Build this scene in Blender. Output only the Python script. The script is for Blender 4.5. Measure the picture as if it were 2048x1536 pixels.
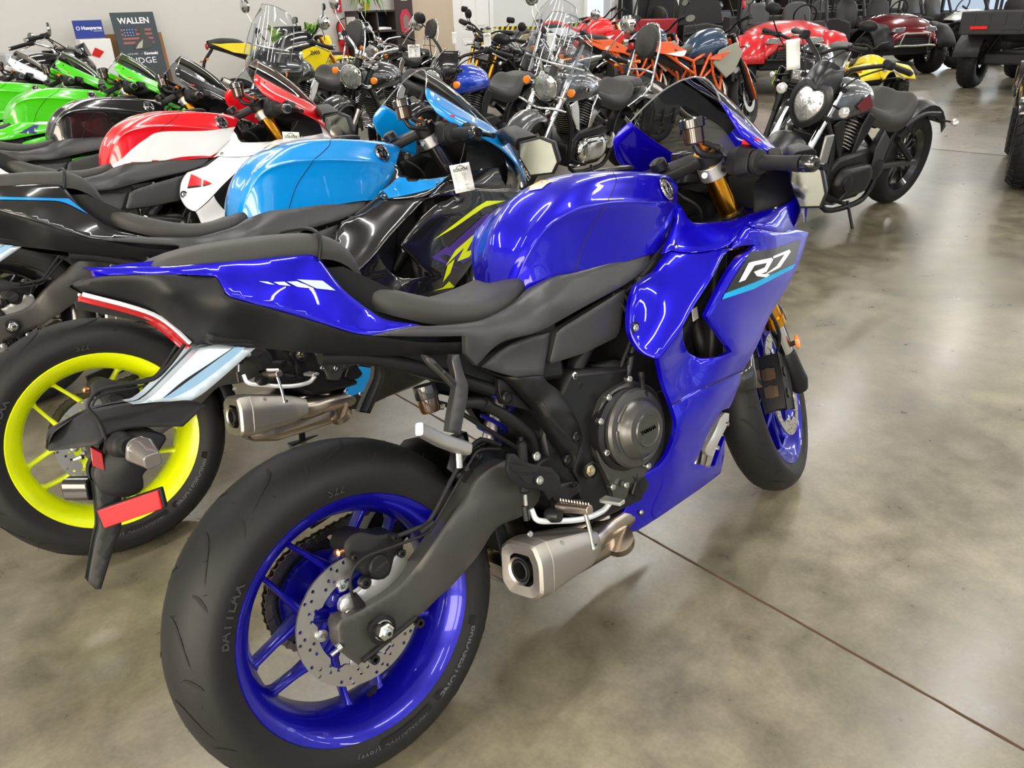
import bpy, math, random
import numpy as np
from mathutils import Vector, Matrix, geometry
from mathutils.bvhtree import BVHTree
random.seed(5)
sin, cos, pi = math.sin, math.cos, math.pi
R = math.radians
SC = bpy.context.scene
COL = SC.collection
for _o in list(bpy.data.objects):
    bpy.data.objects.remove(_o)

# ---------------------------------------------------------------- camera, light, exposure
CAM = np.array([-0.508, -1.0395, 1.3049]); YAW, PITCH, ROLL, FOC = 0.8673, 0.43845, -0.03592, 1594.7
LEAN = 0.2322
def _rz(a): return np.array([[cos(a), -sin(a), 0], [sin(a), cos(a), 0], [0, 0, 1.]])
def _rx(a): return np.array([[1., 0, 0], [0, cos(a), -sin(a)], [0, sin(a), cos(a)]])
_d = np.array([cos(PITCH)*cos(YAW), cos(PITCH)*sin(YAW), -sin(PITCH)])
_r = np.array([sin(YAW), -cos(YAW), 0.]); _u = np.cross(_r, _d)
_r2 = _r*cos(ROLL)+_u*sin(ROLL); _u2 = -_r*sin(ROLL)+_u*cos(ROLL)
cd = bpy.data.cameras.new('camera'); cam = bpy.data.objects.new('camera', cd); COL.objects.link(cam)
cam.matrix_world = Matrix(((_r2[0], _u2[0], -_d[0], CAM[0]), (_r2[1], _u2[1], -_d[1], CAM[1]), (_r2[2], _u2[2], -_d[2], CAM[2]), (0, 0, 0, 1)))
cd.sensor_width = 36; cd.lens = FOC/2048*36; cd.clip_start = .05; cd.clip_end = 200
SC.camera = cam
SC.view_settings.view_transform = 'Standard'; SC.view_settings.look = 'None'
SC.view_settings.gamma = 1; SC.view_settings.use_curve_mapping = False
SC.view_settings.exposure = 0.35
W = bpy.data.worlds.new('world'); SC.world = W; W.use_nodes = True
_bg = W.node_tree.nodes['Background']; _bg.inputs[0].default_value = (.75, .86, 1, 1); _bg.inputs[1].default_value = 1.0
SC.cycles.max_bounces = 8; SC.cycles.transparent_max_bounces = 16
CEIL = 4.6
def area(name, loc, rot, sx, sy, power, col=(1, 1, 1), spread=180):
    l = bpy.data.lights.new(name, 'AREA'); l.shape = 'RECTANGLE'; l.size = sx; l.size_y = sy; l.energy = power; l.color = col; l.spread = R(spread)
    o = bpy.data.objects.new(name, l); COL.objects.link(o); o.location = loc; o.rotation_euler = rot
    return o

# ---------------------------------------------------------------- materials
MATS = {}
def mat(name, col=(.5, .5, .5), rough=.5, metal=0., coat=0., spec=.5, trans=0., ior=1.45, emit=None, es=0., alpha=1., bump=0., bscale=200., crough=.03, aniso=0.):
    if name in MATS: return MATS[name]
    m = bpy.data.materials.new(name); m.use_nodes = True; MATS[name] = m
    b = m.node_tree.nodes['Principled BSDF']; I = b.inputs
    I['Base Color'].default_value = (*col, 1); I['Roughness'].default_value = rough; I['Metallic'].default_value = metal
    I['Coat Weight'].default_value = coat; I['Coat Roughness'].default_value = crough; I['Specular IOR Level'].default_value = spec
    I['Transmission Weight'].default_value = trans; I['IOR'].default_value = ior; I['Alpha'].default_value = alpha
    if emit: I['Emission Color'].default_value = (*emit, 1); I['Emission Strength'].default_value = es
    if bump:
        N = m.node_tree.nodes; L = m.node_tree.links
        n = N.new('ShaderNodeTexNoise'); n.inputs['Scale'].default_value = bscale; t = N.new('ShaderNodeTexCoord')
        bp = N.new('ShaderNodeBump'); bp.inputs['Strength'].default_value = bump; bp.inputs['Distance'].default_value = .002
        L.new(t.outputs['Object'], n.inputs['Vector']); L.new(n.outputs['Fac'], bp.inputs['Height']); L.new(bp.outputs['Normal'], I['Normal'])
    return m
def glassy(name, tint=(.8, .85, .9), alpha=.25, rough=.02):
    # thin clear sheet: mostly transparent with mirror-like gloss
    if name in MATS: return MATS[name]
    m = bpy.data.materials.new(name); m.use_nodes = True; MATS[name] = m
    N = m.node_tree.nodes; L = m.node_tree.links; N.clear()
    o = N.new('ShaderNodeOutputMaterial'); mx = N.new('ShaderNodeMixShader'); tr = N.new('ShaderNodeBsdfTransparent'); gl = N.new('ShaderNodeBsdfGlossy'); fr = N.new('ShaderNodeFresnel')
    tr.inputs[0].default_value = (*tint, 1); gl.inputs['Roughness'].default_value = rough; fr.inputs[0].default_value = 1.5
    ma = N.new('ShaderNodeMath'); ma.operation = 'ADD'; ma.inputs[1].default_value = alpha; ma.use_clamp = True
    L.new(fr.outputs[0], ma.inputs[0]); L.new(ma.outputs[0], mx.inputs[0]); L.new(tr.outputs[0], mx.inputs[1]); L.new(gl.outputs[0], mx.inputs[2]); L.new(mx.outputs[0], o.inputs[0])
    return m
def paint(name, col, rough=.32, metal=.35, coat=1., spec=.5): return mat(name, col, rough, metal, coat, spec, crough=.02)
BLUE = paint('deep blue paint', (.006, .0015, .47), .28, .45, .85, .12)
BLUEW = mat('blue wheel paint', (.004, .003, .32), .28, .45, .5)
BLK = mat('matte black plastic', (.0095, .010, .011), .45, spec=.28, bump=.15, bscale=900)
BLKS = mat('satin black metal', (.011, .011, .012), .36, .3, spec=.4)
BLKG = paint('gloss black paint', (.006, .006, .007), .2, 0.)
GREY = mat('charcoal satin plastic', (.045, .046, .048), .38, .25)
RUB = mat('tyre rubber', (.011, .011, .0115), .55, spec=.3, bump=.1, bscale=300)
RUB2 = mat('worn rubber grooves', (.004, .004, .004), .8)  # darker rubber for the raised groove strips
PRINT = mat('tyre lettering', (.075, .075, .078), .55)
SEAT = mat('seat vinyl', (.028, .027, .025), .5, bump=.25, bscale=1500)
CHR = mat('chrome', (.75, .75, .76), .06, 1.)
STL = mat('brushed steel', (.46, .44, .41), .34, 1.)
MUF = mat('satin titanium steel', (.40, .375, .34), .42, .95, bump=.1, bscale=2000)
ALU = mat('cast aluminium', (.62, .62, .62), .35, .9)
BOLT = mat('zinc bolt', (.55, .56, .55), .25, 1.)
GOLD = mat('gold anodised', (.8, .36, .03), .22, 1.)
ORNG = mat('orange anodised', (.8, .2, .01), .3, .8)
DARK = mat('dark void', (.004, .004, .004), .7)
ENG = mat('engine black', (.012, .012, .013), .38, .4)
CASE = mat('engine cover bronze black', (.085, .083, .08), .3, .65)
EXH = mat('exhaust pipe steel', (.42, .36, .3), .22, 1.)
REDP = mat('red plastic', (.6, .015, .012), .3)
REDL = mat('red reflector', (.8, .002, .006), .4, coat=.3, emit=(.9, .0, .01), es=.35)  # weak red emission added so the reflector glows without a lamp
AMB = mat('amber lens', (.85, .22, .01), .12, coat=1)
CLR = mat('clear lens', (.7, .7, .7), .08, .5, coat=1)
WHT = mat('white print', (.85, .87, .9), .35)
CYANP = mat('cyan print', (.0, .36, .72), .35)
BRKT = mat('pale metal bracket', (.62, .72, .82), .3, .6)  # bracket colour carries the bluish white of a reflected window
LAMPG = mat('smoked plastic', (.25, .25, .26), .1, .3, coat=1)
COPP = mat('copper washer', (.75, .3, .15), .3, 1)
MIRR = mat('mirror glass', (.26, .28, .26), .06, 1.)
SCRN = glassy('tinted windscreen', (.55, .56, .58), .03)
SCRC = glassy('clear windscreen', (.88, .9, .92), .04)
PAPER = mat('white tag card', (.82, .83, .82), .6)
INK = mat('black ink', (.02, .02, .02), .6)

# ---------------------------------------------------------------- mesh helpers
def cam_ray(px, py): return _d+_r2*(px-1024)/FOC-_u2*(py-768)/FOC
POSE0 = (0, 0, 0, LEAN)
def at(u, v, y, pose=POSE0):            # photo point -> local point of a vehicle at lateral offset y
    M = _rz(pose[2])@_rx(-pose[3]); c = M.T@(CAM-np.array([pose[0], pose[1], pose[4] if len(pose) > 4 else 0])); w = M.T@cam_ray(u, v)
    return c+w*(y-c[1])/w[1]
def ground(u, v, z=0.):
    w = cam_ray(u, v); return CAM+w*(z-CAM[2])/w[2]
def atdepth(u, v, dist):                # point along a view ray at a horizontal range
    w = cam_ray(u, v); return CAM+w*dist/math.hypot(w[0], w[1])
def link(name, me, parent=None, m=None):
    o = bpy.data.objects.new(name, me); COL.objects.link(o)
    if parent: o.parent = parent
    if m: me.materials.append(m)
    return o
def mesh(name, V, F, m=None, parent=None, smooth=True, bev=0, sub=0, ang=35, solid=0):
    me = bpy.data.meshes.new(name); me.from_pydata([tuple(map(float, p)) for p in V], [], [tuple(f) for f in F]); me.update()
    o = link(name, me, parent, m)
    if solid:
        s = o.modifiers.new('s', 'SOLIDIFY'); s.thickness = solid; s.offset = 0
    if bev:
        b = o.modifiers.new('b', 'BEVEL'); b.width = bev; b.segments = 2; b.limit_method = 'ANGLE'; b.angle_limit = R(30); b.use_clamp_overlap = True
    if sub:
        s = o.modifiers.new('u', 'SUBSURF'); s.levels = sub; s.render_levels = sub
    if smooth:
        me.polygons.foreach_set('use_smooth', [True]*len(me.polygons))
        if bev or ang < 180:
            try: me.set_sharp_from_angle(angle=R(ang))
            except Exception: pass
    return o
class MB:                                # collects shapes that become one mesh
    def __init__(s): s.V = []; s.F = []
    def add(s, V, F):
        n = len(s.V); s.V += [tuple(p) for p in V]; s.F += [tuple(i+n for i in f) for f in F]; return s
    def box(s, c, d, rot=None):
        V = [np.array([x*d[0]/2, y*d[1]/2, z*d[2]/2]) for x in (-1, 1) for y in (-1, 1) for z in (-1, 1)]
        if rot is not None: V = [rot@v for v in V]
        return s.add([np.array(c)+v for v in V], [(0, 1, 3, 2), (4, 6, 7, 5), (0, 4, 5, 1), (2, 3, 7, 6), (0, 2, 6, 4), (1, 5, 7, 3)])
    def tube(s, pts, r, n=10, cap=True, closed=False):
        P = [np.array(p, float) for p in pts]; k = len(P); rr = r if hasattr(r, '__len__') else [r]*k; V = []; F = []
        prev = None
        for i, p in enumerate(P):
            a = P[(i-1) % k] if (i > 0 or closed) else p; b = P[(i+1) % k] if (i < k-1 or closed) else p
            t = b-a; t = t/(np.linalg.norm(t)+1e-9)
            if prev is None:
                h = np.array([0, 0, 1.]) if abs(t[2]) < .9 else np.array([1., 0, 0]); x = np.cross(t, h)
            else: x = prev-t*(prev@t)
            x = x/(np.linalg.norm(x)+1e-9); prev = x; y = np.cross(t, x)
            V += [p+rr[i]*(x*cos(2*pi*j/n)+y*sin(2*pi*j/n)) for j in range(n)]
        for i in range(k if closed else k-1):
            for j in range(n): F.append((i*n+j, i*n+(j+1) % n, ((i+1) % k)*n+(j+1) % n, ((i+1) % k)*n+j))
        if cap and not closed: F += [tuple(range(n))[::-1], tuple((k-1)*n+j for j in range(n))]
        return s.add(V, F)
    def lathe(s, prof, c=(0, 0, 0), ax=(0, 1, 0), n=24, cap=False, arc=None):
        # prof: (radius, offset along the axis)
        ax = np.array(ax, float); ax /= np.linalg.norm(ax); h = np.array([0, 0, 1.]) if abs(ax[2]) < .9 else np.array([1., 0, 0])
        x = np.cross(h, ax); x /= np.linalg.norm(x); y = np.cross(ax, x); c = np.array(c, float); V = []; F = []
        for r_, o_ in prof: V += [c+ax*o_+r_*(x*cos(2*pi*j/n)+y*sin(2*pi*j/n)) for j in range(n)]
        for i in range(len(prof)-1):
            for j in range(n): F.append((i*n+j, i*n+(j+1) % n, (i+1)*n+(j+1) % n, (i+1)*n+j))
        if cap: F += [tuple(range(n)), tuple((len(prof)-1)*n+j for j in range(n))[::-1]]
        return s.add(V, F)
    def prism(s, poly, y0, y1, T=None):      # polygon in x,z extruded along y
        n = len(poly); V = [(p[0], y0, p[1]) for p in poly]+[(p[0], y1, p[1]) for p in poly]
        if T is not None: V = [T(np.array(v)) for v in V]
        tr = geometry.tessellate_polygon([[Vector((p[0], p[1], 0)) for p in poly]])
        F = [tuple(t) for t in tr]+[tuple(i+n for i in t)[::-1] for t in tr]+[(i, (i+1) % n, (i+1) % n+n, i+n) for i in range(n)]
        return s.add(V, F)
    def loft(s, rings, cap=True, closed=True):
        n = len(rings[0]); V = [p for r_ in rings for p in r_]; F = []
        for i in range(len(rings)-1):
            for j in range(n if closed else n-1): F.append((i*n+j, i*n+(j+1) % n, (i+1)*n+(j+1) % n, (i+1)*n+j))
        if cap and closed: F += [tuple(range(n))[::-1], tuple((len(rings)-1)*n+j for j in range(n))]
        return s.add(V, F)
    def mirror(s): return s.add([(p[0], -p[1], p[2]) for p in s.V], [f[::-1] for f in s.F]) if True else s
    def map(s, fn): s.V = [tuple(fn(np.array(p, float))) for p in s.V]; return s
    def obj(s, name, m, parent=None, **k): return mesh(name, s.V, s.F, m, parent, **k)
def T(name, pts, r, m, parent, n=10, sm=True, **k):
    return MB().tube(spl(pts, 5) if sm and len(pts) > 2 else pts, r, n).obj(name, m, parent, ang=60, **k)
def spl(P, k=6, closed=False):              # Catmull-Rom through points
    P = np.array(P, float); n = len(P); out = []
    for i in range(n if closed else n-1):
        p0 = P[(i-1) % n] if (closed or i > 0) else 2*P[0]-P[1]; p1 = P[i]; p2 = P[(i+1) % n]
        p3 = P[(i+2) % n] if (closed or i < n-2) else 2*P[-1]-P[-2]
        for j in range(k):
            t = j/k; out.append(.5*((2*p1)+(p2-p0)*t+(2*p0-5*p1+4*p2-p3)*t*t+(3*p1-p0-3*p2+p3)*t**3))
    if not closed: out.append(P[-1])
    return [np.array(q) for q in out]
def grid(curves, ku=3, kv=4):               # smooth surface through a grid of points
    A_ = np.array(curves, float); B_ = np.array([spl(c, kv) for c in A_]); C_ = np.stack([np.array(spl(B_[:, j], ku)) for j in range(B_.shape[1])], 1)
    return C_
def gridmesh(C_, mb=None, flip=False):
    mb = mb or MB(); a, b = C_.shape[:2]
    F = [(i*b+j, i*b+j+1, (i+1)*b+j+1, (i+1)*b+j) for i in range(a-1) for j in range(b-1)]
    return mb.add(C_.reshape(-1, 3), [f[::-1] for f in F] if flip else F)
def rrect(w, h, r=.3, n=3):                 # rounded rectangle outline (2-D), r as share of the shorter side
    rr = r*min(w, h); out = []
    for cx, cy, a0 in ((w/2-rr, h/2-rr, 0), (-w/2+rr, h/2-rr, 90), (-w/2+rr, -h/2+rr, 180), (w/2-rr, -h/2+rr, 270)):
        for k in range(n+1): a = R(a0+90*k/n); out.append((cx+rr*cos(a), cy+rr*sin(a)))
    return out
def frame_z(d, up=(0, 0, 1)):
    d = np.array(d, float); d /= np.linalg.norm(d); u = np.array(up, float); x = np.cross(u, d)
    if np.linalg.norm(x) < 1e-5: x = np.array([1., 0, 0])
    x /= np.linalg.norm(x); y = np.cross(d, x); return np.stack([x, y, d], 1)
def cap_bar(p, q, w, h, r=.3, w2=None, h2=None, up=(0, 0, 1), n=3):   # rounded box from p to q
    p = np.array(p, float); q = np.array(q, float); M = frame_z(q-p, up); w2 = w2 or w; h2 = h2 or h
    return [[p+M@np.array([a, b, 0]) for a, b in rrect(w, h, r, n)], [q+M@np.array([a, b, 0]) for a, b in rrect(w2, h2, r, n)]]
def empty(name, loc=(0, 0, 0), yaw=0., lean=0.):
    o = bpy.data.objects.new(name, None); COL.objects.link(o); o.location = loc; o.rotation_euler = (-lean, 0, yaw); o.empty_display_size = .2; return o
def tag(o, label=None, cat=None, group=None, kind=None):
    for k, v in (('label', label), ('category', cat), ('group', group), ('kind', kind)):
        if v: o[k] = v
    return o
def kids(o): return [c for c in bpy.data.objects if c.parent == o]
_swap = {}
def copy_tree(o, parent=None, mm=None, skip=(), ch=None):
    if ch is None:
        ch = {}
        for c in bpy.data.objects:
            if c.parent: ch.setdefault(c.parent.name, []).append(c)
    c = o.copy(); COL.objects.link(c); c.parent = parent
    if o.type == 'MESH' and mm and o.data.materials:
        key = (o.data.name, tuple(mm.get(m_.name, m_).name for m_ in o.data.materials))
        if any(m_.name in mm for m_ in o.data.materials):
            if key not in _swap:
                d_ = o.data.copy()
                for i, m_ in enumerate(d_.materials):
                    if m_.name in mm: d_.materials[i] = mm[m_.name]
                _swap[key] = d_
            c.data = _swap[key]
    for k in ch.get(o.name, []):
        if any(k.name.startswith(s) for s in skip): continue
        copy_tree(k, c, mm, skip, ch)
    return c

# outline helpers: points are (u, v) smooth or (u, v, 1) corner
def C(crop, pts):                            # crop = (x0, y0, scale) of an enlarged view of the photo
    x0, y0, s = crop
    return [(x0+p[0]/s, y0+p[1]/s, *p[2:]) for p in pts]
cA = (900, 150, 2.56); cB = (100, 450, 2.56); cC = (750, 600, 2.9257); cD = (300, 850, 2.2386); cE = (1400, 580, 3.49)
cF = (60, 660, 2.845); cG = (1200, 150, 4.389); cH = (560, 860, 2.8433); cI = (820, 700, 3.84); cJ = (1050, 560, 2.8444)
def dense(out, step=11):
    n = len(out); P = [np.array(p[:2], float) for p in out]; sharp = [len(p) > 2 for p in out]; res = []
    for i in range(n):
        j = (i+1) % n; p1, p2 = P[i], P[j]
        p0 = P[i-1] if not sharp[i] else 2*p1-p2; p3 = P[(j+1) % n] if not sharp[j] else 2*p2-p1
        k = max(1, int(np.linalg.norm(p2-p1)/step+.5))
        for q in range(k):
            t = q/k; res.append(.5*((2*p1)+(p2-p0)*t+(2*p0-5*p1+4*p2-p3)*t*t+(3*p1-p0-3*p2+p3)*t**3))
    return res
class Field:                                 # smooth lateral offset through control points (thin plate)
    def __init__(s, ctrl):
        c = np.array(ctrl, float); s.P = c[:, :2]/100; y = c[:, 2]; n = len(c)
        if n < 4: s.w = None; s.lin = np.linalg.lstsq(np.c_[np.ones(n), s.P], y, rcond=None)[0]; return
        K = s.k(s.P, s.P)+np.eye(n)*1e-3; Q = np.c_[np.ones(n), s.P]
        M = np.block([[K, Q], [Q.T, np.zeros((3, 3))]]); w = np.linalg.solve(M, np.r_[y, 0, 0, 0]); s.w = w[:n]; s.lin = w[n:]
    def k(s, a, b):
        r2 = ((a[:, None]-b[None])**2).sum(-1)+1e-12; return r2*np.log(r2)*.5
    def __call__(s, uv):
        q = np.atleast_2d(np.array(uv, float))/100; v = np.c_[np.ones(len(q)), q]@s.lin
        if s.w is not None: v = v+s.k(q, s.P)@s.w
        return v
def inside(p, poly):
    x, y = p; n = len(poly); c = False; j = n-1
    for i in range(n):
        xi, yi = poly[i]; xj, yj = poly[j]
        if (yi > y) != (yj > y) and x < (xj-xi)*(y-yi)/(yj-yi)+xi: c = not c
        j = i
    return c
def edist(p, A_, B_):
    d = B_-A_; t = np.clip(((p-A_)*d).sum(1)/((d*d).sum(1)+1e-9), 0, 1); return np.sqrt((((A_+d*t[:, None])-p)**2).sum(1)).min()
def tri2d(out, step=11, ring=True):
    P = dense(out, step); n = len(P); A_ = np.array(P); B_ = np.roll(A_, -1, 0); pts = list(P)
    area_ = (A_[:, 0]*B_[:, 1]-B_[:, 0]*A_[:, 1]).sum(); sg = 1 if area_ > 0 else -1; poly = [tuple(p) for p in P]
    if ring:
        rw = min(4., step*.4)
        for i in range(n):
            t = P[(i+1) % n]-P[i-1]; t = t/(np.linalg.norm(t)+1e-9); q = P[i]+rw*sg*np.array([-t[1], t[0]])
            if inside(q, poly) and edist(q, A_, B_) > rw*.7: pts.append(q)
    x0, y0 = A_.min(0); x1, y1 = A_.max(0)
    yy = y0+step*.5; row = 0
    while yy < y1:
        xx = x0+step*.5*(row % 2)
        while xx < x1:
            q = np.array([xx, yy])
            if inside(q, poly) and edist(q, A_, B_) > step*.75: pts.append(q)
            xx += step
        yy += step*.87; row += 1
    r = geometry.delaunay_2d_cdt([Vector(p) for p in pts], [(i, (i+1) % n) for i in range(n)], [], 1, 1e-4)
    V2 = [np.array(p[:]) for p in r[0]]; F = [tuple(f) for f in r[2]]
    bnd = {}
    for i, src in enumerate(r[3]):
        for s_ in src:
            if s_ < n: bnd[s_] = i
    return V2, F, [bnd[i] for i in range(n) if i in bnd]
def panel(name, out, ctrl, m, parent, th=.010, step=11, roll=.0025, mirror=True, side=1, pose=POSE0, ang=50):
    """A body panel: outline seen in the photo, its own lateral offsets (real depth), a turned-in edge; mirrored to the other side of the bike."""
    f = ctrl if isinstance(ctrl, Field) else Field(ctrl)
    V2, F, B = tri2d(out, step); y = f(V2); bs = set(B)
    P = [at(V2[i][0], V2[i][1], y[i]+(roll*side if i in bs else 0), pose) for i in range(len(V2))]
    # orient faces towards -y (outer side) for side=1
    a, b, c = F[0]; nrm = np.cross(P[b]-P[a], P[c]-P[a])
    if nrm[1]*side > 0: F = [q[::-1] for q in F]
    V = list(P); n = len(B); k = len(V)
    V += [P[i] for i in B]+[P[i]+np.array([0, th*side, 0]) for i in B]
    Fs = [(k+i, k+(i+1) % n, k+n+(i+1) % n, k+n+i) for i in range(n)]
    res = []
    for s in ((1, -1) if mirror else (1,)):
        o = mesh(name, [(p[0], p[1]*s, p[2]) for p in V], [q[::s] for q in F]+[q[::s] for q in Fs], m, parent, ang=ang)
        res.append(o)
    res[0]['f'] = 0; del res[0]['f']
    FIELDS[res[0].name] = f
    return res[0], f
FIELDS = {}
def decal(name, out, f, m, parent, off=.0015, step=9, pose=POSE0, mirror=False):
    V2, F, B = tri2d(out, step, False); y = f(V2)-off
    P = [at(V2[i][0], V2[i][1], y[i], pose) for i in range(len(V2))]
    return mesh(name, P, F, m, parent, ang=180)
def bvh_of(objs):
    V = []; F = []
    for o in objs:
        n = len(V); V += [tuple(v.co) for v in o.data.vertices]; F += [[i+n for i in p.vertices] for p in o.data.polygons]
    return BVHTree.FromPolygons(V, F)
def onto(bvh, u, v, off=.0015, pose=POSE0):
    M = _rz(pose[2])@_rx(-pose[3]); c = M.T@(CAM-np.array([pose[0], pose[1], 0])); w = M.T@cam_ray(u, v); w = w/np.linalg.norm(w)
    h = bvh.ray_cast(Vector(c), Vector(w))
    if h[0] is None: return None
    nn = np.array(h[1]); nn = nn if nn@w < 0 else -nn
    return np.array(h[0])+nn*off
def wrapdecal(name, out, bvh, m, parent, off=.0015, step=9, pose=POSE0):
    V2, F, B = tri2d(out, step, False); P = [onto(bvh, p[0], p[1], off, pose) for p in V2]
    ok = [p is not None for p in P]; F = [q for q in F if all(ok[i] for i in q)]
    if not F: return None
    F = [q for q in F if max(np.linalg.norm(P[q[0]]-P[q[1]]), np.linalg.norm(P[q[1]]-P[q[2]]), np.linalg.norm(P[q[0]]-P[q[2]])) < .06]
    par = list(range(len(P)))
    def root_(i):
        while par[i] != i: par[i] = par[par[i]]; i = par[i]
        return i
    for q in F:
        for i in q[1:]: par[root_(i)] = root_(q[0])
    comp = {}
    for q in F: comp.setdefault(root_(q[0]), []).append(q)
    big = [c for c in comp.values() if len(c) > 4]
    for c in big[1:] if big else []:
        ids = sorted({i for q in c for i in q}); mp = {i: k for k, i in enumerate(ids)}; mesh(name, [P[i] for i in ids], [tuple(mp[i] for i in q) for q in c], m, parent, ang=180)
    if not big: return None
    ids = sorted({i for q in big[0] for i in q}); mp = {i: k for k, i in enumerate(ids)}; P = [P[i] for i in ids]; F = [tuple(mp[i] for i in q) for q in big[0]]; ok = [True]*len(P)
    return mesh(name, [p if p is not None else (0, 0, 0) for p in P], F, m, parent, ang=180)
def text_mb(s, size, bold=0., ext=0.):
    c = bpy.data.curves.new('txt', 'FONT'); c.body = s; c.size = size; c.align_x = 'CENTER'; c.align_y = 'CENTER'; c.offset = bold; c.extrude = ext; c.resolution_u = 2
    o = bpy.data.objects.new('txt', c); COL.objects.link(o)
    dg = bpy.context.evaluated_depsgraph_get(); me = bpy.data.meshes.new_from_object(o.evaluated_get(dg))
    V = [np.array(v.co) for v in me.vertices]; F = [tuple(p.vertices) for p in me.polygons]
    bpy.data.objects.remove(o); bpy.data.curves.remove(c); bpy.data.meshes.remove(me)
    return V, F
def text(name, s, size, fn, m, parent, bold=0., ext=0.):
    V, F = text_mb(s, size, bold, ext); return mesh(name, [fn(v) for v in V], F, m, parent, smooth=False)
def bolts(name, pts, r, h, m, parent, ax=(0, -1, 0), n=6, hole=True):
    for p in pts:
        mb = MB().lathe([(0, 0), (r, 0), (r, h*.8), (r*.85, h), (r*.5, h), (r*.4, h*.6), (0, h*.6)], p, ax, 12 if n > 6 else 10)
        mb.obj(name, m, parent, ang=40)
def floor_mat():
    m = bpy.data.materials.new('polished concrete'); m.use_nodes = True; N = m.node_tree.nodes; L = m.node_tree.links; b = N['Principled BSDF']
    tc = N.new('ShaderNodeTexCoord'); 
    def noise(sc, det, rough=.55, dist=0.):
        n = N.new('ShaderNodeTexNoise'); n.inputs['Scale'].default_value = sc; n.inputs['Detail'].default_value = det; n.inputs['Roughness'].default_value = rough; n.inputs['Distortion'].default_value = dist; L.new(tc.outputs['Object'], n.inputs['Vector']); return n
    n1 = noise(1.1, 7, .60, .5); n2 = noise(8, 8, .62, .2); n3 = noise(90, 4)
    def ramp(n, a, b_, c0, c1):
        r = N.new('ShaderNodeValToRGB'); r.color_ramp.elements[0].position = a; r.color_ramp.elements[1].position = b_; r.color_ramp.elements[0].color = (*c0, 1); r.color_ramp.elements[1].color = (*c1, 1); L.new(n.outputs['Fac'], r.inputs['Fac']); return r
    r1 = ramp(n1, .30, .70, (.080, .074, .050), (.235, .212, .150)); r2 = ramp(n2, .28, .72, (.62, .61, .60), (1.28, 1.27, 1.24)); r3 = ramp(n3, .35, .65, (.9, .9, .9), (1.05, 1.05, 1.05))
    def mul(a, b_):
        x = N.new('ShaderNodeMix'); x.data_type = 'RGBA'; x.blend_type = 'MULTIPLY'; x.inputs[0].default_value = 1; L.new(a, x.inputs[6]); L.new(b_, x.inputs[7]); return x.outputs[2]
    L.new(mul(mul(r1.outputs[0], r2.outputs[0]), r3.outputs[0]), b.inputs['Base Color'])
    rr = ramp(n2, .3, .7, (.26, .26, .26), (.40, .40, .40)); L.new(rr.outputs[0], b.inputs['Roughness'])
    b.inputs['Specular IOR Level'].default_value = .6; b.inputs['Coat Weight'].default_value = .25; b.inputs['Coat Roughness'].default_value = .2
    bp = N.new('ShaderNodeBump'); bp.inputs['Strength'].default_value = .03; bp.inputs['Distance'].default_value = .004; L.new(n1.outputs['Fac'], bp.inputs['Height']); L.new(bp.outputs['Normal'], b.inputs['Normal'])
    return m
FLOOR = floor_mat()
X0, X1, Y0, Y1 = -4.6, 27., -9., 13.
def slab(name, c, d, m): o = MB().box(c, d).obj(name, m, smooth=False); return tag(o, kind='structure')
WALL = mat('painted wall', (.60, .59, .56), .6, bump=.05, bscale=40); TRIM = mat('white trim', (.78, .78, .77), .4); CEILM = mat('ceiling', (.36, .36, .36), .8); BEIGE = mat('beige wall', (.52, .43, .31), .6)
slab('floor', ((X0+X1)/2, (Y0+Y1)/2, -.05), (X1-X0, Y1-Y0, .1), FLOOR)
slab('ceiling', ((X0+X1)/2, (Y0+Y1)/2, CEIL+.05), (X1-X0, Y1-Y0, .1), CEILM)
slab('wall_back', ((X0+10.17)/2, Y1+.1, CEIL/2), (10.17-X0, .2, CEIL), WALL); slab('wall_back', ((10.17+14.0)/2, Y1+.1, CEIL/2), (3.83, .2, CEIL), mat('white partition', (.64, .65, .64), .5)); slab('wall_back', ((14.82+X1)/2, Y1+.1, CEIL/2), (X1-14.82, .2, CEIL), WALL); slab('wall_back', (14.4, Y1+.1, (CEIL+2.1)/2), (.86, .2, CEIL-2.1), WALL)
slab('wall_back', (14.4, Y1+1.6, 1.3), (2.4, .1, 2.6), BEIGE)
slab('wall_back', (9.64, Y1-.02, CEIL/2), (1.04, .06, CEIL), BEIGE)
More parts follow.
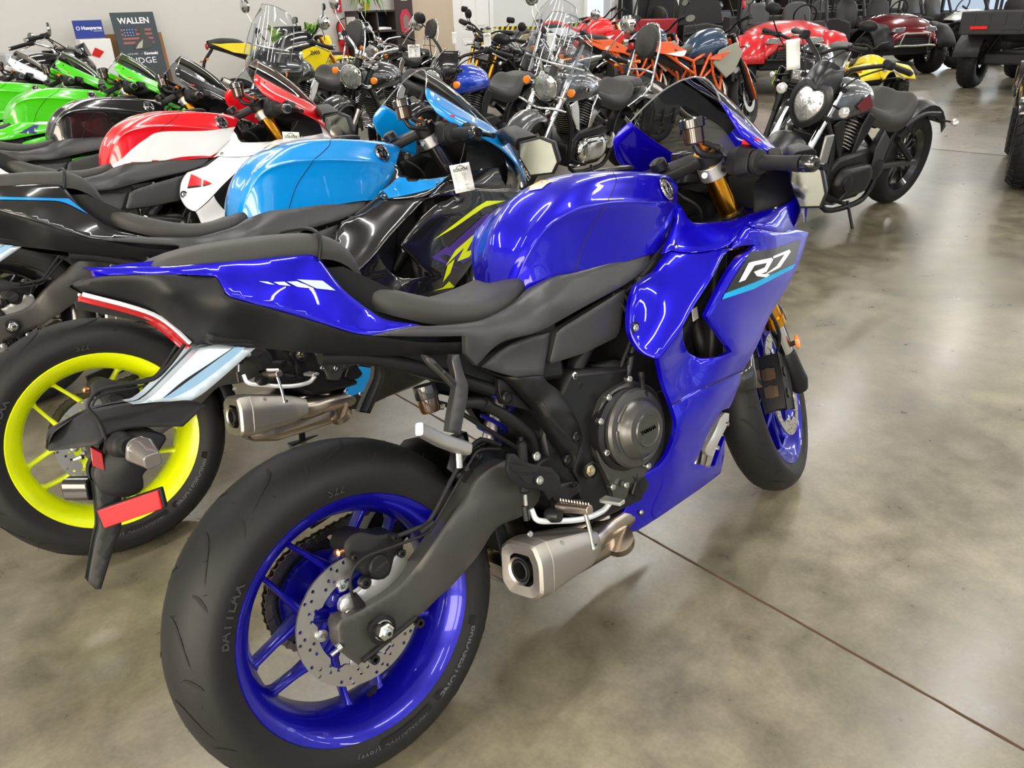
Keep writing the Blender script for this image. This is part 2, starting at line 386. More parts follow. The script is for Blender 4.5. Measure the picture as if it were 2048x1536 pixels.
# walls with window openings: piers, sill, head
def winwall(side, axis, pos, a0, a1, panes, z0, z1):
    edges = [a0]+[e for p in panes for e in p]+[a1]
    def blk(u0, u1, w0, w1, nm, m, th=.2):
        c = ((u0+u1)/2, pos, (w0+w1)/2) if axis == 'x' else (pos, (u0+u1)/2, (w0+w1)/2); d = (u1-u0, th, w1-w0) if axis == 'x' else (th, u1-u0, w1-w0); return slab(nm, c, d, m)
    for i in range(0, len(edges), 2): 
        if edges[i+1] > edges[i]: blk(edges[i], edges[i+1], 0, CEIL, 'wall_'+side, WALL)
    for k, (p, q) in enumerate(panes):
        blk(p, q, 0, z0, 'wall_'+side, WALL); blk(p, q, z1, CEIL, 'wall_'+side, WALL)
        n = tag(empty('window_%d' % (WIN[0]+1), (0, 0, 0)), kind='structure'); WIN[0] += 1
        for (u0, u1, w0, w1) in ((p, p+.06, z0, z1), (q-.06, q, z0, z1), (p, q, z0, z0+.06), (p, q, z1-.06, z1), ((p+q)/2-.03, (p+q)/2+.03, z0, z1)):
            o = MB().box(((u0+u1)/2, pos, (w0+w1)/2) if axis == 'x' else (pos, (u0+u1)/2, (w0+w1)/2), (u1-u0, .12, w1-w0) if axis == 'x' else (.12, u1-u0, w1-w0)).obj('window_frame', BLKS, n, smooth=False)
        MB().box(((p+q)/2, pos+.02, (z0+z1)/2) if axis == 'x' else (pos, (p+q)/2, (z0+z1)/2), (q-p-.1, .01, z1-z0-.1) if axis == 'x' else (.01, q-p-.1, z1-z0-.1)).obj('window_glass', SCRC, n, smooth=False)
WIN = [0]
PF = [(-4.2+2.7*k, -4.2+2.7*k+2.3) for k in range(9)]
winwall('front', 'x', Y0-.1, X0, X1, PF, .25, 3.1)
PL = [(-7.5+3.2*k, -7.5+3.2*k+2.6) for k in range(3)]
winwall('left', 'y', X0-.1, Y0, Y1, PL, .25, 3.0)
PR = [(-7.0+3.0*k, -7.0+3.0*k+2.6) for k in range(6)]
winwall('right', 'y', X1+.1, Y0, Y1, PR, .8, 3.0)
# expansion joints cut in the concrete
JM = mat('joint filler', (.07, .035, .018), .9)
def joint(n, p, q, w=.0045):
    p = np.array(p); q = np.array(q); d = (q-p)/np.linalg.norm(q-p); nn = np.array([-d[1], d[0]]); k = int(np.linalg.norm(q-p)/.03); V = []
    for i in range(k+1):
        c = p+(q-p)*i/k; a = w*(.45+.4*random.random()); b = w*(.45+.4*random.random()); V += [(*(c-nn*a), .0012), (*(c+nn*b), .0012)]
    tag(MB().add(V, [(2*i, 2*i+1, 2*i+3, 2*i+2) for i in range(k)]).obj('trim_%d' % n, JM, smooth=False), kind='structure')
ja, jb = ground(1285, 1068)[:2], ground(2020, 1484)[:2]; jd = (jb-ja)/np.linalg.norm(jb-ja); joint(1, ja-jd*9, ja+jd*3.5)
jc = ground(1950, 306)[:2]; jn = np.array([-jd[1], jd[0]]); joint(2, jc-jd*6, jc+jd*8, .012)
joint(3, ja+jd*1.9+jn*0, ja+jd*1.9+jn*6, .004) if False else None
# door, frame and opening on the back wall
def panel6(n, x0, x1, z1=2.05):
    d = tag(empty('door_%d' % n, (0, 0, 0)), kind='structure')
    MB().box(((x0+x1)/2, Y1-.02, z1/2), (x1-x0, .045, z1)).obj('door_leaf', TRIM, d, smooth=False)
    w = (x1-x0)
    for cx in (x0+w*.28, x0+w*.72):
        for za, zb in ((.18, .80), (.98, 1.60), (1.70, 1.92)): MB().loft([[(cx+a*k_, Y1-.043-y_, (za+zb)/2+b*k_) for a, b in ((-w*.16, -(zb-za)/2), (w*.16, -(zb-za)/2), (w*.16, (zb-za)/2), (-w*.16, (zb-za)/2))] for k_, y_ in ((1, 0), (.97, .006), (.88, .006), (.80, .018))]).obj('door_panel', TRIM, d, smooth=False)
    MB().lathe([(0, 0), (.03, 0), (.03, .01), (.012, .02), (.012, .04), (.028, .055), (.02, .075), (0, .078)], (x1-.08, Y1-.04, 1.0), (0, -1, 0), 16).obj('door_handle', STL, d)
panel6(1, 10.27, 11.10)
for n, (a, b, c, d) in enumerate(((10.16, 10.26, 0, 2.1), (11.11, 11.21, 0, 2.1), (10.16, 11.21, 2.06, 2.16), (13.9, 14.0, 0, 2.1), (14.82, 14.92, 0, 2.1), (13.9, 14.92, 2.1, 2.2))): slab('trim_%d' % (n+4), ((a+b)/2, Y1-.03, (c+d)/2), (b-a, .06, d-c), TRIM)
slab('baseboard_back', ((X0+10.1)/2, Y1-.01, .06), (10.1-X0, .03, .12), mat('dark baseboard', (.03, .03, .03), .5))

# daylight through the glazing and rows of strip lamps
for p, q in PF: area('daylight_front', ((p+q)/2, Y0+.05, 1.7), (R(-90), 0, 0), q-p-.15, 2.7, 62, (.80, .90, 1.0)).data.shadow_soft_size = .1
for p, q in PL: area('daylight_left', (X0+.05, (p+q)/2, 1.65), (0, R(-90), 0), 2.6, q-p-.15, 210, (1.0, .88, .70))
for p, q in PR: area('daylight_right', (X1-.05, (p+q)/2, 1.9), (0, R(90), 0), 2.1, q-p-.15, 60, (.8, .9, 1.0))
LAMP = mat('lamp tube', (1, 1, 1), .5, emit=(1, .97, .92), es=14.)
HOUS = mat('lamp housing', (.7, .7, .7), .5)
n_ = 0
for ix in range(8):
    for iy in range(6):
        x, y = -2.8+4.1*ix, -6.5+3.4*iy
        if x > X1-1: continue
        r = tag(empty('ceiling_strip_lamp', (x, y, CEIL-.35), R(8)), 'white twin tube strip lamp hanging from the ceiling', 'lamp', 'strip lamps hanging in rows from the ceiling')
        MB().box((0, 0, .05), (2.4, .22, .06)).obj('housing', HOUS, r, bev=.01)
        for s in (-1, 1): MB().tube([(-1.18, s*.06, 0), (1.18, s*.06, 0)], .02, 8).obj('tube', LAMP, r)
        for s in (-1, 1): MB().tube([(s*1., 0, .08), (s*1., 0, .34)], .006, 6).obj('hanger', STL, r)
        l = area('strip_light', (x, y, CEIL-.40), (0, 0, R(8)), 2.3, .16, 40, (1, .965, .91)); n_ += 1
# ---------------------------------------------------------------- the faired sport motorcycle
RAKE = R(23.67); AXS = np.array([-sin(RAKE), 0, cos(RAKE)]); A0 = np.array([1.485, 0, 0]); STEER = .4136
def FR(p, st=STEER):                          # steered front end
    q = np.array(p, float)-A0; return q*cos(st)+np.cross(AXS, q)*sin(st)+AXS*(AXS@q)*(1-cos(st))+A0
def tyre_prof(Ro, W_, Ri, wi, h=.062):
    P = [(Ri, -wi), (Ri+.018, -W_/2*.93), (Ri+.03, -W_/2*.975)]
    for a in range(-78, 79, 12): P.append((Ro-h+h*cos(R(a)), W_/2*sin(R(a))))
    return P+[(Ri+.03, W_/2*.975), (Ri+.018, W_/2*.93), (Ri, wi)]
def crown(Ro, W_, a, h=.062): return Ro-h+h*cos(R(a)), W_/2*sin(R(a))
def disc_mesh(ro, ri, y0, th, c, T_=None, holes=3, n=60, lob=True):
    """brake disc with real drilled holes"""
    pts = []; loops = []
    def circ(r, cx, cy, k): return [(cx+r*cos(2*pi*i/k), cy+r*sin(2*pi*i/k)) for i in range(k)]
    E_ = []; V = []
    def addl(l):
        s = len(V); V.extend(l); E_.extend([(s+i, s+(i+1) % len(l)) for i in range(len(l))])
    addl(circ(ro, 0, 0, n)); inner = [(ri*(1+.12*(1 if (i//3) % 4 == 0 else 0)*lob)*cos(2*pi*i/60), ri*(1+.12*(1 if (i//3) % 4 == 0 else 0)*lob)*sin(2*pi*i/60)) for i in range(60)]
    addl(inner)
    hl = []
    for j in range(30):
        for q in range(holes):
            if (j+q) % 3 == 2 and holes > 2: continue
            r = ri+(ro-ri)*(.3+.5*q/max(1, holes-1)+.06*((j*7) % 3-1)); a = 2*pi*(j+.33*q)/30
            hl.append((r*cos(a), r*sin(a)))
    for h in hl: addl(circ(.0036, h[0], h[1], 7))
    r = geometry.delaunay_2d_cdt([Vector(v) for v in V], E_, [], 1, 1e-6)
    P = [v[:] for v in r[0]]; F = []
    for f in r[2]:
        cx = sum(P[i][0] for i in f)/3; cy = sum(P[i][1] for i in f)/3; rr = math.hypot(cx, cy)
        if rr < ri*.97: continue
        if any((cx-h[0])**2+(cy-h[1])**2 < .0032**2 for h in hl): continue
        if not inside((cx, cy), inner): F.append(tuple(f))
    k = len(P); VV = [np.array([p[0], -th/2, p[1]]) for p in P]+[np.array([p[0], th/2, p[1]]) for p in P]
    FF = F+[tuple(i+k for i in f)[::-1] for f in F]
    cnt = {}
    for f in F:
        for i in range(3): e = (f[i], f[(i+1) % 3]); cnt[e] = 1
    for (a, b) in cnt:
        if (b, a) not in cnt: FF.append((a, b, b+k, a+k))
    c = np.array(c)
    VV = [c+v+np.array([0, y0, 0]) for v in VV]
    if T_: VV = [T_(v) for v in VV]
    return VV, FF
def wheel(root, name, c, Ro, W_, wi, Rr, mw, T_, discs, spk, hub_r=.045, grooves=14, mirror_disc=False, lettering=None, h=.062, detail=True):
    c = np.array(c); X = (lambda p: T_(np.array(p, float))) if T_ else (lambda p: np.array(p, float))
    def put(mb, nm, m, par, **k): return mb.map(lambda p: X(p+c)).obj(nm, m, par, **k)
    rim = put(MB().lathe([(Rr, -wi), (Rr+.003, -wi+.003), (Rr+.002, -wi+.008), (Rr-.010, -wi+.011), (Rr-.018, -wi+.02), (Rr-.024, -wi+.035), (Rr-.034, -wi*.3), (Rr-.034, wi*.3), (Rr-.024, wi-.035), (Rr-.018, wi-.02), (Rr-.010, wi-.011), (Rr+.002, wi-.008), (Rr+.003, wi-.003), (Rr, wi),
                           (Rr-.007, wi-.004), (Rr-.018, wi-.012), (Rr-.032, wi-.035), (Rr-.042, wi*.3), (Rr-.042, -wi*.3), (Rr-.032, -wi+.035), (Rr-.018, -wi+.012), (Rr-.007, -wi+.004), (Rr, -wi)], (0, 0, 0), (0, 1, 0), 72), name, mw, root, ang=60)
    put(MB().lathe(tyre_prof(Ro, W_, Rr-.002, wi-.004, h), (0, 0, 0), (0, 1, 0), 80), 'tyre', RUB, rim, ang=180)
    # tread grooves: slots just proud of the crown, dark
    g = MB()
    for k in range(grooves):
        for s in (-1, 1):
            for (a0, a1, t0, t1, w_) in ((10, 50, 0., .24, .0045), (38, 64, .30, .36, .0035)):
                th0 = 2*pi*(k+(.5 if s > 0 else 0))/grooves; ring = []
                for i in range(8):
                    q = i/7; a = a0+(a1-a0)*q; th = th0+t0+(t1-t0)*q*q; r_, y_ = crown(Ro, W_, a, h); r_ += .0009; ww = w_*sin(pi*min(1, max(.08, q)))**.5
                    dth = ww/r_; ring.append(((r_*cos(th-dth), s*y_, r_*sin(th-dth)), (r_*cos(th+dth), s*y_, r_*sin(th+dth))))
                V = [p for e in ring for p in e]; g.add(V, [(2*i, 2*i+1, 2*i+3, 2*i+2) for i in range(7)])
    if detail: o = put(g, 'tread_groove', RUB2, rim, ang=180); tag(o, kind='stuff')
    # hub and spokes
    hub = put(MB().lathe([(.02, -.05), (hub_r*.8, -.05), (hub_r, -.03), (hub_r*.9, 0), (hub_r, .03), (hub_r*.8, .05), (.02, .05)], (0, 0, 0), (0, 1, 0), 28), 'hub', mw, rim, ang=40)
    for k in range(5):
        aa = R(spk+72*k)
        for s in (-1, 1):
            a1 = aa+s*R(26); p0 = np.array([hub_r*.8*cos(aa), 0, hub_r*.8*sin(aa)]); p1 = np.array([(hub_r+.045)*cos(aa+s*R(7)), 0, (hub_r+.045)*sin(aa+s*R(7))]); p2 = np.array([(Rr-.036)*cos(a1), 0, (Rr-.036)*sin(a1)])
            rings = []
            d1 = p1-p0; d2 = p2-p1
            for p, w_, hh, dd in ((p0, .028, .07, d1), (p1, .018, .045, d1+d2), (p1+(p2-p1)*.5, .0095, .030, d2), (p1+(p2-p1)*.88, .010, .030, d2), (p2, .024, .045, d2)):
                M = frame_z(dd, (0, 1, 0)); rings.append([p+M@np.array([x_, y_, 0]) for x_, y_ in rrect(w_, hh, .35, 2)])
            put(MB().loft(rings), 'spoke', mw, rim, ang=50)
    for (dy, ro, ri) in discs:
        V, F = disc_mesh(ro, ri, dy, .005, c, (lambda v: X(v)))
        mesh('brake_disc', V, F, STL, rim, smooth=False)
        for k in range(5):
            a = R(30+72*k); q = np.array([ri*.93*cos(a), dy, ri*.93*sin(a)]); sg = -1 if dy < 0 else 1
            put(MB().lathe([(0, 0), (.011, 0), (.011, .004), (.006, .006), (0, .005)], q+[0, sg*.002, 0], (0, sg, 0), 14), 'disc_rivet', BOLT, rim)
    return rim
def tyretext(root_wheel, c, s, th0, size, rm, y, m=PRINT, T_=None, bold=0.):
    c = np.array(c)
    def fn(v):
        th = th0-v[0]/rm; r = rm+v[1]; yy = y+(rm-r)*.0; p = c+np.array([r*cos(th), yy, r*sin(th)]); return T_(p) if T_ else p
    return text('tyre_lettering', s, size, fn, m, root_wheel, bold)

def sportbike(label):
    root = empty('sport_motorcycle', (0, 0, 0), 0, LEAN); tag(root, label, 'motorcycle', 'sport motorcycles in the front row')
    B = root
    # ---- wheels
    cw = (0, 0, .315)
    rw = wheel(B, 'rear_wheel', cw, .318, .182, .080, .228, BLUEW, None, [(-.068, .1225, .083)], 160)
    for s, th, sz, b in (('BRIDGESTONE', -47, .0225, .0008), ('180/55ZR17M/C', -84, .015, 0), ('(78W)', -103, .018, 0)):
        tyretext(rw, cw, s, R(th), sz, .253, -.0882, bold=b)
    tyretext(rw, cw, 'S22', R(88), .022, .25, -.0885, mat('dark lettering', (.022, .022, .023), .55)); tyretext(rw, cw, 'BATTLAX', R(150), .026, .252, -.0885, MATS['dark lettering'], bold=.0005)
    # badge panels behind the size lettering
    for a0, a1 in ((-30, -26), (-62, -66), (-70, -97)):
        V = []; 
        for i in range(13):
            a = R(a0+(a1-a0)*i/12)
            for r_ in (.238, .266): V.append((r_*cos(a), -.0878, .315+r_*sin(a)))
        MB().add(V, [(2*i, 2*i+1, 2*i+3, 2*i+2) for i in range(12)]).obj('tyre_badge', mat('dark badge', (.006, .006, .006), .4), rw, smooth=False)
    MB().tube([(.0, -.01, .315-.19), (.0, -.045, .315-.165), (.0, -.05, .315-.155)], [.005, .0045, .006], 10).obj('valve_stem', BLK, rw)
    # rubber nubs on the new tyre
    nb = MB()
    for k in range(40):
        th = 2*pi*k/40; a = (-55, -20, 25, -38)[k % 4]; r_, y_ = crown(.318, .182, a); nb.tube([(r_*cos(th), y_, .315+r_*sin(th)), ((r_+.007)*cos(th+.01), y_*1.03, .315+(r_+.007)*sin(th+.01))], [.0006, .0003], 4)
    tag(nb.obj('rubber_nub', RUB, rw), kind='stuff')
    # front
    cf = (1.395, 0, .300)
    fw = wheel(B, 'front_wheel', cf, .300, .120, .050, .228, BLUEW, FR, [(-.060, .149, .11), (.060, .149, .11)], 100, grooves=16, h=.05)
    tyretext(fw, cf, 'BRIDGESTONE', R(-60), .02, .245, -.0585, T_=FR)
    # ---- front fork
    for s in (-1, 1):
        a = np.array([1.395-.0, .105*s, .300]); up = AXS
        b0 = a-np.array([0, 0, 0])
        P = lambda k: FR(a+up*k)
        T('fork_leg', [P(.22), P(.735)], .0265, GOLD, B, 20, sm=False)
        MB().tube([P(.205), P(.232)], .031, 20).obj('fork_seal', GOLD, B)
        MB().tube([P(.02), P(.22)], .0205, 18).obj('fork_slider', CHR, B)
        f = MB().tube([P(-.03), P(.0), P(.03), P(.1), P(.11)], [.022, .03, .028, .026, .02], 16); f.obj('fork_foot', BLK, B)
        MB().tube([P(.715), P(.738), P(.741)], [.0285, .0285, .02], 20).obj('fork_cap', GOLD, B)
        MB().tube([P(.741), P(.762)], [.014, .012], 6).obj('preload_adjuster', ORNG, B); MB().tube([P(.741), P(.747)], .022, 18).obj('fork_cap_ring', BLKG, B)
        MB().lathe([(0, 0), (.017, .0), (.02, .003), (.017, .008), (0, .01)], FR(a+up*.13+np.array([.01, s*.034, 0])), FR(a+up*.13+np.array([.01, s*1.034, 0]))-FR(a+up*.13+np.array([.01, s*.034, 0])), 16).obj('fork_reflector', AMB, B)
        MB().tube([FR(a+up*.12), FR(a+up*.13+np.array([.01, s*.034, 0]))], .007, 8).obj('reflector_bracket', BLK, B)
        # caliper
        m_ = MB().prism([(-.035, -.075), (.03, -.07), (.04, 0), (.03, .075), (-.03, .08), (-.045, .0)], -.03, .03)
        cc = np.array([1.395-.115, s*.072, .33]); rot = np.array([[cos(.35), 0, sin(.35)], [0, 1, 0], [-sin(.35), 0, cos(.35)]])
        cal = m_.map(lambda p: FR(cc+rot@p)).obj('front_caliper', BLK, B, bev=.004)
        for k in (-1, 1): MB().lathe([(0, 0), (.014, 0), (.014, .004), (.008, .005), (0, .004)], FR(cc+rot@np.array([-.002, s*.03, .03*k])), FR(cc+[0, s, 0])-FR(cc), 14).obj('piston_cap', BLKS, cal)
        MB().box((-.046, 0, .024), (.006, .036, .030)).box((-.046, 0, -.024), (.006, .036, .030)).box((-.05, .0, .024), (.004, .012, .034)).box((-.05, .0, -.024), (.004, .012, .034)).map(lambda p: FR(cc+rot@p)).obj('brake_pad_shim', mat('bronze shim', (.10, .07, .045), .4, .8), cal)
        T('brake_hose', [FR(cc+rot@np.array([0, s*.02, .08])), FR(a+up*.2+[-.06, s*.02, 0]), FR(a+up*.34+[-.05, 0, 0])], .005, BLK, B, 8)
    MB().tube([FR((1.395, -.125, .30)), FR((1.395, .125, .30))], .012, 12).obj('front_axle', BLKS, B)
    # front mudguard
    sec = []
    for k in range(13):
        th = R(166-11*k); 
        sec.append([FR((1.395+r_*cos(th), y_, .30+r_*sin(th))) for y_, r_ in ((-.072, .255), (-.066, .295), (-.045, .318), (0, .325), (.045, .318), (.066, .295), (.072, .255))])
    gridmesh(np.array(sec)).obj('front_mudguard', BLKG, B, solid=.004, ang=60)
    # triple clamp
    for hgt, m_ in ((.722, BLKS), (.55, BLKS)):
        Lp = [np.array([1.395, s*.105, .30])+AXS*hgt for s in (-1, 1)]; mb = MB()
        for L_ in Lp: mb.lathe([(.0, -.016), (.036, -.016), (.036, .016), (0, .016)], L_, AXS, 20)
        mid = (Lp[0]+Lp[1])/2-np.array([.035, 0, .01])
        for L_ in Lp: mb.loft(cap_bar(L_, mid, .05, .026, .2, .07, .03, up=AXS))
        mb.map(FR).obj('triple_clamp', m_, B, bev=.003)
    k = np.array([1.395-.04, 0, .295])+AXS*.735
    MB().lathe([(.0, 0), (.022, 0), (.02, .02), (.014, .024), (0, .024)], k, AXS, 18).map(FR).obj('steering_nut', BLKS, B)
    # clip-on bars
    for s in (-1, 1):
        Lg = np.array([1.395, s*.105, .30])+AXS*.685
        MB().lathe([(.027, -.018), (.034, -.018), (.034, .018), (.027, .018)], Lg, AXS, 20).map(FR).obj('bar_clamp', ALU, B, bev=.002)
        MB().lathe([(0, 0), (.007, 0), (.007, .006), (.003, .006), (0, .003)], FR(Lg+[-.03, -s*.012, -.008]), FR(Lg+[-1.03, -s*.012, 0])-FR(Lg+[-.03, -s*.012, 0]), 12).obj('clamp_bolt', BOLT, B)
        g0 = np.array([1.157, -.205, .945]); g1 = np.array([1.147, -.325, .928]); g2 = np.array([1.142, -.368, .922])
        unst = lambda p: FR(p, -STEER)
        g0, g1, g2 = [unst(p)*np.array([1, -s, 1]) for p in (g0, g1, g2)]; d = (g1-g0)/np.linalg.norm(g1-g0)
        MB().tube([FR(Lg+AXS*.0+[-.0, 0, 0]), FR(g0-d*.02)], .012, 12).obj('handlebar', BLKS, B)
        G = [FR(g0+d*t) for t in (0, .004, .012, .016, .05, .10, .112, .12)]
        MB().tube(G, [.03, .031, .028, .0175, .0165, .0175, .019, .018], 20).obj('grip', RUB, B)
        MB().tube([FR(g1+d*t) for t in (0, .004, .03, .036)], [.016, .019, .0175, .013], 20).obj('bar_end', BLKG, B); MB().tube([FR(g1+d*.036), FR(g1+d*.0375)], .006, 6).obj('bar_end_bolt', BLKS, B)
        # switch gear
        w0 = FR(g0-d*.07); w1 = FR(g0-d*.005); up_ = np.array([.25, 0, 1])
        sw = MB().loft(cap_bar(w0, w0*.6+w1*.4, .05, .06, .3, .06, .07, up_, 2)+cap_bar(w0*.5+w1*.5, w1, .064, .078, .3, .055, .06, up_, 2)).obj('switch_housing', BLK, B, bev=.002, ang=40)
        if s < 0:
            M = frame_z(w1-w0, up_); cc = w0*.35+w1*.65
            MB().loft(cap_bar(cc+M@np.array([0, .044, -.014]), cc+M@np.array([0, .046, .020]), .024, .014, .2, .02, .016, up_)).obj('kill_switch', REDP, sw, bev=.001)
            MB().loft(cap_bar(cc+M@np.array([.036, .012, -.02]), cc+M@np.array([.036, .012, .0]), .004, .016, .3, up=up_)).obj('mode_button', BLKS, sw)
        # lever
        l0 = FR(g0+np.array([.06, -s*.03, -.01])); l1 = FR(g0+d*.08+np.array([.085, 0, -.005])); l2 = FR(g2+np.array([.07, 0, -.01]))
        MB().tube(spl([l0, l1, l2], 5), [.011]*3+[.008]*6+[.007, .009], 8).obj('brake_lever' if s < 0 else 'clutch_lever', BLKS, B)
        MB().loft(cap_bar(FR(g0+np.array([.03, s*.035, 0])), FR(g0+np.array([.075, s*.03, -.005])), .03, .04, .3)).obj('lever_perch', BLKS, B, bev=.002)
    # brake fluid reservoir on the right bar
    rc = at(1386, 262, -.115); ra = np.array([-.03, -.0, 1])
    rs = MB().lathe([(0, -.03), (.020, -.03), (.023, -.026), (.0235, .008), (0, .008)], rc, ra, 22).obj('brake_reservoir', mat('amber fluid cup', (.03, .013, .003), .12, 0, .8), B)
    MB().lathe([(.026, .006), (.029, .008), (.029, .026), (.025, .03), (0, .03)], rc, ra, 16).obj('reservoir_cap', BLKG, rs, ang=30)
    T('reservoir_bracket', [rc+[0, 0, -.03], rc+[.01, -.01, -.055], at(1440, 312, -.14)], .008, BLKS, B)
    T('brake_line', [rc+[.02, -.01, -.03], rc+[.05, -.03, -.05], at(1446, 300, -.17)], .006, RUB, B)
    # ---- fuel tank
    c0 = [(.478, 0, .812), (.490, 0, .865), (.520, 0, .918), (.575, 0, .966), (.65, 0, .993), (.74, 0, 1.002), (.86, 0, .991), (.98, 0, .971), (1.05, 0, .957), (1.085, 0, .94)]
    c1 = [(.484, -.045, .808), (.502, -.056, .86), (.535, -.066, .908), (.59, -.072, .95), (.66, -.078, .978), (.75, -.08, .988), (.86, -.078, .979), (.965, -.072, .961), (1.02, -.060, .948), (1.05, -.055, .928)]
    c2 = [(.493, -.063, .805), (.512, -.088, .852), (.538, -.110, .892), (.578, -.127, .920), (.65, -.134, .931), (.75, -.130, .925), (.85, -.119, .911), (.935, -.103, .897), (.985, -.090, .888), (1.005, -.082, .874)]
    c3 = [(.501, -.073, .802), (.523, -.094, .838), (.552, -.112, .862), (.592, -.122, .874), (.655, -.124, .878), (.75, -.121, .872), (.84, -.112, .86), (.915, -.100, .848), (.962, -.088, .840), (.982, -.080, .832)]
    c4 = [(.508, -.080, .799), (.535, -.100, .806), (.562, -.108, .810), (.602, -.112, .808), (.665, -.114, .803), (.755, -.112, .798), (.84, -.106, .796), (.895, -.097, .792), (.925, -.088, .789), (.938, -.080, .786)]
    mixc = lambda a, b, t: [tuple(np.array(p)*(1-t)+np.array(q)*t) for p, q in zip(a, b)]
    c2 = [(p[0], p[1]*(1.03 if 2 < i < 8 else 1), p[2]+.002) for i, p in enumerate(c2)]; c21 = mixc(c2, c1, .13); c23 = mixc(c2, c3, .22); c23 = [(p[0], p[1]*(.985 if 2 < i < 8 else 1), p[2]) for i, p in enumerate(c23)]; c12 = mixc(c1, c2, .45); c12 = [(p[0], p[1]*1.02, p[2]+.004) for p in c12]
    right = [c4, c3, c23, c2, c21, c12, c1, c0]; left = [[(p[0], -p[1], p[2]) for p in c] for c in (c1, c12, c21, c2, c23, c3, c4)]
    tank = gridmesh(grid(right+left, 4, 5)).obj('fuel_tank', BLUE, B, ang=180)
    tb = bvh_of([tank])
    for nm, ln in (('tank_seam', [(835, 499), (850, 550), (800, 660), (700, 830), (638, 1012)]), ('tank_crease', [])):
        if not ln: continue
        pts = [onto(tb, *p[:2], .0002) for p in spl([C(cA, [q])[0] for q in ln], 8)]; pts = [p for p in pts if p is not None]
        MB().tube(pts, .0011, 5).obj('tank_seam', DARK, tank)
    # warning sticker and emblem
    wrapdecal('tank_sticker', C(cA, [(432, 560, 1), (470, 542, 1), (525, 545, 1), (500, 560, 1), (395, 580, 1)]), tb, mat('sticker orange', (.8, .35, .12), .4), tank)
    wrapdecal('tank_sticker', C(cA, [(395, 574, 1), (500, 558, 1), (470, 585, 1), (380, 600, 1)]), tb, mat('sticker cream', (.7, .62, .5), .4), tank, .0017)
    e0 = onto(tb, 1332, 378, 0); _h = [onto(tb, 1332+a, 378+b, 0) for a, b in ((-12, -6), (12, -6), (0, 14))]; tank_n = np.cross(_h[1]-_h[0], _h[2]-_h[0]); tank_n = tank_n if tank_n[1] < 0 else -tank_n
    for sgn in (-1, 1):
        nn = tank_n/np.linalg.norm(tank_n); cc = np.array(e0)+nn*.001; S = np.array([1, -sgn, 1]); fx = frame_z(nn, (0, 0, 1))
        prt = lambda mb, nm, m_: mb.map(lambda p: p*S).obj(nm, m_, tank, ang=40)
        prt(MB().lathe([(0, 0), (.027, 0), (.029, .001), (.027, .003), (.0245, .0025), (.0245, .0015), (0, .0015)], cc, nn, 32), 'tank_emblem', mat('emblem silver', (.5, .5, .52), .15, 1.))
        prt(MB().lathe([(0, .0018), (.0242, .0018)], cc, nn, 28), 'emblem_face', BLKG)
        tm = MB()
        for k in range(3):
            a = pi/2+2*pi*k/3; q = np.array([cos(a), sin(a)]); tq = np.array([-q[1], q[0]])
            X_ = lambda v_: cc+nn*.003+fx[:, 0]*v_[0]+fx[:, 1]*v_[1]
            for o_ in (-.0055, 0, .0055): tm.loft(cap_bar(X_(q*.009+tq*o_), X_(q*.0195+tq*o_), .0014, .0014, .2, n=1))
            tm.loft(cap_bar(X_(q*.009-tq*.0062), X_(q*.009+tq*.0062), .0016, .0014, .2, n=1)); tm.loft(cap_bar(X_(q*.0), X_(q*.009), .0018, .0014, .2, n=1))
        tm.lathe([(.0205, .002), (.0225, .0035), (.0235, .002)], cc, nn, 28)
        prt(tm, 'emblem_forks', MATS['emblem silver'])
    # fuel cap ring hidden from here, seen from the side
    MB().lathe([(0, .0), (.045, 0), (.045, .006), (.036, .01), (0, .01)], (.90, 0, .985), (.1, 0, 1), 28).obj('fuel_cap', BLKS, tank)
    # ---- fairing
    fs, f1 = panel('fairing_shoulder', C(cA, [(1165, 655, 1), (1195, 690), (1215, 730), (1245, 757, 1), (1300, 758), (1380, 752), (1470, 738), (1530, 716), (1600, 697), (1665, 682), (1735, 655), (1790, 612, 1), (1800, 628), (1792, 700), (1768, 755, 1), (1778, 790), (1700, 803), (1600, 788), (1512, 765, 1), (1480, 800), (1452, 850), (1400, 884), (1300, 903), (1210, 908), (1130, 898, 1), (1092, 915, 1), (1130, 830), (1165, 740)]),
        [(*C(cA, [(x_, y_)])[0], z_) for x_, y_, z_ in ((1165, 655, -.085), (1245, 757, -.115), (1300, 758, -.13), (1470, 738, -.155), (1600, 697, -.168), (1735, 655, -.168), (1790, 612, -.155), (1778, 790, -.15), (1700, 803, -.185), (1600, 788, -.200), (1512, 765, -.190), (1452, 850, -.197), (1400, 884, -.192), (1300, 903, -.178), (1210, 908, -.160), (1130, 898, -.132), (1165, 740, -.100), (1180, 830, -.125), (1400, 810, -.172), (1300, 830, -.150), (1600, 740, -.188), (1700, 740, -.182))], BLUE, B, th=.008)
    sb, f2 = panel('side_fairing', C(cA, [(1130, 903, 1), (1210, 912), (1300, 908), (1400, 890), (1438, 892, 1), (1400, 925), (1340, 1040), (1245, 1190), (1190, 1288), (1130, 1375), (1066, 1452, 1), (1038, 1448), (1000, 1430), (965, 1400), (930, 1340), (918, 1270), (925, 1170), (952, 1080, 1), (1058, 1002, 1), (1105, 935)]),
        [(*C(cA, [(x_, y_)])[0], z_) for x_, y_, z_ in ((1130, 903, -.130), (1210, 912, -.158), (1300, 908, -.176), (1400, 890, -.191), (1438, 892, -.196), (1340, 1040, -.212), (1190, 1288, -.214), (1066, 1452, -.205), (965, 1400, -.175), (918, 1270, -.160), (952, 1080, -.148), (1058, 1002, -.136), (1150, 1000, -.158), (1060, 1150, -.165), (1020, 1330, -.178), (1240, 1020, -.182), (1130, 1260, -.192))], BLUE, B, th=.012)
